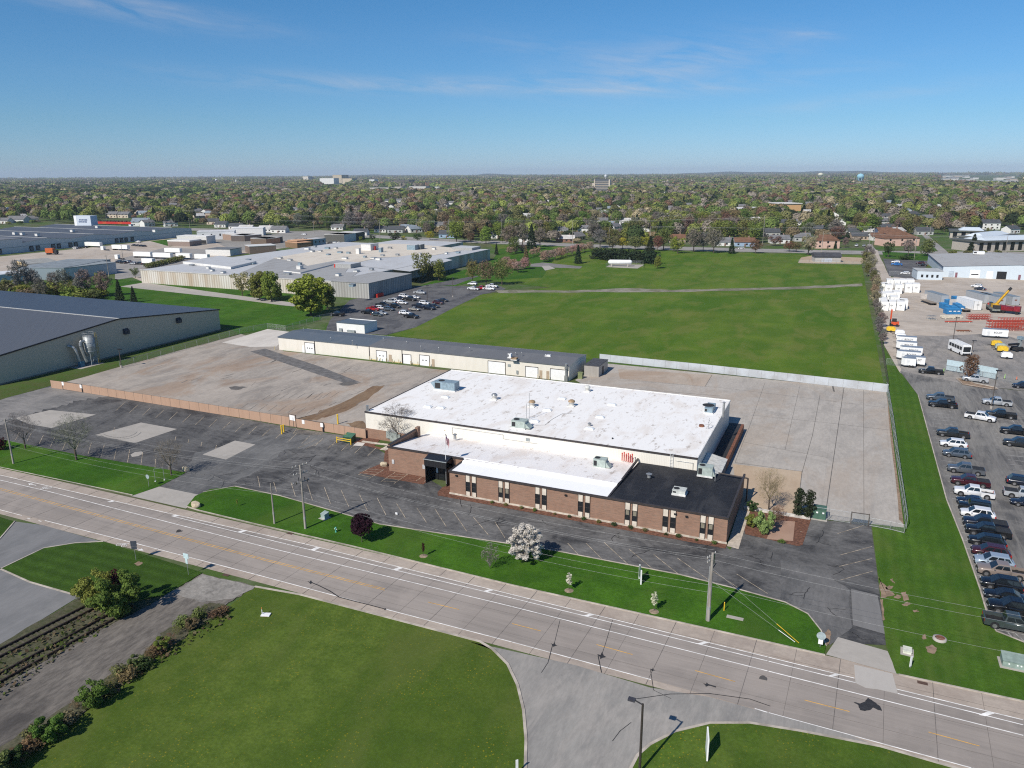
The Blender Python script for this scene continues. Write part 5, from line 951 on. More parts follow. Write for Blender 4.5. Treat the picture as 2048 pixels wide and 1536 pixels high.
def ordinals(items, text):
    """items: (px, py, object, words) - label each by look and zone, counting from the left only among look-alikes of a zone"""
    g = defaultdict(list)
    for px, py, t, words in items: g[(words, zone(px, py))].append((px, t))
    for (words, z), l in g.items():
        l.sort(key=lambda q: q[0])
        for i, (px, t) in enumerate(l): t['label'] = f'{words} {z}' + (f', {ORD[i] if i < 20 else i+1} from left' if len(l) > 1 else '')
ordinals([(px, py, t, f"{WN[a]} house, {RN[r]} roof") for px, py, t, a, r, h in houses], 0)
# school beyond the field
sc = P(1452, 432); e_ = P(1596, 430); t = thing('school', 'long orange brick school with white flat roof among the trees', 'school', (sc.x, sc.y, 0), math.atan2((e_-sc).y, (e_-sc).x)); Ls = (e_-sc).length
MB().box(0, Ls*.62, 0, 30, 0, 8, faces='-x+x-y+y').build('wall', W_((.55, .31, .2)), t); MB().box(-2, Ls*.62+1, -2, 31, 8, 9.5).build('roof', W_((.62, .6, .58)), t); MB().box(Ls*.74, Ls, -6, 30, 0, 14, faces='-x+x-y+y').build('gymnasium', W_((.60, .36, .17)), t); MB().box(Ls*.74-1, Ls+1, -7, 31, 14, 15).build('gym_roof', W_((.6, .58, .55)), t)
for k in range(12): MB().box(Ls*.04+k*Ls*.048, Ls*.04+k*Ls*.048+4, -.3, 0, 3, 6).build('window', M_GLASS, t)
# field pavilion with court and the white gas tank
fp = block('park_pavilion', 'grey block pavilion with dark roof and paved court at the edge of the field', 1630, 524.5, 1681, 525, 3.2, 9, W_((.40, .39, .37)), RF((.06, .062, .07)), 'pavilion', doors=((.25, .32, 0, 2.2), (.36, .66, 0, 2.4)), dmat=W_((.42, .46, .52)))
for c_ in KIDS[fp.name]:
    if c_.name.startswith('roof'): c_.data.transform(Matrix.Translation((0, 0, 0)))
Lp = (P(1681, 525)-P(1630, 524.5)).length; MB().add([(-.6, -.8, 3.45), (Lp+.6, -.8, 3.45), (Lp+.6, 9.8, 3.45), (-.6, 9.8, 3.45), (-.6, 4.5, 5.6), (Lp+.6, 4.5, 5.6)], [(0, 1, 5, 4), (2, 3, 4, 5), (1, 2, 5), (3, 0, 4)]).build('pitched_roof', RF((.06, .062, .07)), fp)
sheet('court', [(1596, 526), (1602, 515), (1625, 511), (1740, 516), (1722, 528)], .09, A_PEACH)
gp = P(1240, 533); gt = thing('gas_tank', 'long white horizontal gas tank on saddles in the field', 'gas tank', (gp.x, gp.y, 0), R(16))
tk_ = MB(); n = 14; L2, r2 = 6.0, 1.35; prof = [(-L2-1.1, .05), (-L2-.9, .65), (-L2-.45, 1.1), (-L2, r2), (L2, r2), (L2+.45, 1.1), (L2+.9, .65), (L2+1.1, .05)]
v = [(x, r*math.cos(2*math.pi*i/n), 2.6+r*math.sin(2*math.pi*i/n)) for x, r in prof for i in range(n)]; tk_.add(v, [(k*n+i, k*n+(i+1) % n, (k+1)*n+(i+1) % n, (k+1)*n+i) for k in range(len(prof)-1) for i in range(n)], 0, True); tk_.build('tank', M_WHITE, gt)
for x in (-5, 4.4): MB().box(x-.4, x+.4, -1.1, 1.1, 0, 1.6).build('saddle', A_PAD, gt)
MB().cyl((5.2, 0, 3.9), (5.2, 0, 5.4), .12, n=6).build('relief_pipe', M_METAL, gt)
sheet('tank_pad', [(1212, 534), (1220, 529), (1288, 529), (1286, 531), (1275, 537)], .09, A_PAD)
# ---------------------------------------------------------------- skyline
def tower_block(nm, label, px0, px1, pyb, pyt, depth, col, cat='building', bands=0, D=None, roof=None):
    a, c = P(px0, pyb), P(px1, pyb); d = c-a; L_ = d.length; h = HT((px0+px1)/2, pyb, pyt); t = thing(nm, label, cat, (a.x, a.y, 0), math.atan2(d.y, d.x), 'skyline buildings')
    MB().box(0, L_, 0, depth, 0, h, faces='-x+x-y+y').build('wall', W_(col), t); MB().box(-.5, L_+.5, -.5, depth+.5, h, h+1).build('roof', W_(roof or tuple(x*.85 for x in col)), t)
    for k in range(bands): MB().box(L_*.04, L_*.96, -.4, 0, h*(k+.35)/bands, h*(k+.8)/bands).build('window_band', M_GLASS, t)
    return t, L_, h
for a in (('hospital_tower', 'tall beige tower of the hospital block on the skyline', 666, 684, 366, 350, 60, (.45, .38, .28)), ('hospital_wing', 'beige lower wing in front of the tall beige tower', 685, 704, 368, 357, 50, (.50, .42, .31)), ('hospital_wing', 'white stepped wing beside the tall beige tower', 640, 668, 368, 356.5, 50, (.66, .65, .63)), ('office_tower', 'square grey-beige tower standing apart on the skyline near the hospital', 607, 617, 365, 353, 40, (.58, .53, .46)), ('office_tower', 'shaded side block of the square grey-beige tower', 617, 622, 364, 355, 40, (.16, .16, .17)), ('office_tower', 'shaded side of the tall beige hospital tower', 684, 691, 362, 350, 40, (.17, .16, .15)), ('flat_block', 'small white twin block on the skyline past the hospital', 739, 749, 368, 359, 40, (.62, .62, .6)), ('flat_block', 'dark brown wide block on the skyline past the white twin block', 789, 818, 370, 361, 60, (.13, .11, .10)), ('flat_block', 'pale block half hidden in trees at the dark brown block', 790, 803, 380, 374, 30, (.55, .48, .38)), ('market_hall', 'long white market hall with red base under the hospital skyline', 738, 800, 381, 376, 40, (.5, .45, .43)), ('market_hall', 'wide white roofed hall past the red based market hall', 818, 852, 378, 373, 40, (.52, .5, .47)), ('market_hall', 'low white roofed store past the wide white roofed hall', 868, 884, 378, 374, 30, (.5, .5, .48)), ('flat_block', 'tiny white block at the far end of the wooded plain', 1033, 1036, 370, 365, 20, (.6, .6, .58)), ('flat_block', 'beige and white block under the slim white steeple', 357, 367, 369, 363, 30, (.5, .45, .38)), ('flat_block', 'long dark hall low on the skyline', 95, 142, 363, 359, 40, (.11, .10, .10)), ('flat_block', 'white broken roofs near the brown chimney', 277, 295, 369, 365, 30, (.55, .53, .5)), ('flat_block', 'long white plant by the slim white steeple', 476, 488, 370, 366, 40, (.58, .57, .55)), ('flat_block', 'long pale plant beyond the slim white steeple', 497, 530, 370, 365, 40, (.52, .52, .5))):  # shaded tower sides are separate blocks with the shade painted as dark walls
    tower_block(*a)
t, L_, h = tower_block('office_tower', 'dark glass office tower with cream end walls rising over the trees', 1190, 1217, 381, 358, 30, (.10, .11, .12), 'office tower', 0, roof=(.05, .055, .06))
for k in range(5): MB().box(0, L_, -.8, -.2, h*(.12+k*.15), h*(.17+k*.15)).build('floor_band', W_((.45, .38, .3)), t)
MB().box(-L_*.07, 0, -2, 30, 0, h*.97).build('end_wall', W_((.55, .47, .38)), t); MB().box(L_, L_*1.1, -2, 30, 0, h*.97).build('end_wall', W_((.58, .51, .42)), t); MB().box(-L_*.22, -L_*.07, 0, 20, 0, h*.65).build('side_wing', W_((.5, .43, .35)), t)
def water_tower(label, px, pyb, pyt, r, col, legs=True):
    b = P(px, pyb); h = HT(px, pyb, pyt); t = thing('water_tower', label, 'water tower', (b.x, b.y, 0)); m = W_(col)
    MB().lathe((0, 0, h*.55), [(r*.5, 0), (r*.92, h*.08), (r, h*.2), (r*.95, h*.3), (r*.6, h*.41), (.1, h*.45)], 20).build('bowl', m, t)
    if legs:
        for k in range(6): a_ = k*math.pi/3; MB().cyl((r*.95*math.cos(a_), r*.95*math.sin(a_), 0), (r*.85*math.cos(a_), r*.85*math.sin(a_), h*.66), r*.09, n=6).build('leg', m, t)
        MB().cyl((0, 0, 0), (0, 0, h*.6), r*.16, n=8).build('riser', m, t)
    else: MB().cyl((0, 0, 0), (0, 0, h*.62), r*.3, r*.4, n=10).build('stem', m, t)
water_tower('light blue water tower on six legs above the trees', 1719, 371, 347, 13.0, (.27, .50, .60)); water_tower('cream ball water tower in front of the far hills', 1640, 360, 345.5, 16.0, (.62, .60, .47), False); water_tower('tiny white water tower peeking over the dark glass office tower', 1211, 362, 349, 9, (.65, .66, .68), False)
sp = P(473, 369); t = thing('steeple', 'slim white church steeple on the skyline', 'steeple', tuple(sp)); hs_ = HT(473, 369, 358); MB().box(-4, 4, -4, 4, 0, hs_*.6).build('shaft', M_WHITE, t); MB().cyl((0, 0, hs_*.6), (0, 0, hs_), 5, .3, 6).build('spire', M_WHITE, t)
sp = P(260, 369); t = thing('chimney', 'brown tapering chimney far out over the woods', 'chimney', tuple(sp)); hs_ = HT(260, 369, 358); MB().cyl((0, 0, 0), (0, 0, hs_), 5, 3, 10).build('shaft', W_((.25, .2, .17)), t); MB().cyl((0, 0, hs_), (0, 0, hs_+2), 3.6, 3.6, 10).build('rim', W_((.2, .16, .14)), t)
sp = P(935, 368); t = thing('church_tower', 'brown church tower alone on the skyline', 'church tower', tuple(sp)); hs_ = HT(935, 368, 357); MB().box(-6, 6, -6, 6, 0, hs_*.75).build('shaft', W_((.22, .17, .15)), t); MB().cyl((0, 0, hs_*.75), (0, 0, hs_), 7, .3, 4).build('spire', W_((.15, .13, .13)), t)
sp = P(433, 366); t = thing('silo', 'white silo standing in the woods near the white steeple', 'silo', tuple(sp)); hs_ = HT(433, 366, 359); MB().cyl((0, 0, 0), (0, 0, hs_), 6, 6, 10).build('drum', M_WHITE, t); MB().lathe((0, 0, hs_), [(6, 0), (3, 3), (.1, 4)], 10).build('dome', M_WHITE, t)
rb = random.Random(9); shops = []
for k in range(34):          # shopping district at the end of the plain
    px = rb.uniform(1870, 2046); py = 350+rb.random()*18; 
    if px < 1900 and py > 360: continue
    w_ = rb.uniform(25, 90); h_ = rb.uniform(6, 12); b_ = P(px, py+2); t = thing('store', '', 'store', (b_.x, b_.y, 0), TILT, 'stores of the far shopping district')
    MB().box(-w_/2, w_/2, 0, 40, 0, h_, faces='-x+x-y+y').build('wall', W_(rb.choice(((.55, .54, .52), (.42, .36, .3), (.32, .32, .34), (.6, .58, .55)))), t); MB().box(-w_/2-1, w_/2+1, -1, 41, h_, h_+1.5).build('roof', W_(rb.choice(((.6, .6, .6), (.3, .3, .32), (.5, .47, .43)))), t); shops.append((px, t))
for k, (px, t) in enumerate(sorted(shops, key=lambda q: q[0])): t['label'] = 'flat pale store in the far shopping district, ' + (ORD[k]+' from left' if k < 17 else ORD[32-k if k < 32 else 0]+' from right' if k < 33 else 'at its right end')
for k, (px, py, w_) in enumerate(((1140, 355, 140), (1150, 354, 120), (1185, 354, 90), (1335, 353, 150), (1400, 352, 180), (1425, 351, 260), (1505, 351, 160), (1545, 350, 240), (1600, 349.5, 160), (1680, 349, 160), (1795, 348, 200), (45, 355.5, 90), (300, 356, 80), (440, 356, 120), (515, 356, 60))):
    b_ = P(px, py+1.6); h_ = HT(px, py+1.6, py-.6); t = thing('distant_plant', f'tiny pale industrial roof on the skyline, {ORD[k]} of those along the horizon', 'industrial building', (b_.x, b_.y, 0), TILT, 'pale roofs along the horizon'); MB().box(-w_/2, w_/2, 0, 60, 0, h_*.8, faces='-x+x-y+y').build('wall', W_((.6, .6, .6)), t); MB().box(-w_/2, w_/2, 0, 60, h_*.8, h_).build('roof', W_((.7, .7, .7)), t)
# ---------------------------------------------------------------- fences and walls
M_SLAT = ribbed('tan_fence_slats', (.43, .28, .195), .12, .18, .8, .3, (.3, .19, .13))
M_GALV = plain('galvanised_post', (.45, .46, .46), .45, .5, var=.2)
def mesh_mat(name, col, gap, a):
    """chain-link: fine wires, mostly open"""
    n = NB(name, .5, .4, .3); n.set(col); sp = n.N('ShaderNodeSeparateXYZ'); n.L(n.N('ShaderNodeNewGeometry').outputs['Position'], sp.inputs[0])
    u = n.math('ADD', sp.outputs[0], sp.outputs[1]); f1 = n.math('LESS_THAN', n.math('FRACT', n.math('DIVIDE', n.math('ADD', u, sp.outputs[2]), gap)), a); f2 = n.math('LESS_THAN', n.math('FRACT', n.math('DIVIDE', n.math('SUBTRACT', u, sp.outputs[2]), gap)), a)
    tr = n.N('ShaderNodeBsdfTransparent'); ms = n.N('ShaderNodeMixShader'); n.L(n.math('MAXIMUM', f1, f2), ms.inputs[0]); n.L(tr.outputs[0], ms.inputs[1]); n.L(n.b.outputs[0], ms.inputs[2]); n.L(ms.outputs[0], n.out.inputs[0]); return n.m
M_LINK = mesh_mat('chain_link', (.36, .38, .38), .16, .10); M_LINKD = mesh_mat('dark_chain_link', (.06, .07, .06), .16, .12)
def fence(label, pts, h, spacing, panel, post, rails=(), panel_z=.05, px=True, z=.05, barb=False, pr=.045, name='fence', gaps=(), thick=.05):
    q = [P(x, y, z) for x, y in pts] if px else [Vector((x, y, z)) for x, y in pts]
    t = thing(name, label, 'fence', tuple(q[0])); o = q[0]; pan = MB(); npost = 0; dist = 0
    rail = MB()
    for a, b in zip(q[:-1], q[1:]):
        d = b-a; L_ = d.length; e = d.normalized(); nrm = Vector((-e.y, e.x, 0))*thick/2; A, B = a-o, b-o; up = Vector((0, 0, 1))
        if panel is not None:
            c = [A-nrm+up*panel_z, B-nrm+up*panel_z, B+nrm+up*panel_z, A+nrm+up*panel_z]; c += [v+up*(h-panel_z) for v in c]
            pan.add(c, [(0, 1, 5, 4), (2, 3, 7, 6), (4, 5, 6, 7), (1, 2, 6, 5), (3, 0, 4, 7)] if thick > .03 else [(0, 1, 5, 4)])
        n = max(1, round(L_/spacing))
        for i in range(n+1):
            if i == 0 and npost: continue
            p_ = A + d*(i/n); pm = MB().cyl(p_, p_+up*(h+.06), pr, n=6)
            if barb: pm.tube([p_+up*h, p_+up*(h+.35)+Vector((nrm.x, nrm.y, 0)).normalized()*-.35], .03, 4)
            if npost < 96: pm.build('post', post, t)
            npost += 1
        for rz_ in rails: rail.cyl(A+up*rz_, B+up*rz_, .03, n=5)
    if panel is not None: pan.build('panel', panel, t)
    if rails: rail.build('rail', post, t)
    return t
M_DPOST = plain('dark_fence_post', (.10, .085, .075), .6)
tf = fence('long tan slatted privacy fence across the end of the front car park', [(103, 776), (126, 779)], 2.1, 3, M_SLAT, M_DPOST, (2.1,)); tf['label'] = 'short end piece of tan slatted fence by the beige hall'
fence('long tan slatted privacy fence across the front of the old yard', [(167, 785), (586, 853)], 2.1, 3.0, M_SLAT, M_DPOST, (2.1,))
fence('tan slatted fence piece between the sliding gate and the warehouse wall', [(648, 863), (732, 877)], 2.05, 3.0, M_SLAT, M_DPOST, (2.05,))
def gate(label, a, b, h, notices, mat=M_SLAT):
    p, c = P(*a, .06), P(*b, .06); d = c-p; t = thing('gate', label, 'gate', tuple(p), math.atan2(d.y, d.x)); L_ = d.length
    MB().box(0, L_, -.05, .05, .1, h).build('panel', mat, t); MB().box(-.06, .06, -.08, .08, 0, h+.15).box(L_-.06, L_+.06, -.08, .08, 0, h+.15).box(.06, L_-.06, -.06, .06, h, h+.1).build('frame', M_DPOST, t)
    for x, w in notices: MB().box(L_*x-w/2, L_*x+w/2, -.1, -.06, h*.55, h*.98).build('notice', M_WHITE, t)
gate('closed tan slatted gate at the far end of the fence, by the beige hall', (127, 779), (165, 785), 2.1, ((.03, .7), (.97, .7)))
gate('closed tan sliding gate with white notices near the yellow bollards', (588, 854), (646, 864), 2.05, ((.35, .7), (.98, .7)))
gate('tan gate end return carrying a large white notice board', (580, 852), (593, 855), 2.7, ((.5, 1.6),))
fence('weathered silvery sheet fence between the green field and the rear yard', [(1199, 722), (1400, 743), (1600, 765), (1775, 785)], 2.15, 3.2, NB('silver_sheet', .6, .3, .1).m, M_GALV, pr=.05)
n = NB('silver_sheet_weathered', .6, .3, .1); f = n.noise(.25, 6, .65, lo=.4, hi=.7); M_SILV = n.set(n.mix(f, (.50, .53, .56), (.36, .36, .36)))
for o_ in bpy.data.objects:
    if o_.type == 'MESH' and o_.data.materials and o_.data.materials[0].name == 'silver_sheet': o_.data.materials[0] = M_SILV
fence('tall chain-link fence with tilted barbed-wire arms beside the mown strip', [(1773, 784), (1784, 850), (1797, 950), (1812, 1058)], 2.2, 3.0, M_LINK, M_GALV, (2.2, .15), barb=True, thick=.02)
fence('chain-link fence and frame at the front end of the rear yard', [(1628, 1036), (1656, 1040), (1700, 1047)], 1.9, 3.0, M_LINK, M_GALV, (1.9, .15), thick=.02)
fence('chain-link gate section beside the end post of the rear yard', [(1737, 1052), (1780, 1060), (1808, 1067)], 1.4, 3.0, M_LINK, M_GALV, (1.4, .15), thick=.02)
gate('double chain-link gate standing in the front fence of the rear yard', (1701, 1048), (1736, 1053), 1.95, (), M_LINK)
fence('dark chain-link fence overgrown at the edge between field and equipment yard', [(1775, 776), (1768, 730), (1762, 690), (1757, 650)], 2.0, 3.2, M_LINKD, M_DPOST, (2.0,), thick=.02)
fence('thin chain-link cross fence by the white cargo trailers', [(1772, 730), (1800, 733)], 1.9, 3, M_LINK, M_GALV, (1.9,), thick=.02)
fence('chain-link fence along the edge of the left yard, by the beige hall', [(240, 735), (480, 668), (535, 657), (572, 662)], 1.9, 5, M_LINK, M_GALV, (1.9,), thick=.02)
fence('chain-link fence behind the white outbuilding', [(572, 662), (640, 640), (664, 636)], 1.9, 4, M_LINK, M_GALV, (1.9,), thick=.02)
fence('chain-link fence around the park court', [(1596, 526), (1640, 528), (1722, 530)], 2.2, 5, M_LINK, M_DPOST, (2.2,), thick=.02)
fence('chain-link fence round the white gas tank', [(1212, 534), (1222, 528), (1286, 528), (1286, 536)], 2.0, 4, M_LINK, M_GALV, (2.0,), thick=.02)
fence('chain-link fence in front of the office car park', [(1778, 550), (1835, 553)], 2.0, 4, M_LINK, M_GALV, (2.0,), thick=.02)
fence('chain-link fence with pale wind screens behind the budding red tree', [(1888, 741), (1990, 760), (2048, 772)], 1.7, 3, M_LINK, M_GALV, (1.7,), thick=.02)
for k, (x0, y0, x1, y1) in enumerate(((1891, 741, 1925, 747), (1952, 752, 1992, 760))):
    a, c = P(x0, y0, .1), P(x1, y1, .1); d = c-a; t = thing('wind_screen', ('pale blue wind screen panel just before', 'pale blue wind screen panel just after')[k]+' the red budding tree', 'screen', tuple(a), math.atan2(d.y, d.x), 'pale wind screens on the yard fence')
    MB().box(0, d.length, .12, .17, .2, 3.1).build('sheet', plain('pale_blue_sheet', (.45, .56, .60), .6, var=.1), t)
    pm = MB(); 
    for i in range(4): pm = MB().cyl((d.length*i/3, .22, 0), (d.length*i/3, .22, 3.1), .05, n=6); pm.build('post', M_GALV, t)

# ---------------------------------------------------------------- utility poles and wires
M_POLE = NB('weathered_wood', .9, .2); f = M_POLE.noise(3, 6, .7, M_POLE.pos((1, 1, .08), local=True)); M_POLE = M_POLE.set(M_POLE.mix(f, (.20, .18, .155), (.38, .35, .31)))
M_WIRE = plain('wire', (.42, .42, .41), .5, .2)
M_INS = plain('porcelain', (.6, .6, .58), .3)
TOPS = {}
def pole(key, label, bx, by, ty, arms=(), r=.19, tx=None, extra=None, grp='utility poles along the road', sleeve=True):
    p = P(bx, by, .1); h = HT(bx, by, ty); t = thing('utility_pole', label, 'utility pole', tuple(p), 0, grp)
    MB().cyl((0, 0, 0), (0, 0, h), r, r*.62, 10).build('pole', M_POLE, t)
    ends = []
    for dz, half, ang_ in arms:
        e = Vector((math.cos(ang_), math.sin(ang_), 0)); nn = Vector((-e.y, e.x, 0))*.06
        a, c = -e*half, e*half; z = h-dz; v = [a-nn, c-nn, c+nn, a+nn]; v = [x+nn*2.6+Vector((0, 0, z)) for x in v]; v += [x+Vector((0, 0, .12)) for x in v]
        ar = MB().add(v, [(0, 1, 5, 4), (1, 2, 6, 5), (2, 3, 7, 6), (3, 0, 4, 7), (4, 5, 6, 7), (3, 2, 1, 0)]).build('crossarm', M_POLE, t)
        for u in (-.92, -.45, .45, .92):
            c_ = e*half*u+nn*2.6+Vector((0, 0, z+.12)); MB().cyl(c_, c_+Vector((0, 0, .2)), .05, n=6).build('insulator', M_INS, ar); ends.append(p+c_+Vector((0, 0, .2)))
    if extra: extra(t, h)
    if sleeve: MB().cyl((0, 0, 1.6), (0, 0, 2.0), r*1.02, r, 10).build('marker_sleeve', M_GALV, t)
    TOPS[key] = (p, h, ends); return t
AX = R(68)
def switchgear(t, h):
    for k, (a, z) in enumerate(((.5, h-2.6), (-.5, h-2.4), (.9, h-3.0), (-.95, h-2.9))):
        e = Vector((math.cos(AX), math.sin(AX), 0))*a; MB().cyl(e+Vector((.1, 0, z)), e+Vector((.1, 0, z+.5)), .07, n=6).build('cutout_switch', M_DARKG, t)
def heavy(t, h):
    MB().cyl((.1, .35, h-1.6), (.1, .35, h-.3), .13, n=8).build('transformer', plain('green_can', (.18, .21, .10), .5), t); MB().cyl((.05, .1, h-2.2), (.3, 1.2, h-1.9), .06, n=6).build('bracket', M_DPOST, t)
    MB().tube([(-.24, 0, 0), (-.24, 0, h*.8)], .06, 6).build('riser_conduit', M_GALV, t)
pole('a', 'weathered utility pole with three crossarms at the edge of the front lawn', 611, 1057, 930, ((.25, 1.3, AX), (1.5, 1.2, AX), (2.9, 1.4, AX)), .2, extra=switchgear)
pole('b', 'short bare wooden pole next to the three-armed utility pole', 549, 1047, 967, (), .15)
pole('c', 'stout grey utility pole with transformer near the drive at the end of the front lawn', 1416, 1241, 1106, ((.5, .9, AX), (1.1, .8, AX)), .24, extra=heavy)
pole('d', 'utility pole by the small dark tree on the far lawn beside the road', 27, 927, 838, ((.4, 1.2, AX),), .18)
VIRT = {'w': (Vector((-215, 84.5, 0)), 9.5), 'e': (Vector((38, 84.5, 0)), 9.0)}
def wire(label, a, b, sag, r=.009):
    a, b = Vector(a), Vector(b); pts = [a.lerp(b, i/14) - Vector((0, 0, sag*4*(i/14)*(1-i/14))) for i in range(15)]
    o_ = MB().tube(pts, r, 5).build('overhead_wire', M_WIRE); tag(o_, label, 'wire', 'overhead wires along the road')
def span(k0, k1, nm, zs, sag):
    (p0, h0), (p1, h1) = [(TOPS[k][0], TOPS[k][1]) if k in TOPS else VIRT[k] for k in (k0, k1)]
    for i, (z, off_) in enumerate(zs):
        wire(f'{ORD[i]} wire from the top, {nm}', p0+Vector((0, off_, h0-z)), p1+Vector((0, off_, h1-z)), sag)
ZS = ((.1, 1.0), (.15, -1.0), (1.2, .5), (4.2, -.2), (5.2, -.2))
span('d', 'a', 'from the far lawn pole to the three-armed pole', ZS, 1.1); span('a', 'c', 'from the three-armed pole to the stout grey pole', ZS, 1.2); span('c', 'e', 'leaving the stout grey pole towards the car park side', ((.2, .5), (.9, 0), (4.4, 0)), .7); span('w', 'd', 'reaching the far lawn pole from outside', ((.2, .5), (.5, -.5), (4.2, 0)), .9)
gy = [(1545, 1215, 1597, 1286, M_YEL), (1540, 1228, 1590, 1284, M_WHITE)]
tc_ = TOPS['c'][0]
for k, (zt, gx, gy_, m) in enumerate(((7.2, 1598, 1286, M_YEL), (5.5, 1590, 1284, M_WHITE))):
    g = P(gx, gy_, .1); a = tc_+Vector((0, 0, zt)); t = thing('guy_wire', ('guy wire in a yellow sleeve', 'guy wire in a white sleeve')[k]+' anchored in the lawn beyond the stout pole', 'guy wire', tuple(g), 0, 'guy wires of the stout pole')
    MB().tube([(0, 0, 0), a-g], .012, 5).build('cable', M_WIRE, t); e = (a-g).normalized(); MB().cyl((0, 0, 0), e*(3.2 if k == 0 else 2.2), .04, n=6).build('sleeve', m, t)
# poles along the streets beyond
fp_ = []
for px, py, ty in ((870, 470, 440), (760, 470, 440), (686, 468, 440), (628, 466, 442), (556, 464, 440), (497, 462, 440), (436, 460, 438), (380, 458, 436), (332, 456, 434), (213, 441, 412), (760, 480, 452), (835, 478, 437), (898, 483, 438), (1004, 485, 441), (1145, 487, 442), (1218, 488, 455), (1300, 494, 452), (1525, 490, 432), (1643, 505, 463), (1737, 500, 452), (1744, 502, 455), (1591, 479, 458), (1858, 480, 452), (1828, 519, 480), (2010, 508, 470), (1640, 418, 404), (1830, 502, 465), (218, 553, 510), (44, 562, 530), (247, 525, 490)):
    t = pole('f%d' % len(fp_), '', px, py, ty, ((.6, 1.2, R(107)),) if len(fp_) % 2 else (), .2, grp='distant utility poles', sleeve=False); fp_.append((px, py, t, 'wooden utility pole'))
ordinals(fp_, 0)
for k, (x0, y0, x1, y1, z0) in enumerate(((213, 412, 870, 440, 0), (556, 440, 1004, 441, 0), (1004, 441, 1525, 434, 0), (1300, 452, 1737, 452, 0), (1643, 463, 2010, 472, 0))):
    a0 = [q for q in fp_ if q[0] == x0]; b0 = [q for q in fp_ if q[0] == x1]
    if a0 and b0:
        A = a0[0][2].location; B = b0[0][2].location; h1, h2 = HT(a0[0][0], a0[0][1], y0), HT(b0[0][0], b0[0][1], y1)
        for j in range(2): o_ = MB().tube([A+Vector((0, j*1.2, h1-.3-j*1.0)), (A+B)/2+Vector((0, j, (h1+h2)/2-1.6-j)), B+Vector((0, j*1.2, h2-.3-j*1.0))], .06, 4).build('overhead_wire', M_WIRE); tag(o_, f"{('upper', 'lower')[j]} wire of the {ORD[k]} power line span past the field, from left", 'wire', 'distant power lines')

# ---------------------------------------------------------------- lamps, signs, flag and small street furniture
lp = P(1279, 1545, .1); lh = HT(1279, 1545, 1408); t = thing('street_lamp', 'dark street lamp post with a single head at the corner of the side street', 'street lamp', tuple(lp))
MB().cyl((0, 0, 0), (0, 0, lh), .13, .1, 8).build('post', plain('bronze_post', (.045, .037, .032), .5), t); MB().tube([(0, 0, lh-.1), (-.75, .05, lh+.12)], .06, 6).build('arm', M_BLACK, t); MB().box(-1.35, -.7, -.18, .28, lh+.02, lh+.2).build('lamp_head', plain('lamp_head', (.05, .05, .06), .4), t)
def lamp(label, bx, by, ty, two=False, r=.12):
    p = P(bx, by, .08); h = HT(bx, by, ty); t = thing('lamp_post', label, 'lamp post', tuple(p)); MB().cyl((0, 0, 0), (0, 0, h), r, r*.7, 8).build('post', M_DPOST, t); MB().box(-.3, .9, -.25, .25, h, h+.2).build('lamp_head', M_BLACK, t); MB().cyl((0, 0, 0), (0, 0, .6), .28, n=10).build('footing', A_PAD, t); return t
lamp('tall dark lamp post among the pickups in the car park', 1982, 817, 742); lamp('tall lamp post in the middle of the equipment yard', 1905, 688, 635); lamp('shorter lamp post close to the parked white bus', 1943, 707, 682); lamp('lamp post with pale footing in the factory car park', 906, 594, 556); lamp('slim lamp post behind the cars in the factory car park', 855, 605, 572); lamp('small light pole on the verge beside the beige hall', 243, 735, 699)
fpz = P(893, 968, .1); fh = HT(893, 968, 862); t = thing('flagpole', 'white flagpole by the office entrance with a limp striped flag', 'flagpole', tuple(fpz)); MB().cyl((0, 0, 0), (0, 0, fh), .075, .04, 10).build('pole', M_WHITE, t); MB().lathe((0, 0, fh), [(.02, 0), (.09, .08), (.06, .16), (.01, .18)], 10).build('finial', M_TANM, t)
fl = MB()
for k in range(9):           # red and white stripes, hanging and swinging out to the side, canton at the hoist
    for j in range(6):
        def pt(u, v): return (.06+u*.75+.05*math.sin(v*5), .14*math.sin(u*9+v*2), fh-.5-v*1.5-u*1.15)
        u0, u1, v0, v1 = k/9, (k+1)/9, j/6, (j+1)/6
        fl.quad(pt(u0, v0), pt(u1, v0), pt(u1, v1), pt(u0, v1), 2 if (k < 4 and j < 3) else k % 2)
fl.build('flag', [plain('flag_red', (.30, .03, .05), .8), plain('flag_white', (.6, .58, .58), .8), plain('flag_blue', (.03, .04, .12), .8)], t)
def sign(label, bx, by, ty, w, hb, mat, face, disk=False, name='road_sign', small=None, cat='road sign', rz=0.0):
    p = P(bx, by, .1); h = HT(bx, by, ty); t = thing(name, label, cat, tuple(p), rz); MB().cyl((0, 0, 0), (0, 0, h-.05), .035, n=6).build('post', M_GALV, t)
    if disk: MB().cyl((0, -.06*face, h-w/2), (0, -.02*face, h-w/2), w/2, n=20).build('sign_face', mat, t)
    else: MB().box(-w/2, w/2, -.05, -.02, h-hb, h).build('sign_face', mat, t)
    if small: MB().box(-small[0]/2, small[0]/2, -.055, -.02, h-hb-small[1]-.03, h-hb-.03).build('plate', small[2], t)
    return t
M_SBACK = plain('sign_back_grey', (.42, .5, .52), .4, .3); M_SDARK = plain('dark_sign_back', (.06, .07, .09), .5)
sign('pale blue backed road sign with narrow lower plate beside the gravel track', 377, 1149, 1107, .95, .75, plain('pale_sign_back', (.50, .64, .66), .4), 1, small=(.4, .75, plain('pale_sign_back', (.50, .64, .66), .4)))
sign('dark backed square road sign with small lower plate on the mown island', 272, 1119, 1082, .85, .8, M_SDARK, 1, small=(.75, .45, M_SDARK), rz=.5)
sign('round grey sign back near the entrance drive on the far lawn', 298, 973, 949, .8, .8, M_SBACK, 1, True)
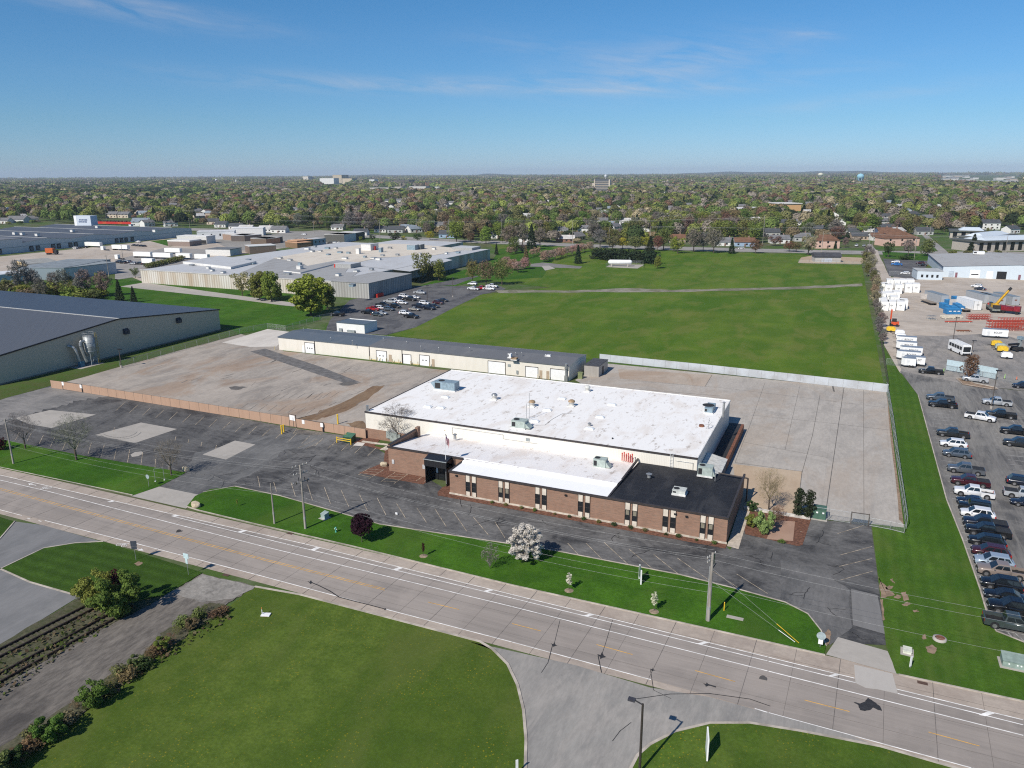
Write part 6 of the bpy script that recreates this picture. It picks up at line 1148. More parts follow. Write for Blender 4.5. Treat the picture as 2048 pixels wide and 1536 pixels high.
t = sign('round grey stop sign back above a small white notice at the end of the drive', 1640, 1294, 1264, 1.0, .95, M_SBACK, 1, True, small=(.5, .6, M_WHITE))
hp = P(311, 963, .1); t = thing('sign_stand', 'thin empty two-post sign frame on the far lawn', 'sign stand', tuple(hp)); 
for x, y in ((0, 0), (1.0, 1.1)): MB().cyl((x, y, 0), (x, y, 2.4), .035, n=6).build('post', M_GALV, t); MB().cyl((x, y, 0), (x, y, .12), .14, n=8).build('footing', M_WHITE, t)
MB().tube([(0, 0, 2.4), (1.0, 1.1, 2.4)], .03).build('crossbar', M_GALV, t)
ls = P(1280, 1163, .1); t = thing('lot_sign', 'low white-framed green sign board edge-on between the white blossom saplings', 'sign', tuple(ls), math.atan2(ls.y, ls.x)+.16); MB().box(-.75, .75, -.07, .07, .5, 2.0).build('board', M_DGREEN, t)
for x in (-.75, .75): MB().box(x-.07, x+.07, -.09, .09, 0, 2.1).build('post', M_WHITE, t)
ws = P(1413, 1511, .1); t = thing('sign_post', 'white slab sign standing edge-on in the dandelion corner lawn', 'sign', tuple(ws), math.atan2(ws.y, ws.x)+.10); MB().box(-.9, .9, -.07, .07, .15, 2.5).build('board', M_WHITE, t); MB().box(-.1, .1, -.05, .05, 0, .15).build('foot', M_WHITE, t)
for k, (bx, by) in enumerate(((1034, 1546), (1820, 1336))): 
    t = thing('marker_post', ('small white marker post at the kerb of the side street', 'thin white marker post on the mown strip')[k], 'marker post', tuple(P(bx, by, .1)), R(40)); MB().box(-.12, .12, -.03, .03, .2, 1.45).build('board', M_WHITE, t); MB().cyl((0, 0, 0), (0, 0, .3), .04, n=6).build('stake', M_GALV, t)
def boxy(name, label, px, py, w, d, h, mat, cat, rz=0, slope=0, pad=None):
    p = P(px, py, .09); t = thing(name, label, cat, tuple(p), rz)
    MB().add([(-w/2, -d/2, 0), (w/2, -d/2, 0), (w/2, d/2, 0), (-w/2, d/2, 0), (-w/2, -d/2, h-slope), (w/2, -d/2, h-slope), (w/2, d/2, h), (-w/2, d/2, h)], [(0, 1, 5, 4), (1, 2, 6, 5), (2, 3, 7, 6), (3, 0, 4, 7)]).build('body', mat, t)
    MB().add([(-w/2-.05, -d/2-.06, h-slope), (w/2+.05, -d/2-.06, h-slope), (w/2+.05, d/2+.05, h), (-w/2-.05, d/2+.05, h), (-w/2-.05, -d/2-.06, h-slope+.08), (w/2+.05, -d/2-.06, h-slope+.08), (w/2+.05, d/2+.05, h+.08), (-w/2-.05, d/2+.05, h+.08)], [(0, 1, 5, 4), (1, 2, 6, 5), (2, 3, 7, 6), (3, 0, 4, 7), (4, 5, 6, 7)]).build('lid', mat, t)
    MB().box(-w/2-.25, w/2+.25, -d/2-.3, d/2+.25, -.05, .06).build('pad', A_PAD, t); return t
t = boxy('transformer_cabinet', 'dark green transformer cabinet beside the two dense cypresses', 1638, 1035, 1.9, 1.6, 1.75, M_DGREEN, 'transformer')
for x in (-.35, .55): MB().box(x-.14, x+.14, -.83, -.8, 1.05, 1.3).build('warning_label', M_WHITE, t)
t = boxy('utility_cabinet', 'wide grey-green utility cabinet on a pad at the edge of the mown strip', 2027, 1330, 2.4, 1.6, 1.0, plain('sage_cabinet', (.25, .32, .28), .6), 'cabinet', 0, .25)
for x in (-.6, .2, .55): MB().cyl((x, -.84, .5), (x, -.8, .5), .09, n=8).build('lock', M_WHITE, t)
boxy('utility_cabinet', 'small pale cream cabinet lid in the mown strip by the drive', 1814, 1304, .85, 1.0, .35, plain('cream_lid', (.62, .62, .52), .6), 'cabinet', R(-3))
boxy('utility_cabinet', 'small grey-green utility box on the front lawn by the three-armed pole', 650, 1036, .9, .9, .95, plain('sage_cabinet_b', (.33, .40, .38), .6), 'cabinet', R(-10), .2)
hy = P(672, 1064, .1); t = thing('hydrant', 'small turquoise hydrant on the front lawn', 'hydrant', tuple(hy)); mm = plain('turquoise_paint', (.10, .38, .30), .5); MB().lathe((0, 0, 0), [(.16, 0), (.13, .1), (.12, .6), (.17, .63), (.15, .78), (.05, .88)], 10).build('barrel', mm, t); MB().cyl((-.22, 0, .5), (.22, 0, .5), .07, n=8).build('outlet', M_WHITE, t)
t = thing('manhole_riser', 'concrete manhole ring with rusty lid in the mown strip', 'manhole', tuple(P(1879, 1279, .09))); MB().lathe((0, 0, 0), [(.75, 0), (.72, .25), (.5, .25)], 18).build('ring', A_PAD, t); MB().cyl((.05, 0, .2), (.05, 0, .28), .5, n=16).build('lid', M_BROWN, t)
for k, (px, py, r_) in enumerate(((1526, 1359, .42), (358, 1064, .4))): tag(MB().cyl(P(px, py, .045), P(px, py, .062), r_, n=20).build('manhole_cover', plain('iron_cover', (.05, .048, .05), .7)), ('dark manhole cover in the road before the side street', 'dark manhole cover by the double yellow line')[k], 'manhole cover')
for k, (px, py) in enumerate(((1845, 1366), (580, 1067), (452, 1150), (1866, 1535))): a = P(px, py, .035); tag(MB().box(a.x-.5, a.x+.5, a.y-.25, a.y+.25, .035, .055).build('storm_drain', plain('rusty_grate', (.10, .06, .045), .8)), ('rusty storm drain at the kerb beyond the drive', 'rusty storm drain below the three-armed pole', 'rusty storm drain by the gravel track', 'rusty storm drain in the gutter opposite')[k], 'storm drain')
t = thing('marker_post', 'yellow pipeline marker post in the shadow of the stout pole', 'marker post', tuple(P(1448, 1221, .1))); MB().cyl((0, 0, 0), (0, 0, 1.1), .07, n=8).build('post', M_YEL, t); MB().lathe((0, 0, 1.1), [(.075, 0), (.03, .1), (.005, .12)], 8).build('cap', M_YEL, t)
a = P(1470, 1236, .1); tag(MB().box(a.x-1.0, a.x+1.0, a.y-.3, a.y+.3, .05, .16).build('concrete_slab', A_PAD), 'flat grey concrete slab in the lawn beside the stout pole', 'slab')
t = thing('manhole_marker', 'white slab with a small orange-topped marker on the near lawn', 'marker', tuple(P(531, 1230, .1)), R(20)); MB().box(-.5, .6, -.35, .35, 0, .12).build('slab', M_WHITE, t); MB().cyl((-.4, 0, .1), (-.4, 0, .8), .05, n=6).build('stake', M_WHITE, t); MB().cyl((-.4, 0, .8), (-.4, 0, 1.05), .06, n=6).build('tip', plain('orange_tip', (.5, .2, .05), .6), t)
tag(MB().box(-.2, .2, -.03, .03, 0, .35).build('lot_notice', M_WHITE, loc=P(793, 1029, .09)), 'tiny white notice lying at the lawn edge of the front car park', 'notice')
# boulders
def rock(label, px, py, r, seed):
    bm = bmesh.new(); bmesh.ops.create_icosphere(bm, subdivisions=3, radius=1); rg = random.Random(seed); k = [Vector((rg.gauss(0, 1), rg.gauss(0, 1), rg.gauss(0, 1))).normalized() for _ in range(9)]; dd = [rg.uniform(.55, .9) for _ in k]
    for v in bm.verts:
        for n_, d_ in zip(k, dd):
            s_ = v.co.dot(n_)-d_
            if s_ > 0: v.co -= n_*s_
        v.co = Vector((v.co.x*r*1.2, v.co.y*r*.85, (v.co.z+.55)*r*.75))
    me = bpy.data.meshes.new('boulder'); bm.to_mesh(me); bm.free(); me.materials.append(M_ROCK); o_ = bpy.data.objects.new('boulder', me); COL.objects.link(o_); o_.location = P(px, py, .08); tag(o_, label, 'boulder')
n = NB('limestone', .9, .2); f = n.noise(3, 6, .7, n.pos(local=True)); M_ROCK = n.set(n.mix(f, (.58, .50, .36), (.36, .29, .2)))
rock('pale boulder on the front lawn beside the entrance drive', 392, 1013, .85, 1); rock('pale boulder at the corner of the far lawn, under the bare tree', 371, 942, .8, 2); rock('tan boulder in the mulch bed of the brick office', 768, 932, .75, 3)
# bollards, guard rail and dumpster at the gate
for k, (px, py, h) in enumerate(((564, 868, 1.9), (568, 864, 1.6), (676, 848, 2.2))):
    t = thing('bollard', ('tall yellow bollard standing before the tan gate', 'shorter yellow bollard right behind another by the tan gate', 'yellow bollard standing inside the yard behind the tan fence')[k], 'bollard', tuple(P(px, py, .07)), 0, 'yellow bollards at the gate'); MB().cyl((0, 0, 0), (0, 0, h), .17, n=12).build('post', M_YEL, t); MB().lathe((0, 0, h), [(.17, 0), (.12, .1), (.01, .14)], 12).build('cap', M_YEL, t)
gp_ = P(674, 885, .07); t = thing('guard_rail', 'yellow pipe guard rail in front of the green dumpster', 'guard rail', tuple(gp_)); gl = (P(703, 889, .07)-gp_).length
for x in (0, gl): MB().cyl((x, 0, 0), (x, 0, 1.25), .12, n=10).build('post', M_YEL, t)
for z in (.65, 1.05): MB().cyl((0, 0, z), (gl, 0, z), .08, n=8).build('rail', M_YEL, t)
MB().cyl((1.2, 1.6, 0), (1.2, 1.6, 1.5), .1, n=10).build('post', M_YEL, t)
dp = P(699, 883, .07); t = thing('dumpster', 'green dumpster with sloping lid behind the yellow guard rail', 'dumpster', tuple(dp)); MB().add([(-1, -.7, 0), (1, -.7, 0), (1, .8, 0), (-1, .8, 0), (-1.05, -.75, 1.2), (1.05, -.75, 1.2), (1.05, .85, 1.6), (-1.05, .85, 1.6)], [(0, 1, 5, 4), (1, 2, 6, 5), (2, 3, 7, 6), (3, 0, 4, 7)]).build('body', plain('dumpster_green', (.035, .085, .05), .6), t); MB().add([(-1.1, -.8, 1.2), (1.1, -.8, 1.2), (1.1, .9, 1.62), (-1.1, .9, 1.62)], [(0, 1, 2, 3)]).build('lid', plain('dumpster_lid', (.07, .16, .10), .5), t)
# railway tracks
M_RAIL = plain('rusty_rail', (.045, .03, .024), .6, .4, var=.3); M_TIE = plain('old_sleeper', (.095, .085, .06), .9, var=.3)
for k, (x0, y0, x1, y1, nm) in enumerate(((-260, 1440, 196, 1208, 'railway track along the drive, nearest the parking area'), (-260, 1500, 240, 1226, 'railway track nearest the gravel track'))):
    a, b = P(x0, y0, .07), P(x1, y1, .07); d = b-a; L_ = d.length; t = thing('railway_track', 'overgrown rusty '+nm, 'railway track', tuple(a), math.atan2(d.y, d.x), 'two abandoned railway tracks')
    for y in (-.75, .75): MB().box(0, L_, y-.1, y+.1, .06, .26).build('rail', M_RAIL, t)
    sl_ = MB()
    for i in range(int(L_/.62)): sl_.box(i*.62, i*.62+.24, -1.25, 1.25, 0, .035, faces='-x+x-y+y+z')
    struct(sl_.build('sleeper', M_TIE, t), 'stuff')
# ---------------------------------------------------------------- vehicles: one of each kind, then copies
M_PAINT = tinted('car_paint', .28, .15, .06, 1.0, .5, .6)
M_CGLASS = NB('car_glass', .05, .7).set((.012, .016, .02)); M_TYRE = plain('tyre_rubber', (.02, .02, .021), .85); M_RIM = plain('wheel_rim', (.38, .38, .39), .35, .7)
M_HEAD = plain('headlight_lens', (.72, .74, .74), .15, .2, var=.05); M_TAIL = plain('tail_lens', (.35, .015, .015), .25); M_BLKP = plain('black_plastic', (.02, .02, .021), .6); M_BEDC = plain('bed_cover_vinyl', (.03, .031, .033), .7)
def loft(st, close=True):
    """st: list of (x, [(y, z)...]) half sections from sill to centre; mirrored"""
    b = MB(); rings = []
    for x, sec in st: rings.append([(x, y, z) for y, z in sec] + [(x, -y, z) for y, z in reversed(sec) if y > 1e-4])
    n = len(rings[0]); b.v = [p for r in rings for p in r]
    for k in range(len(rings)-1):
        for i in range(n-1): b.f.append((k*n+i, k*n+i+1, (k+1)*n+i+1, (k+1)*n+i)); b.m.append(0); b.sm.append(True)
    b.f.append(tuple(range(n-1, -1, -1))); b.f.append(tuple((len(rings)-1)*n+i for i in range(n))); b.m += [0, 0]; b.sm += [False, False]
    return b
def vehicle(kind):
    """nose towards -X, origin on the ground at the middle"""
    S = {'pickup_truck': (5.9, 2.0, 1.92), 'suv': (4.8, 1.92, 1.74), 'sedan': (4.8, 1.84, 1.45), 'jeep': (4.5, 1.9, 1.85)}[kind]
    L, Wd, H = S; t = thing(kind, '', {'pickup_truck': 'pickup truck', 'suv': 'suv', 'sedan': 'sedan', 'jeep': 'jeep'}[kind]); hw = Wd/2
    belt = {'pickup_truck': 1.2, 'suv': 1.05, 'sedan': .92, 'jeep': 1.15}[kind]; hood = {'pickup_truck': 1.12, 'suv': 1.0, 'sedan': .86, 'jeep': 1.1}[kind]
    def sec(w, top, zb=.34): return [(w*.93, zb), (w, zb+.16), (w*1.0, top-.22), (w*.93, top-.04), (w*.6, top), (0, top+.015)]
    h = L/2
    if kind == 'pickup_truck': st = [(-h, sec(hw*.86, hood-.22, .45)), (-h+.12, sec(hw*.95, hood-.06, .40)), (-h+.5, sec(hw, hood)), (-h+1.75, sec(hw, hood+.08)), (-h+1.9, sec(hw, belt)), (h-2.0, sec(hw, belt))]; cab = (-h+1.45, -h+2.25, h-2.25, h-2.0)
    elif kind == 'suv': st = [(-h, sec(hw*.82, hood-.25, .42)), (-h+.12, sec(hw*.93, hood-.1, .36)), (-h+.5, sec(hw, hood-.02)), (-h+1.35, sec(hw, hood+.05)), (-h+1.5, sec(hw, belt)), (h-.3, sec(hw, belt+.04)), (h-.06, sec(hw*.94, belt-.02, .4)), (h, sec(hw*.86, belt-.2, .45))]; cab = (-h+1.05, -h+1.9, h-.75, h-.22)
    elif kind == 'sedan': st = [(-h, sec(hw*.8, hood-.25, .4)), (-h+.15, sec(hw*.93, hood-.12, .34)), (-h+.6, sec(hw, hood-.03)), (-h+1.5, sec(hw, hood+.05)), (-h+1.6, sec(hw, belt)), (h-1.0, sec(hw, belt+.02)), (h-.12, sec(hw*.94, belt, .38)), (h, sec(hw*.85, belt-.2, .45))]; cab = (-h+1.25, -h+2.1, h-1.55, h-.75)
    else: st = [(-h, sec(hw*.78, hood-.12, .5)), (-h+.1, sec(hw*.8, hood, .45)), (-h+1.3, sec(hw*.86, hood+.02)), (-h+1.4, sec(hw, belt)), (h-.05, sec(hw, belt)), (h, sec(hw*.97, belt-.1, .45))]; cab = (-h+1.3, -h+1.6, h-.1, h-.02)
    body = loft(st)
    if kind == 'pickup_truck':       # open bed: two sides, tailgate and floor
        for s in (-1, 1): body.add([(h-2.0, s*hw, .36), (h-.03, s*hw, .40), (h-.03, s*hw, belt-.04), (h-2.0, s*hw, belt), (h-2.0, s*(hw-.14), .36), (h-.03, s*(hw-.14), .40), (h-.03, s*(hw-.14), belt-.04), (h-2.0, s*(hw-.14), belt)], [(0, 1, 2, 3), (4, 7, 6, 5), (3, 2, 6, 7), (1, 5, 6, 2)])
        body.box(h-.12, h, -hw*.97, hw*.97, .5, belt-.05)
    bo = body.build('body', M_PAINT, t); bo['tint'] = 1
    a0, a1, b1, b0 = cab; rw, bw = hw*.78, hw*.95; zr = H
    ca = MB().add([(a0, -bw, belt-.03), (b0, -bw, belt-.03), (b0, bw, belt-.03), (a0, bw, belt-.03), (a1, -rw, zr-.05), (b1, -rw, zr-.05), (b1, rw, zr-.05), (a1, rw, zr-.05), (a1+.15, -rw*.8, zr), (b1-.1, -rw*.8, zr), (b1-.1, rw*.8, zr), (a1+.15, rw*.8, zr)], [(0, 1, 5, 4), (1, 2, 6, 5), (2, 3, 7, 6), (3, 0, 4, 7), (4, 5, 9, 8), (5, 6, 10, 9), (6, 7, 11, 10), (7, 4, 8, 11), (8, 9, 10, 11)]).build('roof', M_PAINT, t); ca['tint'] = 1
    def on(face, u0, u1, v0, v1, off_):
        p0, p1, p2, p3 = [Vector(p) for p in face]; f = lambda u, v: (p0.lerp(p1, u)).lerp(p3.lerp(p2, u), v); nn = (p1-p0).cross(p3-p0).normalized()*off_
        return [f(u0, v0)+nn, f(u1, v0)+nn, f(u1, v1)+nn, f(u0, v1)+nn]
    cv = [(a0, -bw, belt-.03), (b0, -bw, belt-.03), (b0, bw, belt-.03), (a0, bw, belt-.03), (a1, -rw, zr-.05), (b1, -rw, zr-.05), (b1, rw, zr-.05), (a1, rw, zr-.05)]
    MB().poly(on((cv[3], cv[0], cv[4], cv[7]), .05, .95, .08, .95, .015)).build('windscreen', M_CGLASS, t)
    MB().poly(on((cv[1], cv[2], cv[6], cv[5]), .08, .92, .18, .9, .015)).build('rear_window', M_CGLASS, t)
    for f in ((cv[0], cv[1], cv[5], cv[4]), (cv[2], cv[3], cv[7], cv[6])):
        sp_ = ((.08, .47), (.51, .92)) if kind != 'suv' else ((.07, .38), (.42, .68), (.72, .94))
        if f[0][1] > 0: sp_ = tuple((1-b, 1-a) for a, b in sp_)
        for u0, u1 in sp_: MB().poly(on(f, u0, u1, .14, .88, .015)).build('side_window', M_CGLASS, t)
    wr = {'pickup_truck': .41, 'suv': .37, 'sedan': .34, 'jeep': .42}[kind]
    for x in (-h+.98, h-1.12 if kind != 'jeep' else h-.85):
        for s in (-1, 1):
            MB().cyl((x, s*(hw-.05), wr+.05), (x, s*(hw+.012), wr+.05), wr*1.18, n=16).build('wheel_arch', M_BLKP, t)
            wh_ = MB().cyl((x, s*(hw-.22), wr), (x, s*(hw+.03), wr), wr, n=16).build('wheel', M_TYRE, t); MB().cyl((x, s*(hw+.03), wr), (x, s*(hw+.045), wr), wr*.62, n=12).build('rim', M_RIM, wh_)
    for s in (-1, 1):
        MB().box(-h-.01, -h+.28, s*hw*.74-.2*(s+1)/2-.0*s, s*hw*.74+.2*(1-s)/2+.08*s, hood-.36, hood-.2).build('headlight', M_HEAD, t)
        MB().box(h-.16, h+.015, s*hw*.86-.1, s*hw*.86+.1, belt-.45, belt-.12).build('taillight', M_TAIL, t)
        MB().box(a0+.32, a0+.5, s*hw*1.0-.02-.1*(1-s), s*hw*1.0+.02+.1*(1+s), belt, belt+.18).build('side_mirror', M_PAINT, t)['tint'] = 1
    MB().box(-h-.02, -h+.1, -hw*.5, hw*.5, hood-.5, hood-.2).build('radiator_grille', M_BLKP, t)
    MB().box(-h-.06, -h+.2, -hw*.8, hw*.8, .38, .55).build('front_bumper', M_BLKP, t); MB().box(h-.1, h+.09, -hw*.82, hw*.82, .42, .6).build('rear_bumper', M_BLKP, t)
    MB().box(-h-.075, -h-.05, -.25, .25, .42, .54).build('number_plate', M_WHITE, t)
    if kind == 'pickup_truck': MB().box(h-1.98, h-.13, -hw+.14, hw-.14, .7, .74).build('bed_floor', M_BLKP, t)
    return t
VK = {k: vehicle(k) for k in ('pickup_truck', 'suv', 'sedan', 'jeep')}
VC = thing('pickup_truck', '', 'pickup truck')      # the same pickup with a closed bed
def clone_parts(src, dst):
    for k in KIDS[src.name]:
        c = k.copy(); COL.objects.link(c); setp(c, dst)
        for g in KIDS.get(k.name, ()): d = g.copy(); COL.objects.link(d); setp(d, c)
clone_parts(VK['pickup_truck'], VC); MB().box(5.9/2-1.99, 5.9/2-.1, -.93, .93, 1.17, 1.22).build('bed_cover', M_BEDC, VC); VK['pickup_covered'] = VC
vused = set()
VCOL = {'black': (.008, .009, .011), 'navy': (.010, .015, .03), 'charcoal': (.022, .024, .026), 'blue-grey': (.075, .095, .12), 'grey': (.10, .11, .125), 'white': (.78, .78, .78), 'silver': (.42, .44, .46), 'maroon': (.055, .010, .016), 'tan': (.26, .21, .18), 'light blue': (.30, .37, .45), 'gunmetal': (.05, .065, .065), 'red': (.35, .015, .02), 'blue': (.03, .17, .48), 'beige': (.36, .34, .30)}
def park(kind, col_, pos, rz, label, group):
    src = VK[kind]
    if kind not in vused:
        vused.add(kind); src.location = pos; src.rotation_euler = (0, 0, rz); src['label'] = label; src['group'] = group
        for k in KIDS[src.name]:
            if k.get('tint'): k.color = (*VCOL[col_], 1)
        return src
    return dup(src, pos, rz, label=label, group=group, color=VCOL[col_])
ZP = .075
rowA = [('pickup_covered', 'black', 1829, 746, 'black pickup alone at the top of the row, beside the white cargo trailers'), ('pickup_covered', 'blue-grey', 1852, 800, 'blue-grey pickup nose to nose with the lawn, directly behind a black pickup'), ('pickup_truck', 'black', 1853, 813, 'black pickup parked tight against the blue-grey one at the upper end of the row'), ('pickup_truck', 'charcoal', 1880, 873, 'dark charcoal pickup with open bed next above the white suv'), ('suv', 'white', 1878, 893, 'white suv between the charcoal pickup and a blue-grey suv'), ('suv', 'blue-grey', 1886, 913, 'blue-grey suv just below the white suv in the row by the lawn'), ('pickup_covered', 'grey', 1899, 945, 'grey pickup with dark bed cover standing between two gaps of the row'), ('pickup_covered', 'maroon', 1918, 971, 'dark maroon pickup with covered bed directly above the white pickup'), ('pickup_truck', 'white', 1926, 993, 'white pickup with dark open bed in the long row by the lawn'), ('sedan', 'navy', 1926, 1010, 'dark navy sedan half hidden between white pickup and black jeep'), ('jeep', 'black', 1933, 1023, 'boxy black jeep behind the white long-roofed suv'), ('suv', 'white', 1940, 1037, 'white long-roofed suv between the black jeep and two black pickups'), ('pickup_covered', 'navy', 1944, 1055, 'navy black pickup with bed cover just below the white long-roofed suv'), ('pickup_covered', 'black', 1955, 1072, 'black pickup with dark bed cover above a black suv'), ('suv', 'black', 1958, 1093, 'big black suv next to the maroon hatchback'), ('suv', 'maroon', 1962, 1114, 'maroon small suv between the black suv and the light blue one'), ('suv', 'light blue', 1966, 1133, 'light silvery blue suv beside the tan pickup'), ('pickup_truck', 'tan', 1983, 1154, 'tan pickup with open dark bed in the lower part of the row'), ('suv', 'black', 1986, 1180, 'glossy black suv right below the tan pickup'), ('sedan', 'black', 1986, 1202, 'black sedan with curved roof above the last two pickups'), ('pickup_covered', 'black', 2001, 1228, 'black pickup second from the end of the row, before the grey-green one')]
for k, (kd, c, px, py, lb) in enumerate(rowA):
    p = P(px, py, ZP); ln = {'pickup_truck': 5.9, 'pickup_covered': 5.9, 'suv': 4.8, 'sedan': 4.8, 'jeep': 4.5}[kd]
    park(kd, c, (max(20.3+ln/2, min(p.x, 21.2+ln/2)), p.y+.95, ZP), R(random.uniform(-2, 2)), lb, 'vehicles in the row along the mown strip')
for kd, c, px, py, rz, lb in (('pickup_truck', 'gunmetal', 2024, 1264, 180, 'grey-green pickup parked tail to the lawn at the end of the row'), ('pickup_covered', 'silver', 1994, 812, 0, 'silvery white pickup parked by the tall lamp post'), ('pickup_covered', 'black', 2002, 837, -3, 'black pickup below the silvery white one at the lamp post'), ('pickup_covered', 'white', 1961, 842, 163, 'white pickup rolling down the middle aisle'), ('pickup_truck', 'black', 2034, 871, -3, 'black pickup cut by the picture edge, behind a charcoal one'), ('pickup_truck', 'charcoal', 2042, 896, -3, 'charcoal pickup cut by the picture edge, below the black one'), ('suv', 'navy', 2046, 974, 177, 'dark suv with tail to the aisle above the silver pickup'), ('pickup_covered', 'silver', 2049, 1000, 177, 'silver pickup tail cut by the picture edge'), ('sedan', 'navy', 2056, 1016, 0, 'navy blue car nose cut by the picture edge'), ('pickup_truck', 'silver', 1951, 765, -8, 'long silver pickup with ladder rack under the red budding tree'), ('suv', 'navy', 2048, 778, 2, 'dark navy car cut by the picture edge near the orange cone')):
    p = P(px, py, ZP); park(kd, c, (p.x, p.y+.9, ZP), R(rz), lb, 'vehicles scattered in the car park')
def flock(rows, grp, z=.08, ang=0, where=''):
    for kd, c, px, py, rz, lb in rows: p = P(px, py, z); park(kd, c, (p.x, p.y, z), R(rz), lb, grp)
flock((('pickup_covered', 'black', 674, 632, 10, 'black pickup alone by the big yellow-green tree'), ('pickup_covered', 'black', 737, 628, 180, 'black pickup nearest the big tree in the factory car park'), ('pickup_truck', 'red', 747, 621, 180, 'bright red pickup in the factory car park'), ('sedan', 'gunmetal', 754, 632, 180, 'dark grey sedan at the front of the factory car park rows'), ('sedan', 'silver', 764, 629, 180, 'silver sedan partly behind the dark grey one at the front'), ('suv', 'white', 761, 619, 180, 'white suv just beyond the bright red pickup'), ('pickup_covered', 'black', 765, 613, 180, 'black pickup behind the white suv and red pickup'), ('suv', 'blue-grey', 778, 621, 180, 'blue-grey suv in the middle of the factory car park'), ('suv', 'black', 791, 616, 180, 'tall black suv next to the blue-grey suv'), ('pickup_truck', 'silver', 781, 606, 180, 'silver pickup in the second factory row'), ('suv', 'white', 792, 604, 180, 'small white suv next to the silver pickup'), ('sedan', 'white', 805, 608, 180, 'white sedan in front of the black pickups'), ('sedan', 'navy', 800, 599, 180, 'dark blue sedan between two white vehicles'), ('pickup_covered', 'charcoal', 820, 601, 180, 'long charcoal pickup near the factory end wall'), ('suv', 'white', 808, 595, 180, 'white van-like suv closest to the factory wall'), ('sedan', 'white', 830, 597, 180, 'white car beyond the charcoal pickup'), ('pickup_truck', 'silver', 840, 588, 180, 'silver pickup alone at the far end of the factory rows'), ('suv', 'white', 810, 629, 182, 'long white suv at the field side of the factory car park'), ('pickup_covered', 'black', 823, 636, 180, 'black pickup closest to the green field'), ('sedan', 'beige', 829, 621, 180, 'beige sedan in the field-side row'), ('pickup_covered', 'navy', 838, 615, 180, 'dark navy pickup in the field-side row behind the beige sedan'), ('pickup_truck', 'navy', 857, 619, 180, 'dark blue pickup in the field-side row, nearest the grass'), ('suv', 'white', 849, 609, 180, 'white suv at the lamp post of the field-side row'), ('sedan', 'black', 868, 615, 180, 'black car between the dark blue pickup and the red suv'), ('suv', 'maroon', 877, 608, 180, 'dark red suv towards the far end of the field-side row'), ('sedan', 'black', 886, 603, 180, 'black sedan last in the field-side row')), 'vehicles in the factory car park')
flock((('suv', 'white', 945, 570, 0, 'white van at the bend of the factory drive'), ('pickup_covered', 'white', 947, 580, 0, 'white pickup at the lower side of the parked trucks by the field path'), ('pickup_covered', 'red', 963, 579, 180, 'red pickup among the white trucks by the field path'), ('pickup_truck', 'white', 978, 580, 180, 'white truck right in front of the red pickup by the field path'), ('pickup_truck', 'white', 984, 575, 180, 'white truck farthest along the field path')), 'trucks by the field path')
flock((('pickup_truck', 'blue', 1793, 531, 0, 'bright blue pickup in the office lot by the steel hall'), ('suv', 'white', 1791, 526, 0, 'white suv half hidden behind the bright blue pickup'), ('suv', 'maroon', 1840, 528, 0, 'maroon suv in the office lot near the steel hall'), ('sedan', 'black', 1845, 532, 0, 'black sedan in front of the maroon suv'), ('suv', 'white', 1810, 549, 0, 'white van in front of the steel hall annex'), ('suv', 'white', 1953, 575, -20, 'white car standing out in the equipment yard'), ('sedan', 'navy', 1960, 580, -20, 'dark blue car beside the white one out in the equipment yard'), ('suv', 'white', 1713, 493, 80, 'white van parked by a house at the near street'), ('sedan', 'silver', 1728, 493, 80, 'silver car parked by a house at the near street'), ('sedan', 'red', 1713, 478, 0, 'red car deep between the houses'), ('sedan', 'white', 1482, 498, 20, 'white car on the near street past the field')), 'vehicles around the steel hall and near street')
flock((('suv', 'white', 150, 498, 0, 'white car parked at the gabled warehouse dock'), ('sedan', 'black', 158, 497, 0, 'black car next to the white car at the warehouse dock'), ('sedan', 'black', 170, 496, 0, 'second black car by the white dock trailer'), ('suv', 'white', 258, 483, 10, 'white car by the far end of the gabled warehouse'), ('suv', 'white', 277, 485, 0, 'white car on the verge near the gabled warehouse end'), ('sedan', 'black', 268, 492, 0, 'leftmost black car of the dark row by the verge'), ('sedan', 'black', 275, 492.5, 0, 'second dark car of the row by the verge'), ('sedan', 'black', 282, 493, 0, 'third dark car of the row by the verge'), ('sedan', 'charcoal', 288, 493.5, 0, 'rightmost dark car of the row by the verge'), ('suv', 'navy', 238, 526, 10, 'dark suv first in the row behind the steel building'), ('suv', 'black', 246, 527, 10, 'black suv second in the row behind the steel building'), ('suv', 'silver', 252, 526, 10, 'silver car in the row behind the steel building'), ('sedan', 'navy', 258, 525, 10, 'navy car fourth in the row behind the steel building'), ('suv', 'silver', 266, 529, 10, 'silver suv fifth in the row behind the steel building'), ('suv', 'black', 279, 529, 10, 'black suv last in the row behind the steel building'), ('suv', 'white', 608, 470, 10, 'white car on the street beyond the workshops')), 'cars around the trailer yard')
flock([('sedan' if k % 3 else 'suv', c, px, py, 10, f'{c} car in the used car lot past the orange roofed shops, {ORD[k]} from left') for k, (px, py, c) in enumerate(((584, 483, 'white'), (592, 481, 'black'), (600, 480, 'silver'), (609, 480, 'white'), (617, 481, 'navy'), (626, 481, 'silver'), (634, 480, 'black'), (642, 479, 'white'), (660, 487, 'black'), (668, 487, 'silver'), (677, 487, 'white')))], 'cars of the lot past the orange roofs')

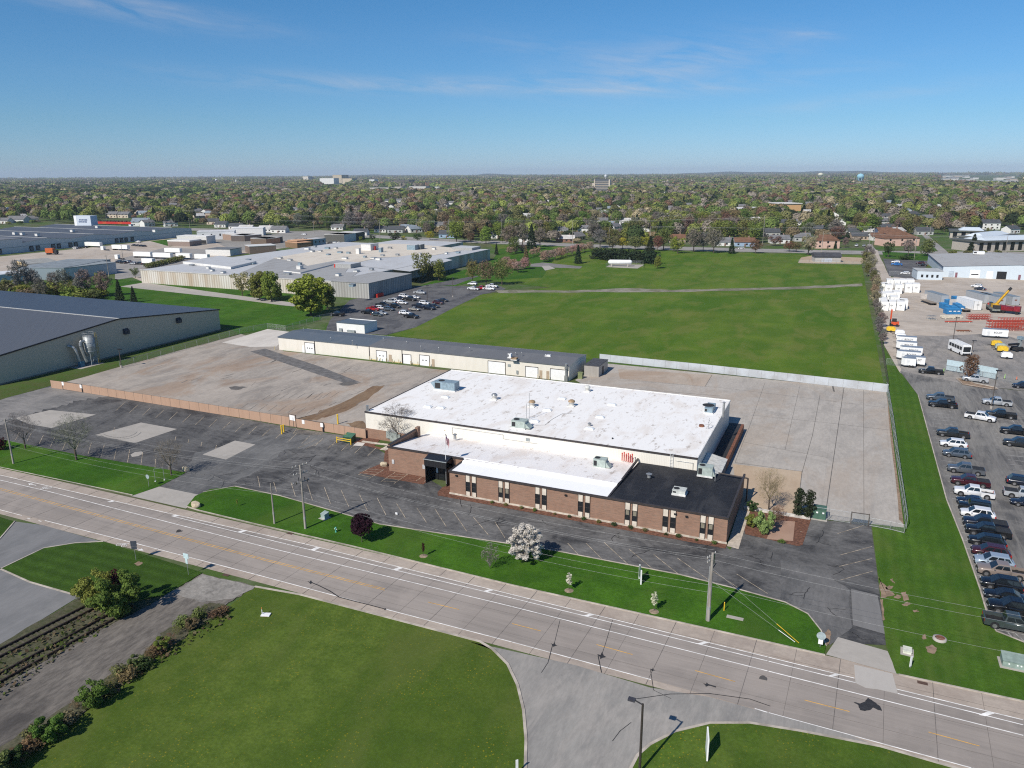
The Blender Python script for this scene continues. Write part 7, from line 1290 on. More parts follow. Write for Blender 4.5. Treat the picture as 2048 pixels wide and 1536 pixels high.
# ---------------------------------------------------------------- trailers, containers and plant in the yards
M_TRW = ribbed('trailer_white', (.78, .78, .77), .6, .05, .45, .06); M_TRG = plain('trailer_roof_grey', (.26, .29, .33), .4, .2, var=.12)
def text(s, size, parent, loc, rot, mat):
    cu = bpy.data.curves.new('lettering', 'FONT'); cu.body = s; cu.size = size; cu.align_x = 'CENTER'; cu.extrude = .01; o_ = bpy.data.objects.new('lettering', cu); COL.objects.link(o_); me = bpy.data.meshes.new_from_object(o_); bpy.data.objects.remove(o_); bpy.data.curves.remove(cu); me.materials.clear(); me.materials.append(mat); o_ = bpy.data.objects.new('lettering', me); COL.objects.link(o_); o_.location = loc; o_.rotation_euler = rot; setp(o_, parent); return o_
def cargo(label, px, py, L=5.5, W_=2.2, H=2.6, rz=0, z=.08, mat=None, nose=True, word='BOLDT', grp='enclosed cargo trailers'):
    p = P(px, py, z); t = thing('cargo_trailer', label, 'trailer', (p.x, p.y+W_/2, z), R(rz), grp); y = W_/2; n0 = -L/2
    pts = [(n0+.8, -y), (L/2, -y), (L/2, y), (n0+.8, y), (n0, y*.25), (n0, -y*.25)] if nose else [(n0, -y), (L/2, -y), (L/2, y), (n0, y)]
    MB().prism(pts, .45, H).build('body', mat or M_TRW, t); MB().prism([(a*1.01, b*1.02) for a, b in pts], H, H+.06).build('roof', M_TRG, t); MB().prism([(a*1.004, b*1.006) for a, b in pts], .42, .62).build('skirt', plain('trailer_skirt', (.12, .13, .14), .5), t)
    for x in (.35, 1.1):
        for s in (-1, 1): MB().cyl((x, s*(y-.15), .36), (x, s*(y+.04), .36), .36, n=12).build('wheel', M_TYRE, t)
    MB().tube([(n0-.9, 0, .5), (n0+.3, -.6, .5)], .05).tube([(n0-.9, 0, .5), (n0+.3, .6, .5)], .05).build('drawbar', M_BLACK, t)
    MB().box(n0+1.3, n0+2.0, -y-.03, -y, .7, H-.3).build('door', plain('trailer_door', (.70, .71, .71), .5), t)
    if word: text(word, .75, t, (L*.1, -y-.04, 1.55), (R(90), 0, 0), M_BLACK)
    return t
for k, (px, py, L) in enumerate(((1812, 690, 5.6), (1812, 701, 5.6), (1821, 712, 6.0), (1816, 721, 6.2), (1828, 732, 5.2))): cargo(('topmost of the white lettered cargo trailers by the lawn', 'second white lettered cargo trailer from the top of the stack by the lawn', 'third white cargo trailer of the stack, mostly hidden behind another', 'fourth white lettered cargo trailer, with the large clear lettering', 'white cargo trailer behind the lowest short one')[k], px, py, L, word=('BOLDT' if k != 4 else 'BOLDT'))
cargo('short white trailer with vent panel just above the black pickup', 1816, 735, 3.6, word=None); cargo('white lettered cargo trailer beside the red steel truss stacks', 1989, 676, 7.2, rz=2, H=2.8)
# stacked white containers
def container(label, px, py, L, W_, H, rz, mat, z=.07, grp=None, name='storage_container', roof=None, mark=None):
    p = P(px, py, z); t = thing(name, label, 'container', (p.x, p.y, z), R(rz), grp)
    MB().box(-W_/2, W_/2, 0, L, .15, H, faces='-x+x-y+y').build('wall', mat, t); MB().box(-W_/2-.04, W_/2+.04, -.04, L+.04, H, H+.07).build('roof', roof or mat, t)
    MB().box(-.03, .03, -.05, 0, .3, H-.2).build('door_seam', M_GREYM, t)
    for x in (-W_/2-.03, W_/2-.07): MB().box(x, x+.1, -.06, .02, .12, H).build('corner_post', M_GREYM if mat is not M_CW else M_WHITE, t)
    if mark: MB().box(-.5, .5, -.06, -.03, H*.55, H*.68).build('door_label', mark, t)
    return t
M_CW = plain('container_white', (.82, .81, .77), .55, var=.06); mk = plain('label_grey', (.4, .4, .4), .6); cw = []
for px, py in ((1766, 585), (1779, 577), (1792, 577), (1806, 577), (1820, 577), (1776, 588), (1796, 588), (1816, 586), (1831, 586), (1763, 604), (1778, 603), (1791, 601), (1764, 616), (1782, 622), (1800, 622), (1806, 619), (1768, 622), (1787, 612)): cw.append((px, py, container('', px, py, 6.0, 2.9, 3.9 if py < 600 else 3.6, 1, M_CW, grp='stacked white storage containers by the brush', mark=mk)))
cw.sort(key=lambda q: (q[1] > 595, q[0]))
for f in (False, True):
    for k, q in enumerate([q for q in cw if (q[1] > 595) == f]): q[2]['label'] = f"white storage container by the brush, {ORD[k]} from left in the {'nearer' if f else 'farther'} cluster"
M_CG = ribbed('galvanised_container', (.36, .38, .40), .5, .2, .45, .15); M_CGR = plain('grey_container_roof', (.20, .24, .27), .5)
for lb, px, py, L, W_, H, rz, m in (('grey metal trailer with oval lettered side behind the blue dumpsters', 1888, 608, 13, 3.1, 3.6, 24, M_CG), ('white job trailer facing the yard, between flatbed and crane', 1954, 621, 12, 3.2, 3.7, 24, M_TRW), ('grey metal trailer farther back behind the yellow crane', 1974, 607, 13, 3.1, 3.6, 24, M_CG), ('grey metal trailer with rusty doors between crane and red truck', 2002, 612, 13, 3.1, 3.6, 24, M_CG), ('grey metal trailer with rusty doors nearest the picture edge', 2030, 611, 13, 3.1, 3.6, 24, M_CG)):
    container(lb, px, py, L, W_, H, rz, m, grp='long trailers in the equipment yard', name='job_trailer', roof=M_CGR if m is M_CG else M_CW, mark=M_BROWN if 'rusty' in lb else mk)
M_DB = plain('dumpster_blue', (.03, .19, .42), .55, var=.2); kk = 0
for px, py in ((1888, 617), (1896, 609), (1898, 622), (1906, 614), (1912, 603), (1907, 623), (1914, 617), (1921, 609), (1897, 628), (1906, 628), (1914, 628), (1921, 622)):
    p = P(px, py, .08); t = thing('trash_bin', 'blue dumpster '+ORD[kk]+' in the tight cluster of blue dumpsters, counted from the back left', 'dumpster', tuple(p), R(20), 'cluster of blue dumpsters'); kk += 1
    MB().add([(-1, -.8, 0), (1, -.8, 0), (1, 2.2, 0), (-1, 2.2, 0), (-1.1, -1.1, 1.9), (1.1, -1.1, 1.9), (1.1, 2.4, 2.1), (-1.1, 2.4, 2.1)], [(0, 1, 5, 4), (1, 2, 6, 5), (2, 3, 7, 6), (3, 0, 4, 7)]).build('body', M_DB, t)
    MB().poly([(-1.1, -1.1, 1.92), (1.1, -1.1, 1.92), (1.1, 2.4, 2.12), (-1.1, 2.4, 2.12)]).build('lid', plain('lid_blue', (.04, .23, .48), .5), t); MB().box(-.5, .5, -1.06, -.98, 1.1, 1.4).build('sticker', M_WHITE, t)
def flatbed(label, px, py, L, rz, head=True):
    p = P(px, py, .08); t = thing('flatbed_trailer', label, 'trailer', tuple(p), R(rz), 'flatbed trailers in the equipment yard'); MB().box(-1.3, 1.3, 0, L, .9, 1.1).build('deck', plain('wood_deck', (.26, .22, .18), .9), t)
    if head: MB().box(-1.3, 1.3, L, L+.15, .9, 3.4).build('headboard', plain('pale_headboard', (.55, .50, .45), .7), t)
    for y in (1, 2.2):
        for x in (-1.1, 1.1): MB().cyl((x-.15, y, .45), (x+.15, y, .45), .45, n=12).build('wheel', M_TYRE, t)
    MB().box(-.8, .8, .2, L, .6, .9).build('frame', M_BLACK, t)
flatbed('flatbed trailer with pale headboard beside the grey lettered trailer', 1868, 611, 9, 22); flatbed('flatbed trailer with pale headboard between blue dumpsters and white job trailer', 1936, 625, 11, 24)
# crane
cp = P(1985, 622, .08); t = thing('mobile_crane', 'yellow mobile crane with raised lattice-less boom in the equipment yard', 'crane', tuple(cp), R(95)); M_CY = plain('crane_yellow', (.62, .36, .03), .5, var=.2)
MB().box(-5.2, 5.2, -1.3, 1.3, .9, 1.9).build('chassis', plain('crane_grey', (.22, .23, .2), .6), t)
for x in (-4, -2.6, 2.0, 3.5):
    for s in (-1.25, 1.25): MB().cyl((x, s-.2, .6), (x, s+.2, .6), .62, n=12).build('wheel', M_TYRE, t)
MB().box(-4.2, -.4, -1.2, 1.2, 1.9, 3.2).build('superstructure', M_CY, t); MB().box(-1.4, .9, .5, 1.35, 1.9, 3.6).build('cab', M_GLASS, t); MB().box(-5.6, -4.2, -1.2, 1.2, 1.9, 3.0).build('counterweight', M_DARKG, t); MB().box(3.8, 5.0, -1.0, 1.0, 1.9, 2.5).build('front_cab', M_RED, t)
bm_ = MB(); e = Vector((-.35, -.75, 1)).normalized()
a, b = Vector((-2.6, -.1, 2.9)), Vector((-2.6, -.1, 2.9))+Vector((-1.0, -3.4, 6.0)); bm_.cyl(a, b, .62, .45, 4); bm_.build('boom', M_CY, t); MB().cyl(b, b+(b-a)*.16, .62, .5, 6).build('boom_head', M_DARKG, t)
rt2 = P(2018, 627, .08); t = thing('red_truck', 'dark red truck with piled bed at the edge of the equipment yard', 'truck', tuple(rt2), R(160)); M_DR = plain('dark_red_paint', (.22, .015, .025), .5, var=.2)
MB().box(-3.5, 3.5, -1.2, 1.2, .8, 1.2).build('chassis', M_BLACK, t); MB().box(-3.5, -1.4, -1.15, 1.15, 1.2, 3.0).build('cab', M_DR, t); MB().add([(-1.2, -1.2, 1.2), (3.5, -1.2, 1.2), (3.5, 1.2, 1.2), (-1.2, 1.2, 1.2), (-1.4, -1.5, 2.6), (3.9, -1.5, 3.0), (3.9, 1.5, 3.0), (-1.4, 1.5, 2.6)], [(0, 1, 5, 4), (1, 2, 6, 5), (2, 3, 7, 6), (3, 0, 4, 7), (4, 5, 6, 7)]).build('bed', M_DR, t)
for x in (-2.6, 1.8, 2.9):
    for s in (-1.1, 1.1): MB().cyl((x, s-.15, .5), (x, s+.15, .5), .5, n=12).build('wheel', M_TYRE, t)
# bus
bp = P(1932, 712, .08); t = thing('shuttle_bus', 'white shuttle bus with big dark windscreen parked by the lamp post', 'bus', tuple(bp), R(20))
MB().box(-1.25, 1.25, 0, 8.6, .35, 3.1).build('body', M_WHITE, t); MB().box(-1.2, 1.2, .3, 8.5, 3.1, 3.22).build('roof', plain('bus_roof', (.72, .72, .70), .5), t); MB().box(-1.05, 1.05, -.06, 0, 1.2, 2.7).build('windscreen', M_CGLASS, t); MB().box(-1.1, 1.1, -.15, 0, .35, .75).build('bumper', M_BLKP, t)
for s in (-1.28, 1.25):
    for k in range(5): MB().box(s, s+.03, .5+k*1.55, 1.8+k*1.55, 1.6, 2.6).build('side_window', M_CGLASS, t)
for y in (1.4, 6.6):
    for s in (-1.12, 1.12): MB().cyl((s-.15, y, .46), (s+.15, y, .46), .46, n=12).build('wheel', M_TYRE, t)
for x in (-.9, .9): MB().box(x-.18, x+.18, -.08, 0, .8, 1.0).build('headlight', M_HEAD, t)
# steel stacks and small plant
M_RS = plain('red_steel', (.42, .06, .035), .6, var=.3); M_WS = plain('pale_beam', (.6, .55, .46), .8)
def stack(label, px0, px1, py, n, layers, mat, rz=None, truss=False, nm='steel_stack', gap=.5, grp='stacks of red and pale steel', hgt=.28):
    a, c = P(px0, py, .09), P(px1, py, .09); d = c-a; t = thing(nm, label, 'steel stack', tuple(a), math.atan2(d.y, d.x), grp); L_ = d.length
    for j in range(layers):
        for i in range(n):
            y, z = i*gap, .25+j*(hgt+.3); bb = MB().box(0+.2*((i+j) % 2), L_-.3*(i % 2), y-.12, y+.12, z, z+.1)
            if truss: 
                bb.box(0, L_, y-.08, y+.08, z+hgt+.25, z+hgt+.35)
                for k in range(int(L_/1.0)): bb.add([(k*1.0, y, z+.1), (k*1.0+.12, y, z+.1), (k*1.0+.62, y, z+hgt+.25), (k*1.0+.5, y, z+hgt+.25)], [(0, 1, 2, 3)])
            else: bb.box(0, L_-.3, y-.04, y+.04, z+.1, z+hgt)
            bb.build('beam', mat, t)
    for x in (.12, .5, .88): MB().box(L_*x-.1, L_*x+.1, -.2, (n-1)*gap+.2, 0, .25).build('timber', M_WS, t)
stack('pale timber beams stacked across the middle of the equipment yard', 1886, 1926, 638, 4, 2, M_WS, gap=.8); stack('red steel frames on a trailer in the middle of the equipment yard', 1938, 1984, 640, 3, 2, M_RS, truss=True, gap=1.2, hgt=.5); stack('long red beam pile stretching right of the red steel frames', 1976, 2052, 644, 3, 1, M_RS); stack('red truss sections piled at the picture edge of the yard', 1992, 2060, 662, 5, 2, M_RS, truss=True, gap=1.6, hgt=.8); stack('second pile of red truss sections behind the first at the picture edge', 2004, 2070, 652, 3, 2, M_RS, truss=True, gap=1.6, hgt=.8); stack('low red steel pile between the pale beams and red frames', 1890, 1945, 645, 2, 1, M_RS); stack('galvanised frames standing at the left end of the pale beams', 1857, 1874, 640, 3, 1, M_METAL, truss=True, gap=.9, hgt=.9)
stack('thin dark rails lying on the gravel in front of the steel piles', 1914, 1944, 664, 2, 1, M_BROWN, gap=1.2)
def blocky(nm, label, cat, px, py, boxes, rz=0, grp=None, wheels=()):
    p = P(px, py, .09); t = thing(nm, label, cat, tuple(p), R(rz), grp)
    for part, m, b in boxes: MB().box(*b).build(part, m, t)
    for x, y, r_ in wheels: MB().cyl((x, y-.15, r_), (x, y+.15, r_), r_, n=10).build('wheel', M_TYRE, t)
    return t
M_OR = plain('orange_red_plant', (.55, .08, .025), .5)
blocky('lift_machine', 'orange-red forklift with tall black mast by the brush', 'forklift', 1788, 652, (('body', M_OR, (-1, 1.4, -.9, .9, .5, 1.6)), ('mast', M_BLACK, (-1.5, -1.2, -.6, .6, .2, 4.2)), ('cab', M_DARKG, (-.8, .6, -.7, .7, 1.6, 2.6)), ('boom', M_OR, (-1.6, -1.1, -.9, -.7, 2.5, 6.0))), 0, None, ((-.8, -.9, .45), (.9, -.9, .45), (-.8, .9, .45), (.9, .9, .45)))
for k, (px, py, m, lb) in enumerate(((1781, 664, M_YEL, 'yellow compressor by the brush below the forklift'), (1992, 693, M_YEL, 'yellow compressor, upper of three beside the red trusses'), (2000, 699, M_GREEN, 'pale green compressor, middle of three beside the red trusses'), (2004, 704, M_YEL, 'yellow compressor, lowest of three beside the red trusses'), (1799, 671, M_WHITE, 'white generator, upper of two above the cargo trailers'), (1801, 678, M_WHITE, 'white generator, lower of two above the cargo trailers'), (2012, 717, M_WHITE, 'white tool trailer standing alone at the picture edge'))):
    blocky('compressor', lb, 'compressor', px, py, (('body', m, (-1.4, 1.4, -.8, .8, .5, 1.6)), ('hood', m, (-1.0, 1.0, -.65, .65, 1.6, 1.9)), ('towbar', M_BLACK, (-2.4, -1.4, -.06, .06, .45, .6))), 0, 'wheeled compressors in the yard', ((.1, -.8, .36), (.1, .8, .36)))
blocky('lift_machine', 'dark aerial lift with folded arms in front of the red trusses', 'lift', 2033, 702, (('base', M_DARKG, (-1.3, 1.3, -1, 1, .5, 1.4)), ('arm', M_BLACK, (-3.4, 1, -.3, .3, 1.9, 2.5)), ('mast', M_GREYM, (.4, 1.1, -.4, .4, 1.4, 4.0)), ('basket', M_BLUEM, (.2, 1.6, -.8, .8, 3.6, 4.4))), 40, None, ((-1, -1, .5), (1, -1, .5), (-1, 1, .5), (1, 1, .5)))
for k, (px, py, c) in enumerate(((1862, 743, 0), (1887, 745, 0), (1962, 751, 0), (1985, 755, 0), (2009, 757, 0), (2033, 759, 1))):
    p = P(px, py, .085); t = thing('traffic_cone', ('lime green delineator post across the lot entrance, '+ORD[k]+' from the cargo trailers') if not c else 'orange traffic cone at the end of the lime green posts', 'cone', tuple(p), 0, 'delineator posts across the lot'); m = plain('orange_cone', (.7, .16, .05), .5) if c else plain('lime_post', (.42, .72, .18), .5); MB().cyl((0, 0, .08), (0, 0, 1.15 if not c else .8), .13 if not c else .2, .07, 10).build('cone', m, t); MB().box(-.25, .25, -.25, .25, 0, .08).build('base', M_BLACK, t)
isl = [(1912, 757), (1925, 757), (1950, 767), (1990, 775), (1996, 778), (1985, 779), (1925, 769)]; sheet('gravel_island', isl, .16, M_SOIL); kerb(isl+[isl[0]], .2, .2)
# trailer yard at the upper left
def semi(label, px, py, L, rz, mat=None, h=3.9):
    p = P(px, py, .06); t = thing('semi_trailer', label, 'trailer', tuple(p), R(rz), 'box trailers in the warehouse yard'); MB().box(0, L, -1.3, 1.3, 1.1, h).build('box', mat or M_CW, t); MB().box(1, L-1, -.6, .6, .7, 1.1).build('chassis', M_BLACK, t)
    for x in (1.0, 2.3):
        for s in (-1.1, 1.1): MB().cyl((x, s-.2, .5), (x, s+.2, .5), .5, n=10).build('wheel', M_TYRE, t)
semi('white box trailer backed up to the gabled warehouse', 173, 494, 15, 5); semi('white box trailer standing free in the warehouse yard', 227, 500, 14.5, 5)
for k, (px, py, L) in enumerate(((270, 515, 14), (309, 517, 14), (355, 518, 11), (332, 507, 13), (392, 520, 10))): semi('parked white box trailer, '+ORD[k]+' of the row before the factory', px, py, L, 7)
semi('short white box trailer by the bushes near the factory corner', 287, 529, 8, 7)
p = P(105, 509, .06); t = thing('dump_truck', 'orange dump truck with open black rear in the warehouse yard', 'truck', tuple(p), R(20)); MB().box(-4, 1.5, -1.4, 1.4, 1.2, 4.4).build('box', plain('orange_truck', (.50, .12, .03), .5), t); MB().box(-4.05, -3.98, -1.2, 1.2, 1.4, 4.1).build('rear_opening', M_BLACK, t); MB().box(2, 4, -1.2, 1.2, .9, 3.0).build('cab', M_DARKG, t); MB().box(-4, 4, -.6, .6, .7, 1.1).build('chassis', M_BLACK, t)
for x in (-3, -1.8, 3):
    for s in (-1.2, 1.2): MB().cyl((x, s-.2, .55), (x, s+.2, .55), .55, n=10).build('wheel', M_TYRE, t)
for k, (px, py) in enumerate(((209, 502), (238, 520))): p = P(px, py, .06); t = thing('yard_tractor', ('white tractor unit alone in the warehouse yard', 'white truck cab behind the steel building')[k], 'truck', tuple(p), R(10)); MB().box(-2, .3, -1.2, 1.2, .9, 3.5).build('cab', M_CW, t); MB().box(-2.05, -2, -1, 1, 2.1, 3.1).build('windscreen', M_CGLASS, t); MB().box(.3, 4, -.6, .6, .7, 1.2).build('chassis', M_BLACK, t)
for k, (px, c) in enumerate(((200, 0), (208, 0), (213, 1), (220, 0), (226, 0), (231, 0), (236, 0), (243, 1), (252, 0), (262, 0))): p = P(px, 449+.1*k, .06); t = thing('farm_machine', 'red machine in the dealer lot beyond the gabled roofs, '+ORD[k]+' from left', 'machine', tuple(p), .3, 'red machines in the dealer lot'); MB().box(-3, 3, -2, 2, 1, 3.4).build('body', M_RED if not c else M_OR, t); MB().box(-1, 1.5, -1.5, 1.5, 3.4, 4.6).build('cab', M_DARKG, t)
p = P(700, 633, .08)
# ---------------------------------------------------------------- trees and shrubs
def leafmat(name, var=.26):
    n = NB(name, .8, .15); g = n.N('ShaderNodeNewGeometry'); f = n.rng(g.outputs['Random Per Island'], 0, 1, 1-var, 1+var*.8); h = n.N('ShaderNodeCombineColor')
    for i in range(3): n.L(f, h.inputs[i])
    c = n.mix(1.0, n.objcol(), h.outputs[0], 'MULTIPLY'); n.set(c)
    tl = n.N('ShaderNodeBsdfTranslucent'); n.L(c, tl.inputs[0]); ms = n.N('ShaderNodeMixShader'); ms.inputs[0].default_value = .3; n.L(n.b.outputs[0], ms.inputs[1]); n.L(tl.outputs[0], ms.inputs[2]); n.L(ms.outputs[0], n.out.inputs[0]); return n.m
M_LEAF = leafmat('foliage'); M_BARK = plain('bark', (.11, .085, .065), .9, var=.35, scale=3); M_TWIG = tinted('bare_twigs', .9, 0, .3, 2.0, .1)
def leaves(rng, lobes, n, size, up=.25, asp=.75):
    """leaf-sized quads near the surface of a set of lobes (cx, cy, cz, rx, rz)"""
    lobes = np.array(lobes); w = lobes[:, 3]**2; i = rng.choice(len(lobes), n, p=w/w.sum()); L_ = lobes[i]
    d = rng.normal(size=(n, 3)); d /= np.linalg.norm(d, axis=1)[:, None]; r = rng.random(n)**.33*.55+.5
    c = L_[:, :3] + d*np.c_[L_[:, 3], L_[:, 3], L_[:, 4]]*r[:, None]
    nn = d + rng.normal(size=(n, 3))*.5; nn[:, 2] += up; nn /= np.linalg.norm(nn, axis=1)[:, None]
    t = np.cross(nn, rng.normal(size=(n, 3))); t /= np.linalg.norm(t, axis=1)[:, None]; b = np.cross(nn, t); s = size*rng.uniform(.55, 1.35, n)[:, None]
    V = np.stack([c-t*s-b*s*asp, c+t*s*.8-b*s*asp, c+t*s+b*s*asp*.7, c-t*s*.7+b*s*asp], 1).reshape(-1, 3); return V, np.arange(4*n).reshape(-1, 4)
def lobeset(rng, n, rx, z0, z1, lr, shape='round'):
    out = []
    for k in range(n):
        u = (k+rng.random())/n; z = z0+(z1-z0)*u; 
        if shape == 'round': rad = rx*math.sqrt(max(.05, 1-((u-.42)/.62)**2))
        elif shape == 'cone': rad = rx*(1-u)*.95
        elif shape == 'vase': rad = rx*(.35+.65*math.sin(min(1, u*1.15)*math.pi*.62))
        a = k*2.4+rng.random(); q = rad*(.35+.6*rng.random()); out.append((q*math.cos(a), q*math.sin(a), z, lr*(.75+.5*rng.random())*(1-u*.5 if shape == 'cone' else 1), lr*.75*(.8+.4*rng.random())))
    return out
def limbs(b, rng, p, d, L_, r, depth, maxd, spread=.6, up=.25, n=6, kids=(2, 4), twig=None):
    q = p + d*L_; b.cyl(p, q, r, r*.68, n, 0, False)
    if depth >= maxd: return
    for k in range(rng.randint(*kids)):
        e = Vector((rng.gauss(0, 1), rng.gauss(0, 1), rng.gauss(0, .6))); e = (d + e*spread + Vector((0, 0, up))).normalized(); t = rng.uniform(.55, 1.0)
        limbs(b, rng, p.lerp(q, t), e, L_*rng.uniform(.6, .85), r*.55, depth+1, maxd, spread, up, max(3, n-1), kids, twig)
def proto_leafy(seed, nm, n=900, size=.030, lobes=15, rx=.33, z0=.28, z1=.86, lr=.15, shape='round', trunk=.3, r=.022, name='broadleaf_tree', cat='tree', up=.25, depth=2):
    rng = np.random.default_rng(seed); rg = random.Random(seed); t = thing(name, nm, cat); b = MB(); b.cyl((0, 0, -.01), (0, 0, trunk), r, r*.75, 7, 0, False)
    if depth:
        for k in range(5): a = k*1.26+rg.random(); limbs(b, rg, Vector((0, 0, trunk*.85)), Vector((math.cos(a)*.6, math.sin(a)*.6, 1)).normalized(), (z1-trunk)*.42, r*.55, 1, depth, .5, .2, 5, (2, 3))
    b.build('trunk', M_BARK, t); V, Fq = leaves(rng, lobeset(rng, lobes, rx, z0, z1, lr, shape), n, size, up); c = fast('crown', V, Fq, M_LEAF, t); c['tint'] = 1; return t
def proto_bare(seed, nm, maxd=5, r=.02, trunk=.22, spread=.6, up=.22, kids=(2, 4), name='bare_tree', tw=0, leaf=0, z0=.3, rx=.34, size=.012, first=5):
    rg = random.Random(seed); rng = np.random.default_rng(seed); t = thing(name, nm, 'tree'); b = MB(); b.cyl((0, 0, -.01), (0, 0, trunk), r, r*.8, 7, 0, False); b.build('trunk', M_BARK, t)
    c = MB()
    for k in range(first): a = k*6.28/first+rg.random(); limbs(c, rg, Vector((0, 0, trunk*rg.uniform(.8, 1))), Vector((math.cos(a)*.75, math.sin(a)*.75, 1)).normalized(), .26, r*.5, 1, maxd, spread, up, 5, kids)
    limbs(c, rg, Vector((0, 0, trunk*.95)), Vector((0, 0, 1)), .3, r*.6, 1, maxd, spread, up, 5, kids)
    o_ = c.build('crown', M_TWIG, t); o_['tint'] = 1
    top = max(v.co.z for v in o_.data.vertices); wd = max(max(abs(v.co.x), abs(v.co.y)) for v in o_.data.vertices); o_.data.transform(Matrix.Diagonal((min(1, rx*1.25/wd), min(1, rx*1.25/wd), 1/top, 1)))
    if tw:      # fine twigs as thin slivers
        V, Fq = leaves(rng, lobeset(rng, 36, rx*.98, z0, .94, .09), tw, size, .2, .16 if size > .03 else .06); k = fast('twig', V, Fq, M_TWIG, t); k['tint'] = 1
    if leaf: V, Fq = leaves(rng, lobeset(rng, 14, rx, z0, .88, .15), leaf, .022, .3); k = fast('foliage', V, Fq, M_LEAF, t); k['tint'] = 1
    return t
def proto_conifer(seed, nm, n=1100, rx=.24, size=.026, name='conifer', z0=.05):
    rng = np.random.default_rng(seed); t = thing(name, nm, 'conifer'); MB().cyl((0, 0, -.01), (0, 0, .95), .018, .004, 6, 0, False).build('trunk', M_BARK, t)
    u = rng.random(n)**1.35; z = z0+(1-z0)*u; lay = .78+.22*np.abs(np.sin(z*34+rng.normal(size=n)*.25)); a = rng.random(n)*6.283; rad = rx*(1-u)**.85*lay*(.55+.5*rng.random(n)); cpt = np.c_[rad*np.cos(a), rad*np.sin(a), z]
    d = np.c_[np.cos(a), np.sin(a), np.full(n, -.45)]; t1 = d/np.linalg.norm(d, axis=1)[:, None]; b = np.cross(t1, np.array([0, 0, 1.])+rng.normal(size=(n, 3))*.5); b /= np.linalg.norm(b, axis=1)[:, None]; s = size*rng.uniform(.6, 1.4, n)[:, None]
    V = np.stack([cpt-t1*s*1.3-b*s*.7, cpt+t1*s*1.5-b*s*.3, cpt+t1*s*1.5+b*s*.3, cpt-t1*s*1.3+b*s*.7], 1).reshape(-1, 3); c = fast('crown', V, np.arange(4*n).reshape(-1, 4), M_LEAF, t); c['tint'] = 1; return t
TP = {'leaf': [proto_leafy(s, '', n*2, .0195, lb, rx, z0, z1, lr, sh) for s, n, lb, rx, z0, z1, lr, sh in ((1, 900, 15, .34, .26, .86, .15, 'round'), (2, 800, 13, .38, .3, .84, .15, 'vase'), (3, 950, 17, .30, .2, .88, .14, 'round'), (4, 700, 12, .36, .3, .82, .16, 'round'), (5, 620, 18, .37, .26, .86, .11, 'vase'))],
      'bud': [proto_bare(s, '', 4, .02, .24, .6, .22, (2, 3), 'budding_tree', 900, 420, size=.036) for s in (11, 12, 13)],
      'bare': [proto_bare(s, '', 4, .02, .24, .6, .22, (2, 4), 'bare_tree', 1500, 0, size=.04) for s in (21, 22, 23)],
      'con': [proto_conifer(31, ''), proto_conifer(32, '', 1000, .29, .03)],
      'bush': [proto_leafy(s, '', 600, .055, 11, .5, .15, .72, .27, 'round', .12, .03, 'bush', 'bush', .2, 0) for s in (41, 42)],
      'willow': [proto_leafy(51, '', 1100, .022, 16, .42, .25, .85, .13, 'vase', .34, .02, 'broadleaf_tree', 'tree', .1)],
      'big': [proto_leafy(61, '', 6500, .020, 36, .40, .16, .86, .12, 'vase', .2, .028), proto_leafy(62, '', 5200, .021, 32, .40, .16, .86, .13, 'round', .22, .026)],
      'col': [proto_leafy(71, '', 2600, .016, 20, .13, .06, .93, .10, 'round', .06, .02, 'cypress', 'cypress', .1, 0)],
      'nearbare': [proto_bare(s, '', 6, .021, .26, .62, .22, (2, 3), 'bare_tree', 1500, 0, rx=.38, size=.028, first=7) for s in (81, 82, 83)],
      'purple': [proto_leafy(91, '', 3600, .026, 20, .27, .42, .86, .17, 'round', .42, .014)],
      'blossom': [proto_leafy(92, '', 7500, .016, 90, .40, .14, .92, .06, 'round', .2, .02)],
      'sapling': [proto_leafy(93, '', 900, .018, 18, .15, .36, .9, .06, 'round', .4, .012, depth=1)],
      'nearbush': [proto_leafy(s, '', 6000, .023, 34, .58, .1, .86, .13, 'vase', .12, .02, 'bush', 'bush', .2, 0) for s in (94, 95)],
      'redbud': [proto_bare(96, '', 5, .016, .16, .5, .3, (2, 4), 'budding_tree', 500, 900, size=.02, rx=.3, z0=.2, first=6)],
      'shrubtwig': [proto_bare(97, '', 4, .012, .06, .7, .2, (2, 4), 'bare_shrub', 300, 0, size=.05, rx=.45, first=7)]}
tused = set()
GRN = {'lime': (0.226, 0.275, 0.049), 'green': (0.122, 0.181, 0.041), 'dark green': (0.055, 0.091, 0.029), 'olive': (0.171, 0.177, 0.061), 'yellow': (0.342, 0.305, 0.037), 'brown': (0.201, 0.152, 0.085), 'red-brown': (0.189, 0.104, 0.067), 'grey': (0.226, 0.195, 0.165), 'tan': (0.329, 0.275, 0.171), 'pink': (0.39, 0.262, 0.201), 'fir': (0.032, 0.052, 0.024), 'purple': (0.032, 0.01, 0.016), 'white': (0.62, 0.6, 0.5), 'maroon': (0.07, 0.018, 0.022), 'pale green': (0.305, 0.342, 0.134), 'yellow-green': (0.201, 0.232, 0.049)}
def plant(kind, col_, pos, h, w=1.0, label='', group=None, i=None, rz=None, nm=None):
    ps = TP[kind]; k = random.randrange(len(ps)) if i is None else i; src = ps[k]; c = tuple(x*random.uniform(.88, 1.12) for x in GRN[col_]); sc_ = (h*w, h*w, h); rz = random.uniform(0, 6.28) if rz is None else rz
    if (kind, k) not in tused:
        tused.add((kind, k)); src.location = pos; src.rotation_euler = (0, 0, rz); src.scale = sc_; src['label'] = label
        if group: src['group'] = group
        for o_ in KIDS[src.name]:
            if o_.get('tint'): o_.color = (*c, 1)
        return src
    return dup(src, pos, rz, sc_, label, group, c)
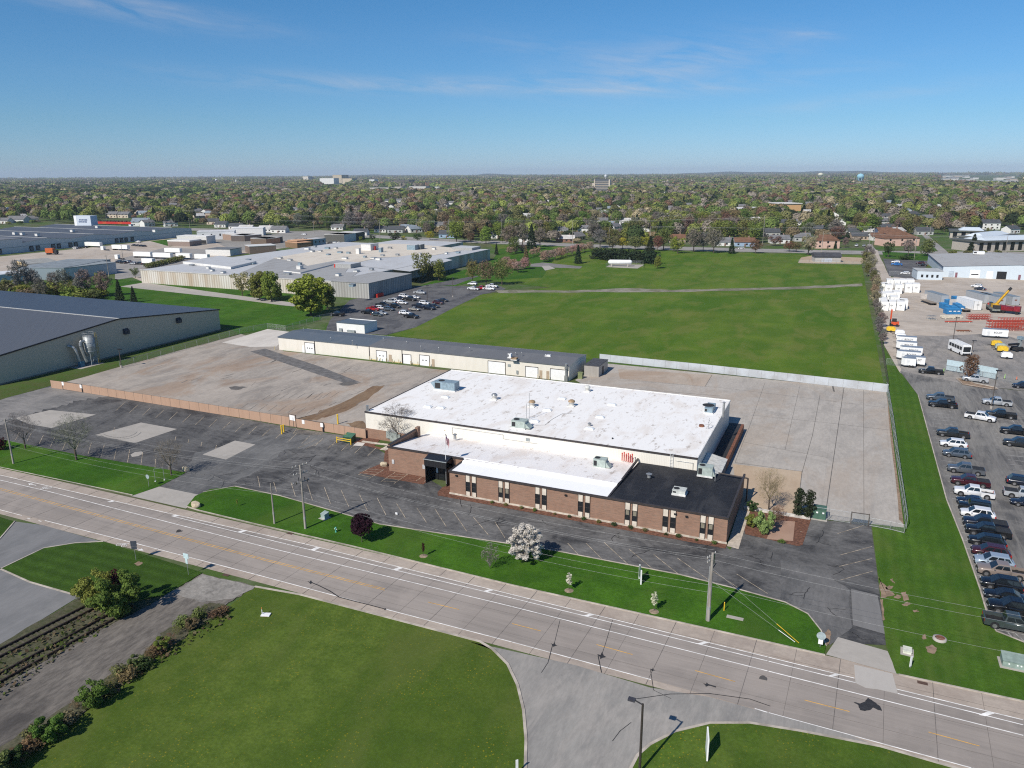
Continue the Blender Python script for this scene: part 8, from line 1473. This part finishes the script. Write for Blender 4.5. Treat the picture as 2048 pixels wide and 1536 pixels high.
def tpx(kind, col_, bx, by, ty, w, label, group=None, i=None, rz=None, z=.08): p = P(bx, by, z); return plant(kind, col_, p, HT(bx, by, ty), w, label, group, i, rz)
# near trees
tpx('nearbare', 'grey', 153, 920, 826, 1.1, 'bare spreading tree in the middle of the far lawn by the road', i=0); tpx('nearbare', 'grey', 51, 897, 822, 1.0, 'bare tree next to the road-side utility pole on the far lawn', i=1); tpx('nearbare', 'grey', 343, 951, 878, 1.0, 'bare tree by the boulder at the entrance drive', i=2)
tpx('nearbare', 'grey', 797, 884, 806, 1.25, 'wide bare tree in front of the cream warehouse wall', i=0, rz=2); tpx('nearbare', 'grey', 818, 878, 812, .8, 'thinner bare tree close behind the wide one at the warehouse wall', i=1, rz=1)
tpx('nearbare', 'tan', 1537, 1020, 936, .85, 'tall bare light-barked tree in the garden at the office end', i=2, rz=3)
tpx('shrubtwig', 'red-brown', 1556, 1036, 1010, 1.2, 'reddish bare shrub in the office garden'); tpx('shrubtwig', 'brown', 1548, 1050, 1016, 1.2, 'brown twiggy shrub in front of the reddish one in the office garden')
tpx('purple', 'purple', 724, 1084, 1027, 1.0, 'small dark purple-leaved tree on the front lawn'); tpx('blossom', 'white', 1050, 1122, 1047, 1.1, 'big round tree in full white blossom on the front lawn')
tpx('sapling', 'white', 1138, 1180, 1144, 1.1, 'white blossom sapling in a mulch ring, nearer the big blossom tree', 'white saplings'); tpx('sapling', 'white', 1308, 1222, 1182, 1.1, 'white blossom sapling in a mulch ring, nearer the stout pole', 'white saplings')
tpx('shrubtwig', 'grey', 980, 1138, 1086, .75, 'small leafless grey tree beside the big white blossom tree'); tpx('sapling', 'maroon', 847, 1113, 1083, .7, 'spindly reddish sapling in a mulch ring on the front lawn'); tpx('sapling', 'lime', 475, 1013, 997, .8, 'tiny green sapling on the front lawn near the boulder'); tpx('bush', 'maroon', 2, 900, 872, .7, 'small dark red tree cut by the picture edge on the far lawn')
for k, (px, py) in enumerate(((1138, 1181), (1308, 1223), (847, 1112))): a = P(px, py, .1); tag(MB().lathe((a.x, a.y, .1), [(.6, 0), (.4, .07), (0.02, .09)], 16).build('mulch_ring', plain('pale_mulch', (.30, .23, .16), .95, var=.35, scale=3)), ('mulch ring under the white sapling nearer the big blossom tree', 'mulch ring under the white sapling nearer the stout pole', 'mulch ring under the spindly reddish sapling')[k], 'mulch ring')
tpx('col', 'fir', 1596, 1032, 975, 1.0, 'dense cypress, farther from the transformer, of the pair in the garden', 'pair of cypresses'); tpx('col', 'fir', 1616, 1036, 979, 1.0, 'dense cypress next to the green transformer', 'pair of cypresses')
tpx('nearbush', 'pale green', 1527, 1066, 1022, .75, 'loose whitish green shrub at the corner of the brick patio'); tpx('nearbush', 'yellow-green', 1502, 1054, 1028, .8, 'yellow-green bush at the side path of the office'); tpx('nearbush', 'dark green', 1504, 1022, 1002, .9, 'dark green bush at the shaded end of the black roofed office'); tpx('bush', 'green', 1562, 1085, 1078, 1.6, 'low green ground shrub at the front of the garden bed')
for k in range(15): X = -50+k*2.6+random.uniform(-.5, .5); plant('bush', random.choice(('green', 'olive', 'dark green')), (X, 104.5, .07), random.uniform(.35, .7), 1.1, 'small low shrub in the narrow bed along the front of the brick office', 'shrubs along the office front')
tpx('redbud', 'red-brown', 1937, 760, 706, .95, 'budding red tree on the gravel island in the car park')
for px, py, ty, w, c, lb, kd in ((196, 1212, 1146, .95, 'yellow-green', 'yellow-green shrub, left one of the big clump over the track ends', 'nearbush'), (236, 1228, 1152, 1.0, 'green', 'big green shrub growing over the end of the railway tracks', 'nearbush'), (222, 1180, 1138, .8, 'maroon', 'purple budding shrub behind the big green shrub at the track ends', 'bush'), (172, 1196, 1158, .8, 'yellow-green', 'small yellow-green shrub behind the clump at the track ends', 'bush')): tpx(kd, c, px, py, ty, w, lb)
for k, (px, py, ty, w, c, kd) in enumerate(((446, 1226, 1208, 1.2, 'brown', 'bush'), (425, 1240, 1216, 1.1, 'red-brown', 'shrubtwig'), (398, 1238, 1208, 1.0, 'olive', 'bush'), (384, 1258, 1232, 1.1, 'brown', 'nearbush'), (355, 1270, 1246, 1.1, 'olive', 'shrubtwig'), (325, 1300, 1268, 1.1, 'yellow-green', 'nearbush'), (300, 1318, 1288, 1.0, 'brown', 'shrubtwig'), (272, 1335, 1305, 1.1, 'olive', 'nearbush'), (240, 1350, 1322, 1.1, 'olive', 'bush'), (226, 1372, 1345, 1.1, 'brown', 'shrubtwig'), (188, 1412, 1356, 1.0, 'green', 'nearbush'), (152, 1420, 1395, 1.2, 'brown', 'shrubtwig'), (102, 1482, 1424, 1.0, 'green', 'nearbush'), (66, 1478, 1445, 1.0, 'olive', 'bush'), (30, 1535, 1490, 1.0, 'dark green', 'nearbush'), (-10, 1560, 1500, 1.1, 'olive', 'nearbush'), (410, 1222, 1205, 1.2, 'olive', 'shrubtwig'), (340, 1290, 1262, 1.2, 'red-brown', 'shrubtwig'), (368, 1252, 1226, 1.3, 'olive', 'bush'), (310, 1308, 1284, 1.4, 'brown', 'bush'), (256, 1358, 1330, 1.4, 'brown', 'bush'), (210, 1388, 1362, 1.4, 'olive', 'bush'), (132, 1450, 1420, 1.4, 'brown', 'bush'), (286, 1338, 1312, 1.3, 'dark green', 'bush'), (434, 1232, 1212, 1.3, 'red-brown', 'bush'), (60, 1505, 1470, 1.3, 'brown', 'bush'))):
    tpx(kd, c, px, py, ty+(py-ty)*.18, w*.95, f"{c} {'bush' if kd != 'shrubtwig' else 'leafless shrub'} in the gravel track scrub, {ORD[k] if k < 20 else ORD[k-20]+' past the twentieth'} from the road", 'scrub along the gravel track')
# weeds on the railway
rng = np.random.default_rng(5); q = np.array([list(P(x, y, .08)) for x, y in [(random.uniform(-40, 250), 0) for _ in range(1)]]); wd = []
for k in range(1000):
    u, v = rng.random(), rng.random(); px = -60+330*u; 
    if rng.random() < .55: py = 1395-.60*(px+60)*1.0+ (v-.5)*90*(1-u*.5)
    else: px = -40+500*u; py = 1555-.66*(px+40)+(v-.5)*26
    if py > 1195: p = P(px, py, .08); wd.append((p.x, p.y, .12))
wd = np.array(wd); n = len(wd); nn = rng.normal(size=(n, 3)); nn[:, 2] = abs(nn[:, 2])+.6; nn /= np.linalg.norm(nn, axis=1)[:, None]; t1 = np.cross(nn, rng.normal(size=(n, 3))); t1 /= np.linalg.norm(t1, axis=1)[:, None]; b1 = np.cross(nn, t1); s = rng.uniform(.05, .2, n)[:, None]; wd[:, 2] += rng.random(n)*.25
V = np.stack([wd-t1*s-b1*s, wd+t1*s-b1*s, wd+t1*s+b1*s, wd-t1*s+b1*s], 1).reshape(-1, 3); cc = np.array([(.09, .12, .03), (.15, .13, .07), (.07, .09, .03), (.14, .10, .06)])[rng.integers(0, 4, n)]
def vcol(name, tl=.2, var=.25):
    m = NB(name, .85, .1); a = m.N('ShaderNodeVertexColor'); a.layer_name = 'kind_colour'; g = m.N('ShaderNodeNewGeometry'); f = m.rng(g.outputs['Random Per Island'], 0, 1, 1-var, 1+var); h = m.N('ShaderNodeCombineColor')
    for i in range(3): m.L(f, h.inputs[i])
    c = m.mix(1.0, a.outputs[0], h.outputs[0], 'MULTIPLY'); m.set(c); tl = m.N('ShaderNodeBsdfTranslucent'); m.L(c, tl.inputs[0]); ms = m.N('ShaderNodeMixShader'); ms.inputs[0].default_value = .35; m.L(m.b.outputs[0], ms.inputs[1]); m.L(tl.outputs[0], ms.inputs[2]); m.L(ms.outputs[0], m.out.inputs[0]); return m.m
M_VC = vcol('mixed_foliage', .2, .16); struct(fast('weeds', V, np.arange(4*n).reshape(-1, 4), M_VC, None, np.repeat(cc, 4, 0)), 'stuff')
# middle distance
tpx('big', 'lime', 622, 632, 545, 1.12, 'huge fresh yellow-green tree between the factory and its car park', i=0); tpx('willow', 'pale green', 485, 592, 540, 1.0, 'pale drooping willow-like tree before the fluted factory wall'); tpx('big', 'yellow-green', 520, 600, 540, .8, 'left tree of the green pair before the fluted factory wall', 'green pair before the factory', 1); tpx('big', 'yellow-green', 543, 602, 539, .8, 'right tree of the green pair before the fluted factory wall', 'green pair before the factory', 1)
tpx('big', 'yellow-green', 655, 618, 562, .7, 'green tree partly hidden behind the huge yellow-green tree', i=1)
for px, py, ty, w, c, kd, lb in ((846, 563, 498, .8, 'olive', 'willow', 'tall loose olive tree at the shaded factory wall'), (878, 562, 516, .95, 'yellow-green', 'leaf', 'rounder yellow-green tree beside the tall loose tree at the factory'), (860, 560, 522, .9, 'olive', 'leaf', 'small olive tree between the two at the shaded factory wall'), (945, 566, 518, .9, 'olive', 'bud', 'budding olive tree at the bend of the factory drive'), (972, 570, 520, 1.0, 'brown', 'bud', 'brown budding tree behind the parked white trucks'), (1004, 570, 516, 1.0, 'olive', 'bud', 'taller budding tree at the start of the field path'), (1315, 537, 510, .9, 'yellow-green', 'leaf', 'small yellow-green tree alone in the field past the gas tank'), (1156, 527, 490, 1.0, 'fir', 'con', 'broad dark conifer standing in the field by the blossom row'), (240, 602, 560, 1.0, 'fir', 'con', 'taller of two dark conifers behind the beige hall roof'), (268, 605, 573, 1.0, 'fir', 'con', 'shorter of two dark conifers behind the beige hall roof'), (205, 592, 556, 1.1, 'dark green', 'con', 'dark conifer at the end of the bare brush behind the beige hall'), (195, 565, 543, .8, 'yellow-green', 'leaf', 'small yellow-green tree by the steel building'), (271, 556, 533, .85, 'green', 'leaf', 'small round green street tree near the factory corner'), (993, 509, 487, .9, 'fir', 'con', 'small dark conifer behind the factory corner'), (1030, 507, 470, .9, 'green', 'leaf', 'green tree behind the factory, by the blossom trees'), (1063, 500, 448, .8, 'fir', 'con', 'slim tall dark spruce behind the blossom trees'), (1052, 517, 490, .9, 'brown', 'con', 'brownish conifer between the blossom clumps')): tpx(kd, c, px, py, ty, w, lb)
for k in range(9): tpx('leaf', 'pink', 1088+k*11.5, 524-k*2.9, 500-k*2.3, 1.3, f'pink budding tree of the row towards the street, {ORD[k]} from the near end', 'row of pink blossom trees')
for k, (px, py) in enumerate(((1024, 541), (1036, 545), (1050, 538), (1012, 536))): tpx('leaf', 'pink', px, py, py-25, 1.3, f'pink budding tree of the clump by the park track, {ORD[k]}', 'clump of pink blossom trees')
for k, (px, py) in enumerate(((1020, 509), (1032, 507), (1045, 505), (1066, 513), (1075, 509))): tpx('leaf', 'pink', px, py, py-17, 1.3, f'pink budding tree of the far clump behind the factory corner, {ORD[k]} from left', 'far clump of pink blossom trees')
for k in range(10): tpx('bush', 'fir', 1194+k*12.4, 518+k*1.1, 492+k*.7, .95, f'dark rounded evergreen of the hedge row behind the gas tank, {ORD[k]} from left', 'dark evergreen hedge row')
NEAR = []
for k, (px, py, ty, c, kd, w) in enumerate(((1225, 500, 469, 'brown', 'leaf', 1.1), (1245, 498, 472, 'yellow', 'leaf', 1.0), (1270, 500, 470, 'olive', 'leaf', 1.1), (1290, 499, 470, 'yellow', 'leaf', 1.0), (1300, 508, 472, 'fir', 'con', 1.1), (1315, 502, 470, 'red-brown', 'bud', 1.0), (1327, 500, 455, 'olive', 'bud', 1.0), (1355, 507, 470, 'lime', 'leaf', .9), (1347, 503, 474, 'lime', 'leaf', .8), (1387, 504, 456, 'grey', 'bare', 1.0), (1406, 503, 463, 'grey', 'bare', .9), (1427, 506, 456, 'grey', 'bare', 1.0), (1463, 507, 476, 'fir', 'con', 1.0), (1511, 507, 478, 'red-brown', 'bud', 1.05), (1578, 503, 480, 'red-brown', 'leaf', 1.2), (1592, 504, 481, 'brown', 'leaf', 1.1), (1616, 510, 466, 'tan', 'leaf', 1.0), (1550, 492, 470, 'red-brown', 'leaf', 1.3), (1670, 497, 482, 'fir', 'con', .8), (1690, 495, 474, 'grey', 'bare', .9), (1776, 514, 480, 'dark green', 'leaf', .9), (1816, 512, 478, 'grey', 'bare', .9), (1855, 512, 475, 'olive', 'leaf', 1.0), (1945, 503, 468, 'fir', 'con', 1.1), (1985, 480, 458, 'fir', 'con', 1.0), (1045, 493, 446, 'grey', 'bare', 1.0), (1020, 494, 450, 'grey', 'bare', 1.0), (1080, 494, 455, 'grey', 'bare', 1.0), (1200, 495, 458, 'grey', 'bare', 1.1), (913, 485, 438, 'lime', 'leaf', .9), (930, 484, 458, 'brown', 'leaf', 1.0), (942, 487, 462, 'red-brown', 'leaf', .9), (972, 487, 450, 'lime', 'leaf', .9), (997, 480, 440, 'lime', 'leaf', .7), (860, 480, 460, 'yellow', 'leaf', 1.0), (835, 484, 465, 'dark green', 'leaf', 1.0), (790, 485, 462, 'fir', 'leaf', 1.1), (745, 482, 468, 'dark green', 'leaf', 1.3), (722, 482, 472, 'lime', 'leaf', .9), (808, 484, 470, 'yellow', 'leaf', .9), (750, 452, 425, 'green', 'leaf', 1.0), (1205, 440, 415, 'green', 'leaf', 1.3), (1700, 448, 425, 'dark green', 'leaf', 1.3), (1756, 462, 443, 'maroon', 'leaf', 1.2), (1725, 470, 442, 'lime', 'leaf', .9), (2005, 442, 423, 'lime', 'leaf', 1.3), (1905, 450, 418, 'olive', 'leaf', 1.3), (1930, 455, 425, 'olive', 'leaf', 1.2))):
    t = tpx(kd, c, px, py, ty, w*(1.2 if kd != 'con' else 1), '', 'trees along the near street'); 
    KN = {'leaf': 'leafy', 'bud': 'budding', 'bare': 'leafless', 'con': 'conifer'}
    NEAR.append((px, py, t, f"{c if c != 'fir' else 'dark'} {KN[kd]} tree"))
for k, px in enumerate((1905, 1935, 1965, 1995)): tpx('bush', 'olive', px, 509, 499, 1.6, f'olive rounded bush behind the steel hall, {ORD[k]} from left', 'bushes behind the steel hall')
tpx('bush', 'dark green', 1812, 519, 510, 2.6, 'low dark hedge on the lawn before the steel hall')
# brush strips
for k in range(20):
    u = k/19; px = 1733+31*u+random.uniform(-5, 5)+(10 if .2 < u < .45 else 0)*random.random(); py = 528+160*u; c = 'olive' if u < .33 and k % 2 else random.choice(('grey', 'grey', 'tan'))
    tpx('bare' if c != 'olive' else 'bud', c, px, py, py-random.uniform(28, 40)*(1-.25*u), .95, f"{'leafless grey' if c == 'grey' else c} brush tree between field and yard, {ORD[k]} from the far end", 'brush between field and yard')
for k in range(30):
    px = -5+k*7.3+random.uniform(-5, 5); py = 585+random.uniform(0, 16)-k*.05; kd, c = random.choice((('bare', 'grey'), ('bare', 'grey'), ('bud', 'olive'), ('bush', 'olive'), ('bush', 'yellow-green'), ('leaf', 'olive'), ('bush', 'brown')))
    tpx(kd, c, px, py, py-(random.uniform(42, 72) if kd == 'bare' else random.uniform(20, 34)), .9 if kd == 'bare' else 1.5, f"{c} {'leafless tree' if kd == 'bare' else 'scrub'} of the strip behind the beige hall, {ORD[k] if k < 20 else ORD[k-20]+' after the twentieth'} from left", 'brush strip behind the beige hall')
for k in range(9): tpx('bush', 'olive', 298+k*8, 536-k*1.9, 524-k*1.9, 1.3, f'olive bush of the row behind the factory corner, {ORD[k]} from left', 'bush row behind the factory corner')
# ---------------------------------------------------------------- wooded town: the nearest trees by themselves, the far woods as one mass
def edge_y(x): return float(np.interp(x, [-200, 0, 150, 330, 420, 560, 640, 740, 860, 1000, 1200, 1330, 1500, 1700, 1800, 1880, 2048, 2300], [452, 450, 447, 456, 452, 458, 458, 466, 474, 486, 488, 487, 487, 486, 482, 470, 462, 455]))
NOGO = [[tuple(P(x, y)[:2]) for x, y in pl] for pl in ([(1884, 512), (1906, 512), (1852, 466), (1828, 447), (1818, 439), (1811, 439), (1824, 452), (1846, 474)], [(1732, 505), (1760, 505), (1742, 486), (1733, 486)], [(1448, 436), (1600, 434), (1600, 424), (1448, 424)], [(150, 460), (215, 462), (290, 456), (280, 440), (200, 440), (150, 446)], [(1185, 392), (1225, 392), (1225, 366), (1185, 366)], [(640, 376), (700, 376), (700, 366), (640, 366)], [(730, 388), (890, 386), (890, 374), (730, 374)], [(1890, 480), (2048, 482), (2048, 470), (1890, 466)], [(1880, 368), (2048, 373), (2048, 350), (1870, 350)], [(1655, 400), (1700, 440), (1692, 442), (1648, 404)])]
def inside(x, y, pl):
    r_ = False; j = len(pl)-1
    for i in range(len(pl)):
        if (pl[i][1] > y) != (pl[j][1] > y) and x < (pl[j][0]-pl[i][0])*(y-pl[i][1])/(pl[j][1]-pl[i][1])+pl[i][0]: r_ = not r_
        j = i
    return r_
HP = [(t.location.x, t.location.y) for *_, t, a, b, c in houses for _ in (0,)] if houses else []
rw = random.Random(77); cand = []
ca, sa = math.cos(YAW), math.sin(YAW); d = 470.0
while d < 13500:
    dr_ = max(12.5, d/42); st_ = max(12.0, d/105); nth = int(2*.68*d/st_)
    for k in range(nth):
        th_ = -.68+1.36*(k+rw.random())/nth; dd = d+rw.uniform(-.5, .5)*dr_; xx, yy = dd*math.sin(th_), dd*math.cos(th_); X, Y = xx*ca-yy*sa, xx*sa+yy*ca
        px, py = Q((X, Y, 0))
        if py > edge_y(px) or px < -60 or px > 2110: continue
        if any(inside(X, Y, pl) for pl in NOGO): continue
        near = False; cap = 99
        if d < 2200:
            for hx, hy in HP:
                ddx, ddy = X-hx, Y-hy; f_ = (ddx*-sa*0+ddx*X/dd+ddy*Y/dd); lat = abs(-ddx*Y/dd+ddy*X/dd)
                if ddx*ddx+ddy*ddy < 80: near = True; break
                if -.2*d < f_ < 3 and lat < 9: cap = min(cap, 2.0+50*-f_/d)
        if near or cap < 3.2: continue
        cand.append((dd, X, Y, px, py, st_, cap))
    d += dr_
cand.sort()
PAL = (['olive']*8+['green']*6+['yellow-green']*4+['brown']*4+['grey']*6+['red-brown']*2+['lime']*1+['dark green']*2+['fir']*1+['tan']*1)
IND = [c for c in cand if rw.random() < .62][:238]; inds = set(id(c) for c in IND); towntrees = []
for c in IND:
    dd, X, Y, px, py, st_, cap = c; k = rw.choice(PAL); kd = 'bare' if k == 'grey' else 'con' if k == 'fir' else 'bud' if k in ('red-brown', 'brown') and rw.random() < .45 else 'leaf'; h = min(cap, rw.uniform(12.5, 20))
    t = plant(kd, k, (X, Y, 0), h, rw.uniform(.95, 1.25), '', 'town trees beyond the fields'); towntrees.append((px, py, t, f"{k if k != 'fir' else 'dark'} { {'leaf': 'leafy', 'bud': 'budding', 'bare': 'leafless', 'con': 'conifer'}[kd]} tree"))
towntrees += NEAR
g = defaultdict(list)
for px, py, t, w in towntrees: g[(w, zone(px, py))].append((px, t))
for (w, z), l in g.items():
    l.sort(key=lambda q: q[0])
    for i, (px, t) in enumerate(l): t['label'] = f'{w} {z}' + (f', {ORD[i] if i < 20 else i+1} from left' if len(l) > 1 else '')
# the rest of the woods: one mass
rng = np.random.default_rng(99); VV, CC = [], []
PALC = np.array([GRN[k] for k in PAL]); PALC = 1.32*(PALC*.8+.2*PALC.mean(1, keepdims=True)*np.array([1.1, 1.0, .66]))
for dd, X, Y, px, py, st_, cap in [c for c in cand if id(c) not in inds]:
    far = dd > 1500; n = 600 if dd < 900 else 340 if dd < 1500 else 110 if dd < 3000 else 30; h = rng.uniform(11, 18) if dd < 2500 else rng.uniform(10, 17); h = min(h, cap); rx = st_*rng.uniform(.5, .75) if far else rng.uniform(5.4, 8.2)*min(1, .3+h/16)
    con = rng.random() < .05; col_ = PALC[rng.integers(len(PALC))] if not con else np.array(GRN['fir'])
    if px < 420 and 370 < py < 405 and rng.random() < .35: col_ = np.array(GRN['dark green'])
    d = rng.normal(size=(n, 3)); d[:, 2] = np.abs(d[:, 2])-.25; d /= np.linalg.norm(d, axis=1)[:, None]; r_ = (.72+.3*rng.random(n))[:, None]; 
    if con: u = rng.random(n); d = np.c_[d[:, 0]*(1-u)*.6, d[:, 1]*(1-u)*.6, u*1.5-.4]
    c = np.array([X, Y, h*.52])+d*np.array([rx, rx, h*.48])*r_; nn = d+rng.normal(size=(n, 3))*.34; nn /= np.linalg.norm(nn, axis=1)[:, None]
    t1 = np.cross(nn, rng.normal(size=(n, 3))); t1 /= np.linalg.norm(t1, axis=1)[:, None]; b1 = np.cross(nn, t1); s = (rx*(.09 if n > 400 else .12 if n > 200 else .21 if n > 60 else .4))*rng.uniform(.6, 1.3, n)[:, None]; sv = np.minimum(s, h*.22)
    VV.append(np.stack([c-t1*s-b1*sv, c+t1*s*.8-b1*sv, c+t1*s+b1*sv*.8, c-t1*s*.8+b1*sv], 1).reshape(-1, 3)); CC.append(np.repeat((col_*rng.uniform(.72, 1.3))[None], 4*n, 0))
V = np.concatenate(VV); C_ = np.concatenate(CC); struct(fast('woodland', V, np.arange(len(V)).reshape(-1, 4), M_VC, None, C_), 'stuff')
print('WOOD', len(cand), len(V)//4, sum(c[0] < 900 for c in cand), sum(c[0] < 1500 for c in cand), sum(c[0] < 3000 for c in cand))
# low hills on the horizon
hv, hf = [], []
for i in range(181):
    th_ = -.78+1.56*i/180; hh = 24+14*math.sin(i*.11)+9*math.sin(i*.37+1)+5*math.sin(i*1.1)+ (22 if 85 < i < 150 else 0)*abs(math.sin(i*.06)); 
    for rr, z in ((14300, 0), (14800, hh*.75), (15400, hh)): x_, y_ = rr*math.sin(th_), rr*math.cos(th_); hv.append((x_*ca-y_*sa, x_*sa+y_*ca, z))
for i in range(180):
    for j in range(2): a = i*3+j; hf.append((a, a+3, a+4, a+1))
hm = MB().add(hv, hf, 0, True); struct(hm.build('hills', plain('wooded_hills', (.055, .065, .03), .9, var=.5, scale=.01, local=False)))
# ---------------------------------------------------------------- haze over the whole plain
hz = bpy.data.materials.new('thin_haze'); hz.use_nodes = True; nt = hz.node_tree; nt.nodes.clear(); o_ = nt.nodes.new('ShaderNodeOutputMaterial'); v_ = nt.nodes.new('ShaderNodeVolumePrincipled'); v_.inputs['Color'].default_value = (.72, .84, 1, 1); v_.inputs['Density'].default_value = HAZE; v_.inputs['Anisotropy'].default_value = .0; nt.links.new(v_.outputs[0], o_.inputs['Volume'])
hb = MB().box(-16500, 16500, -16500, 16500, -1, 140).build('haze', hz); struct(hb, 'stuff')
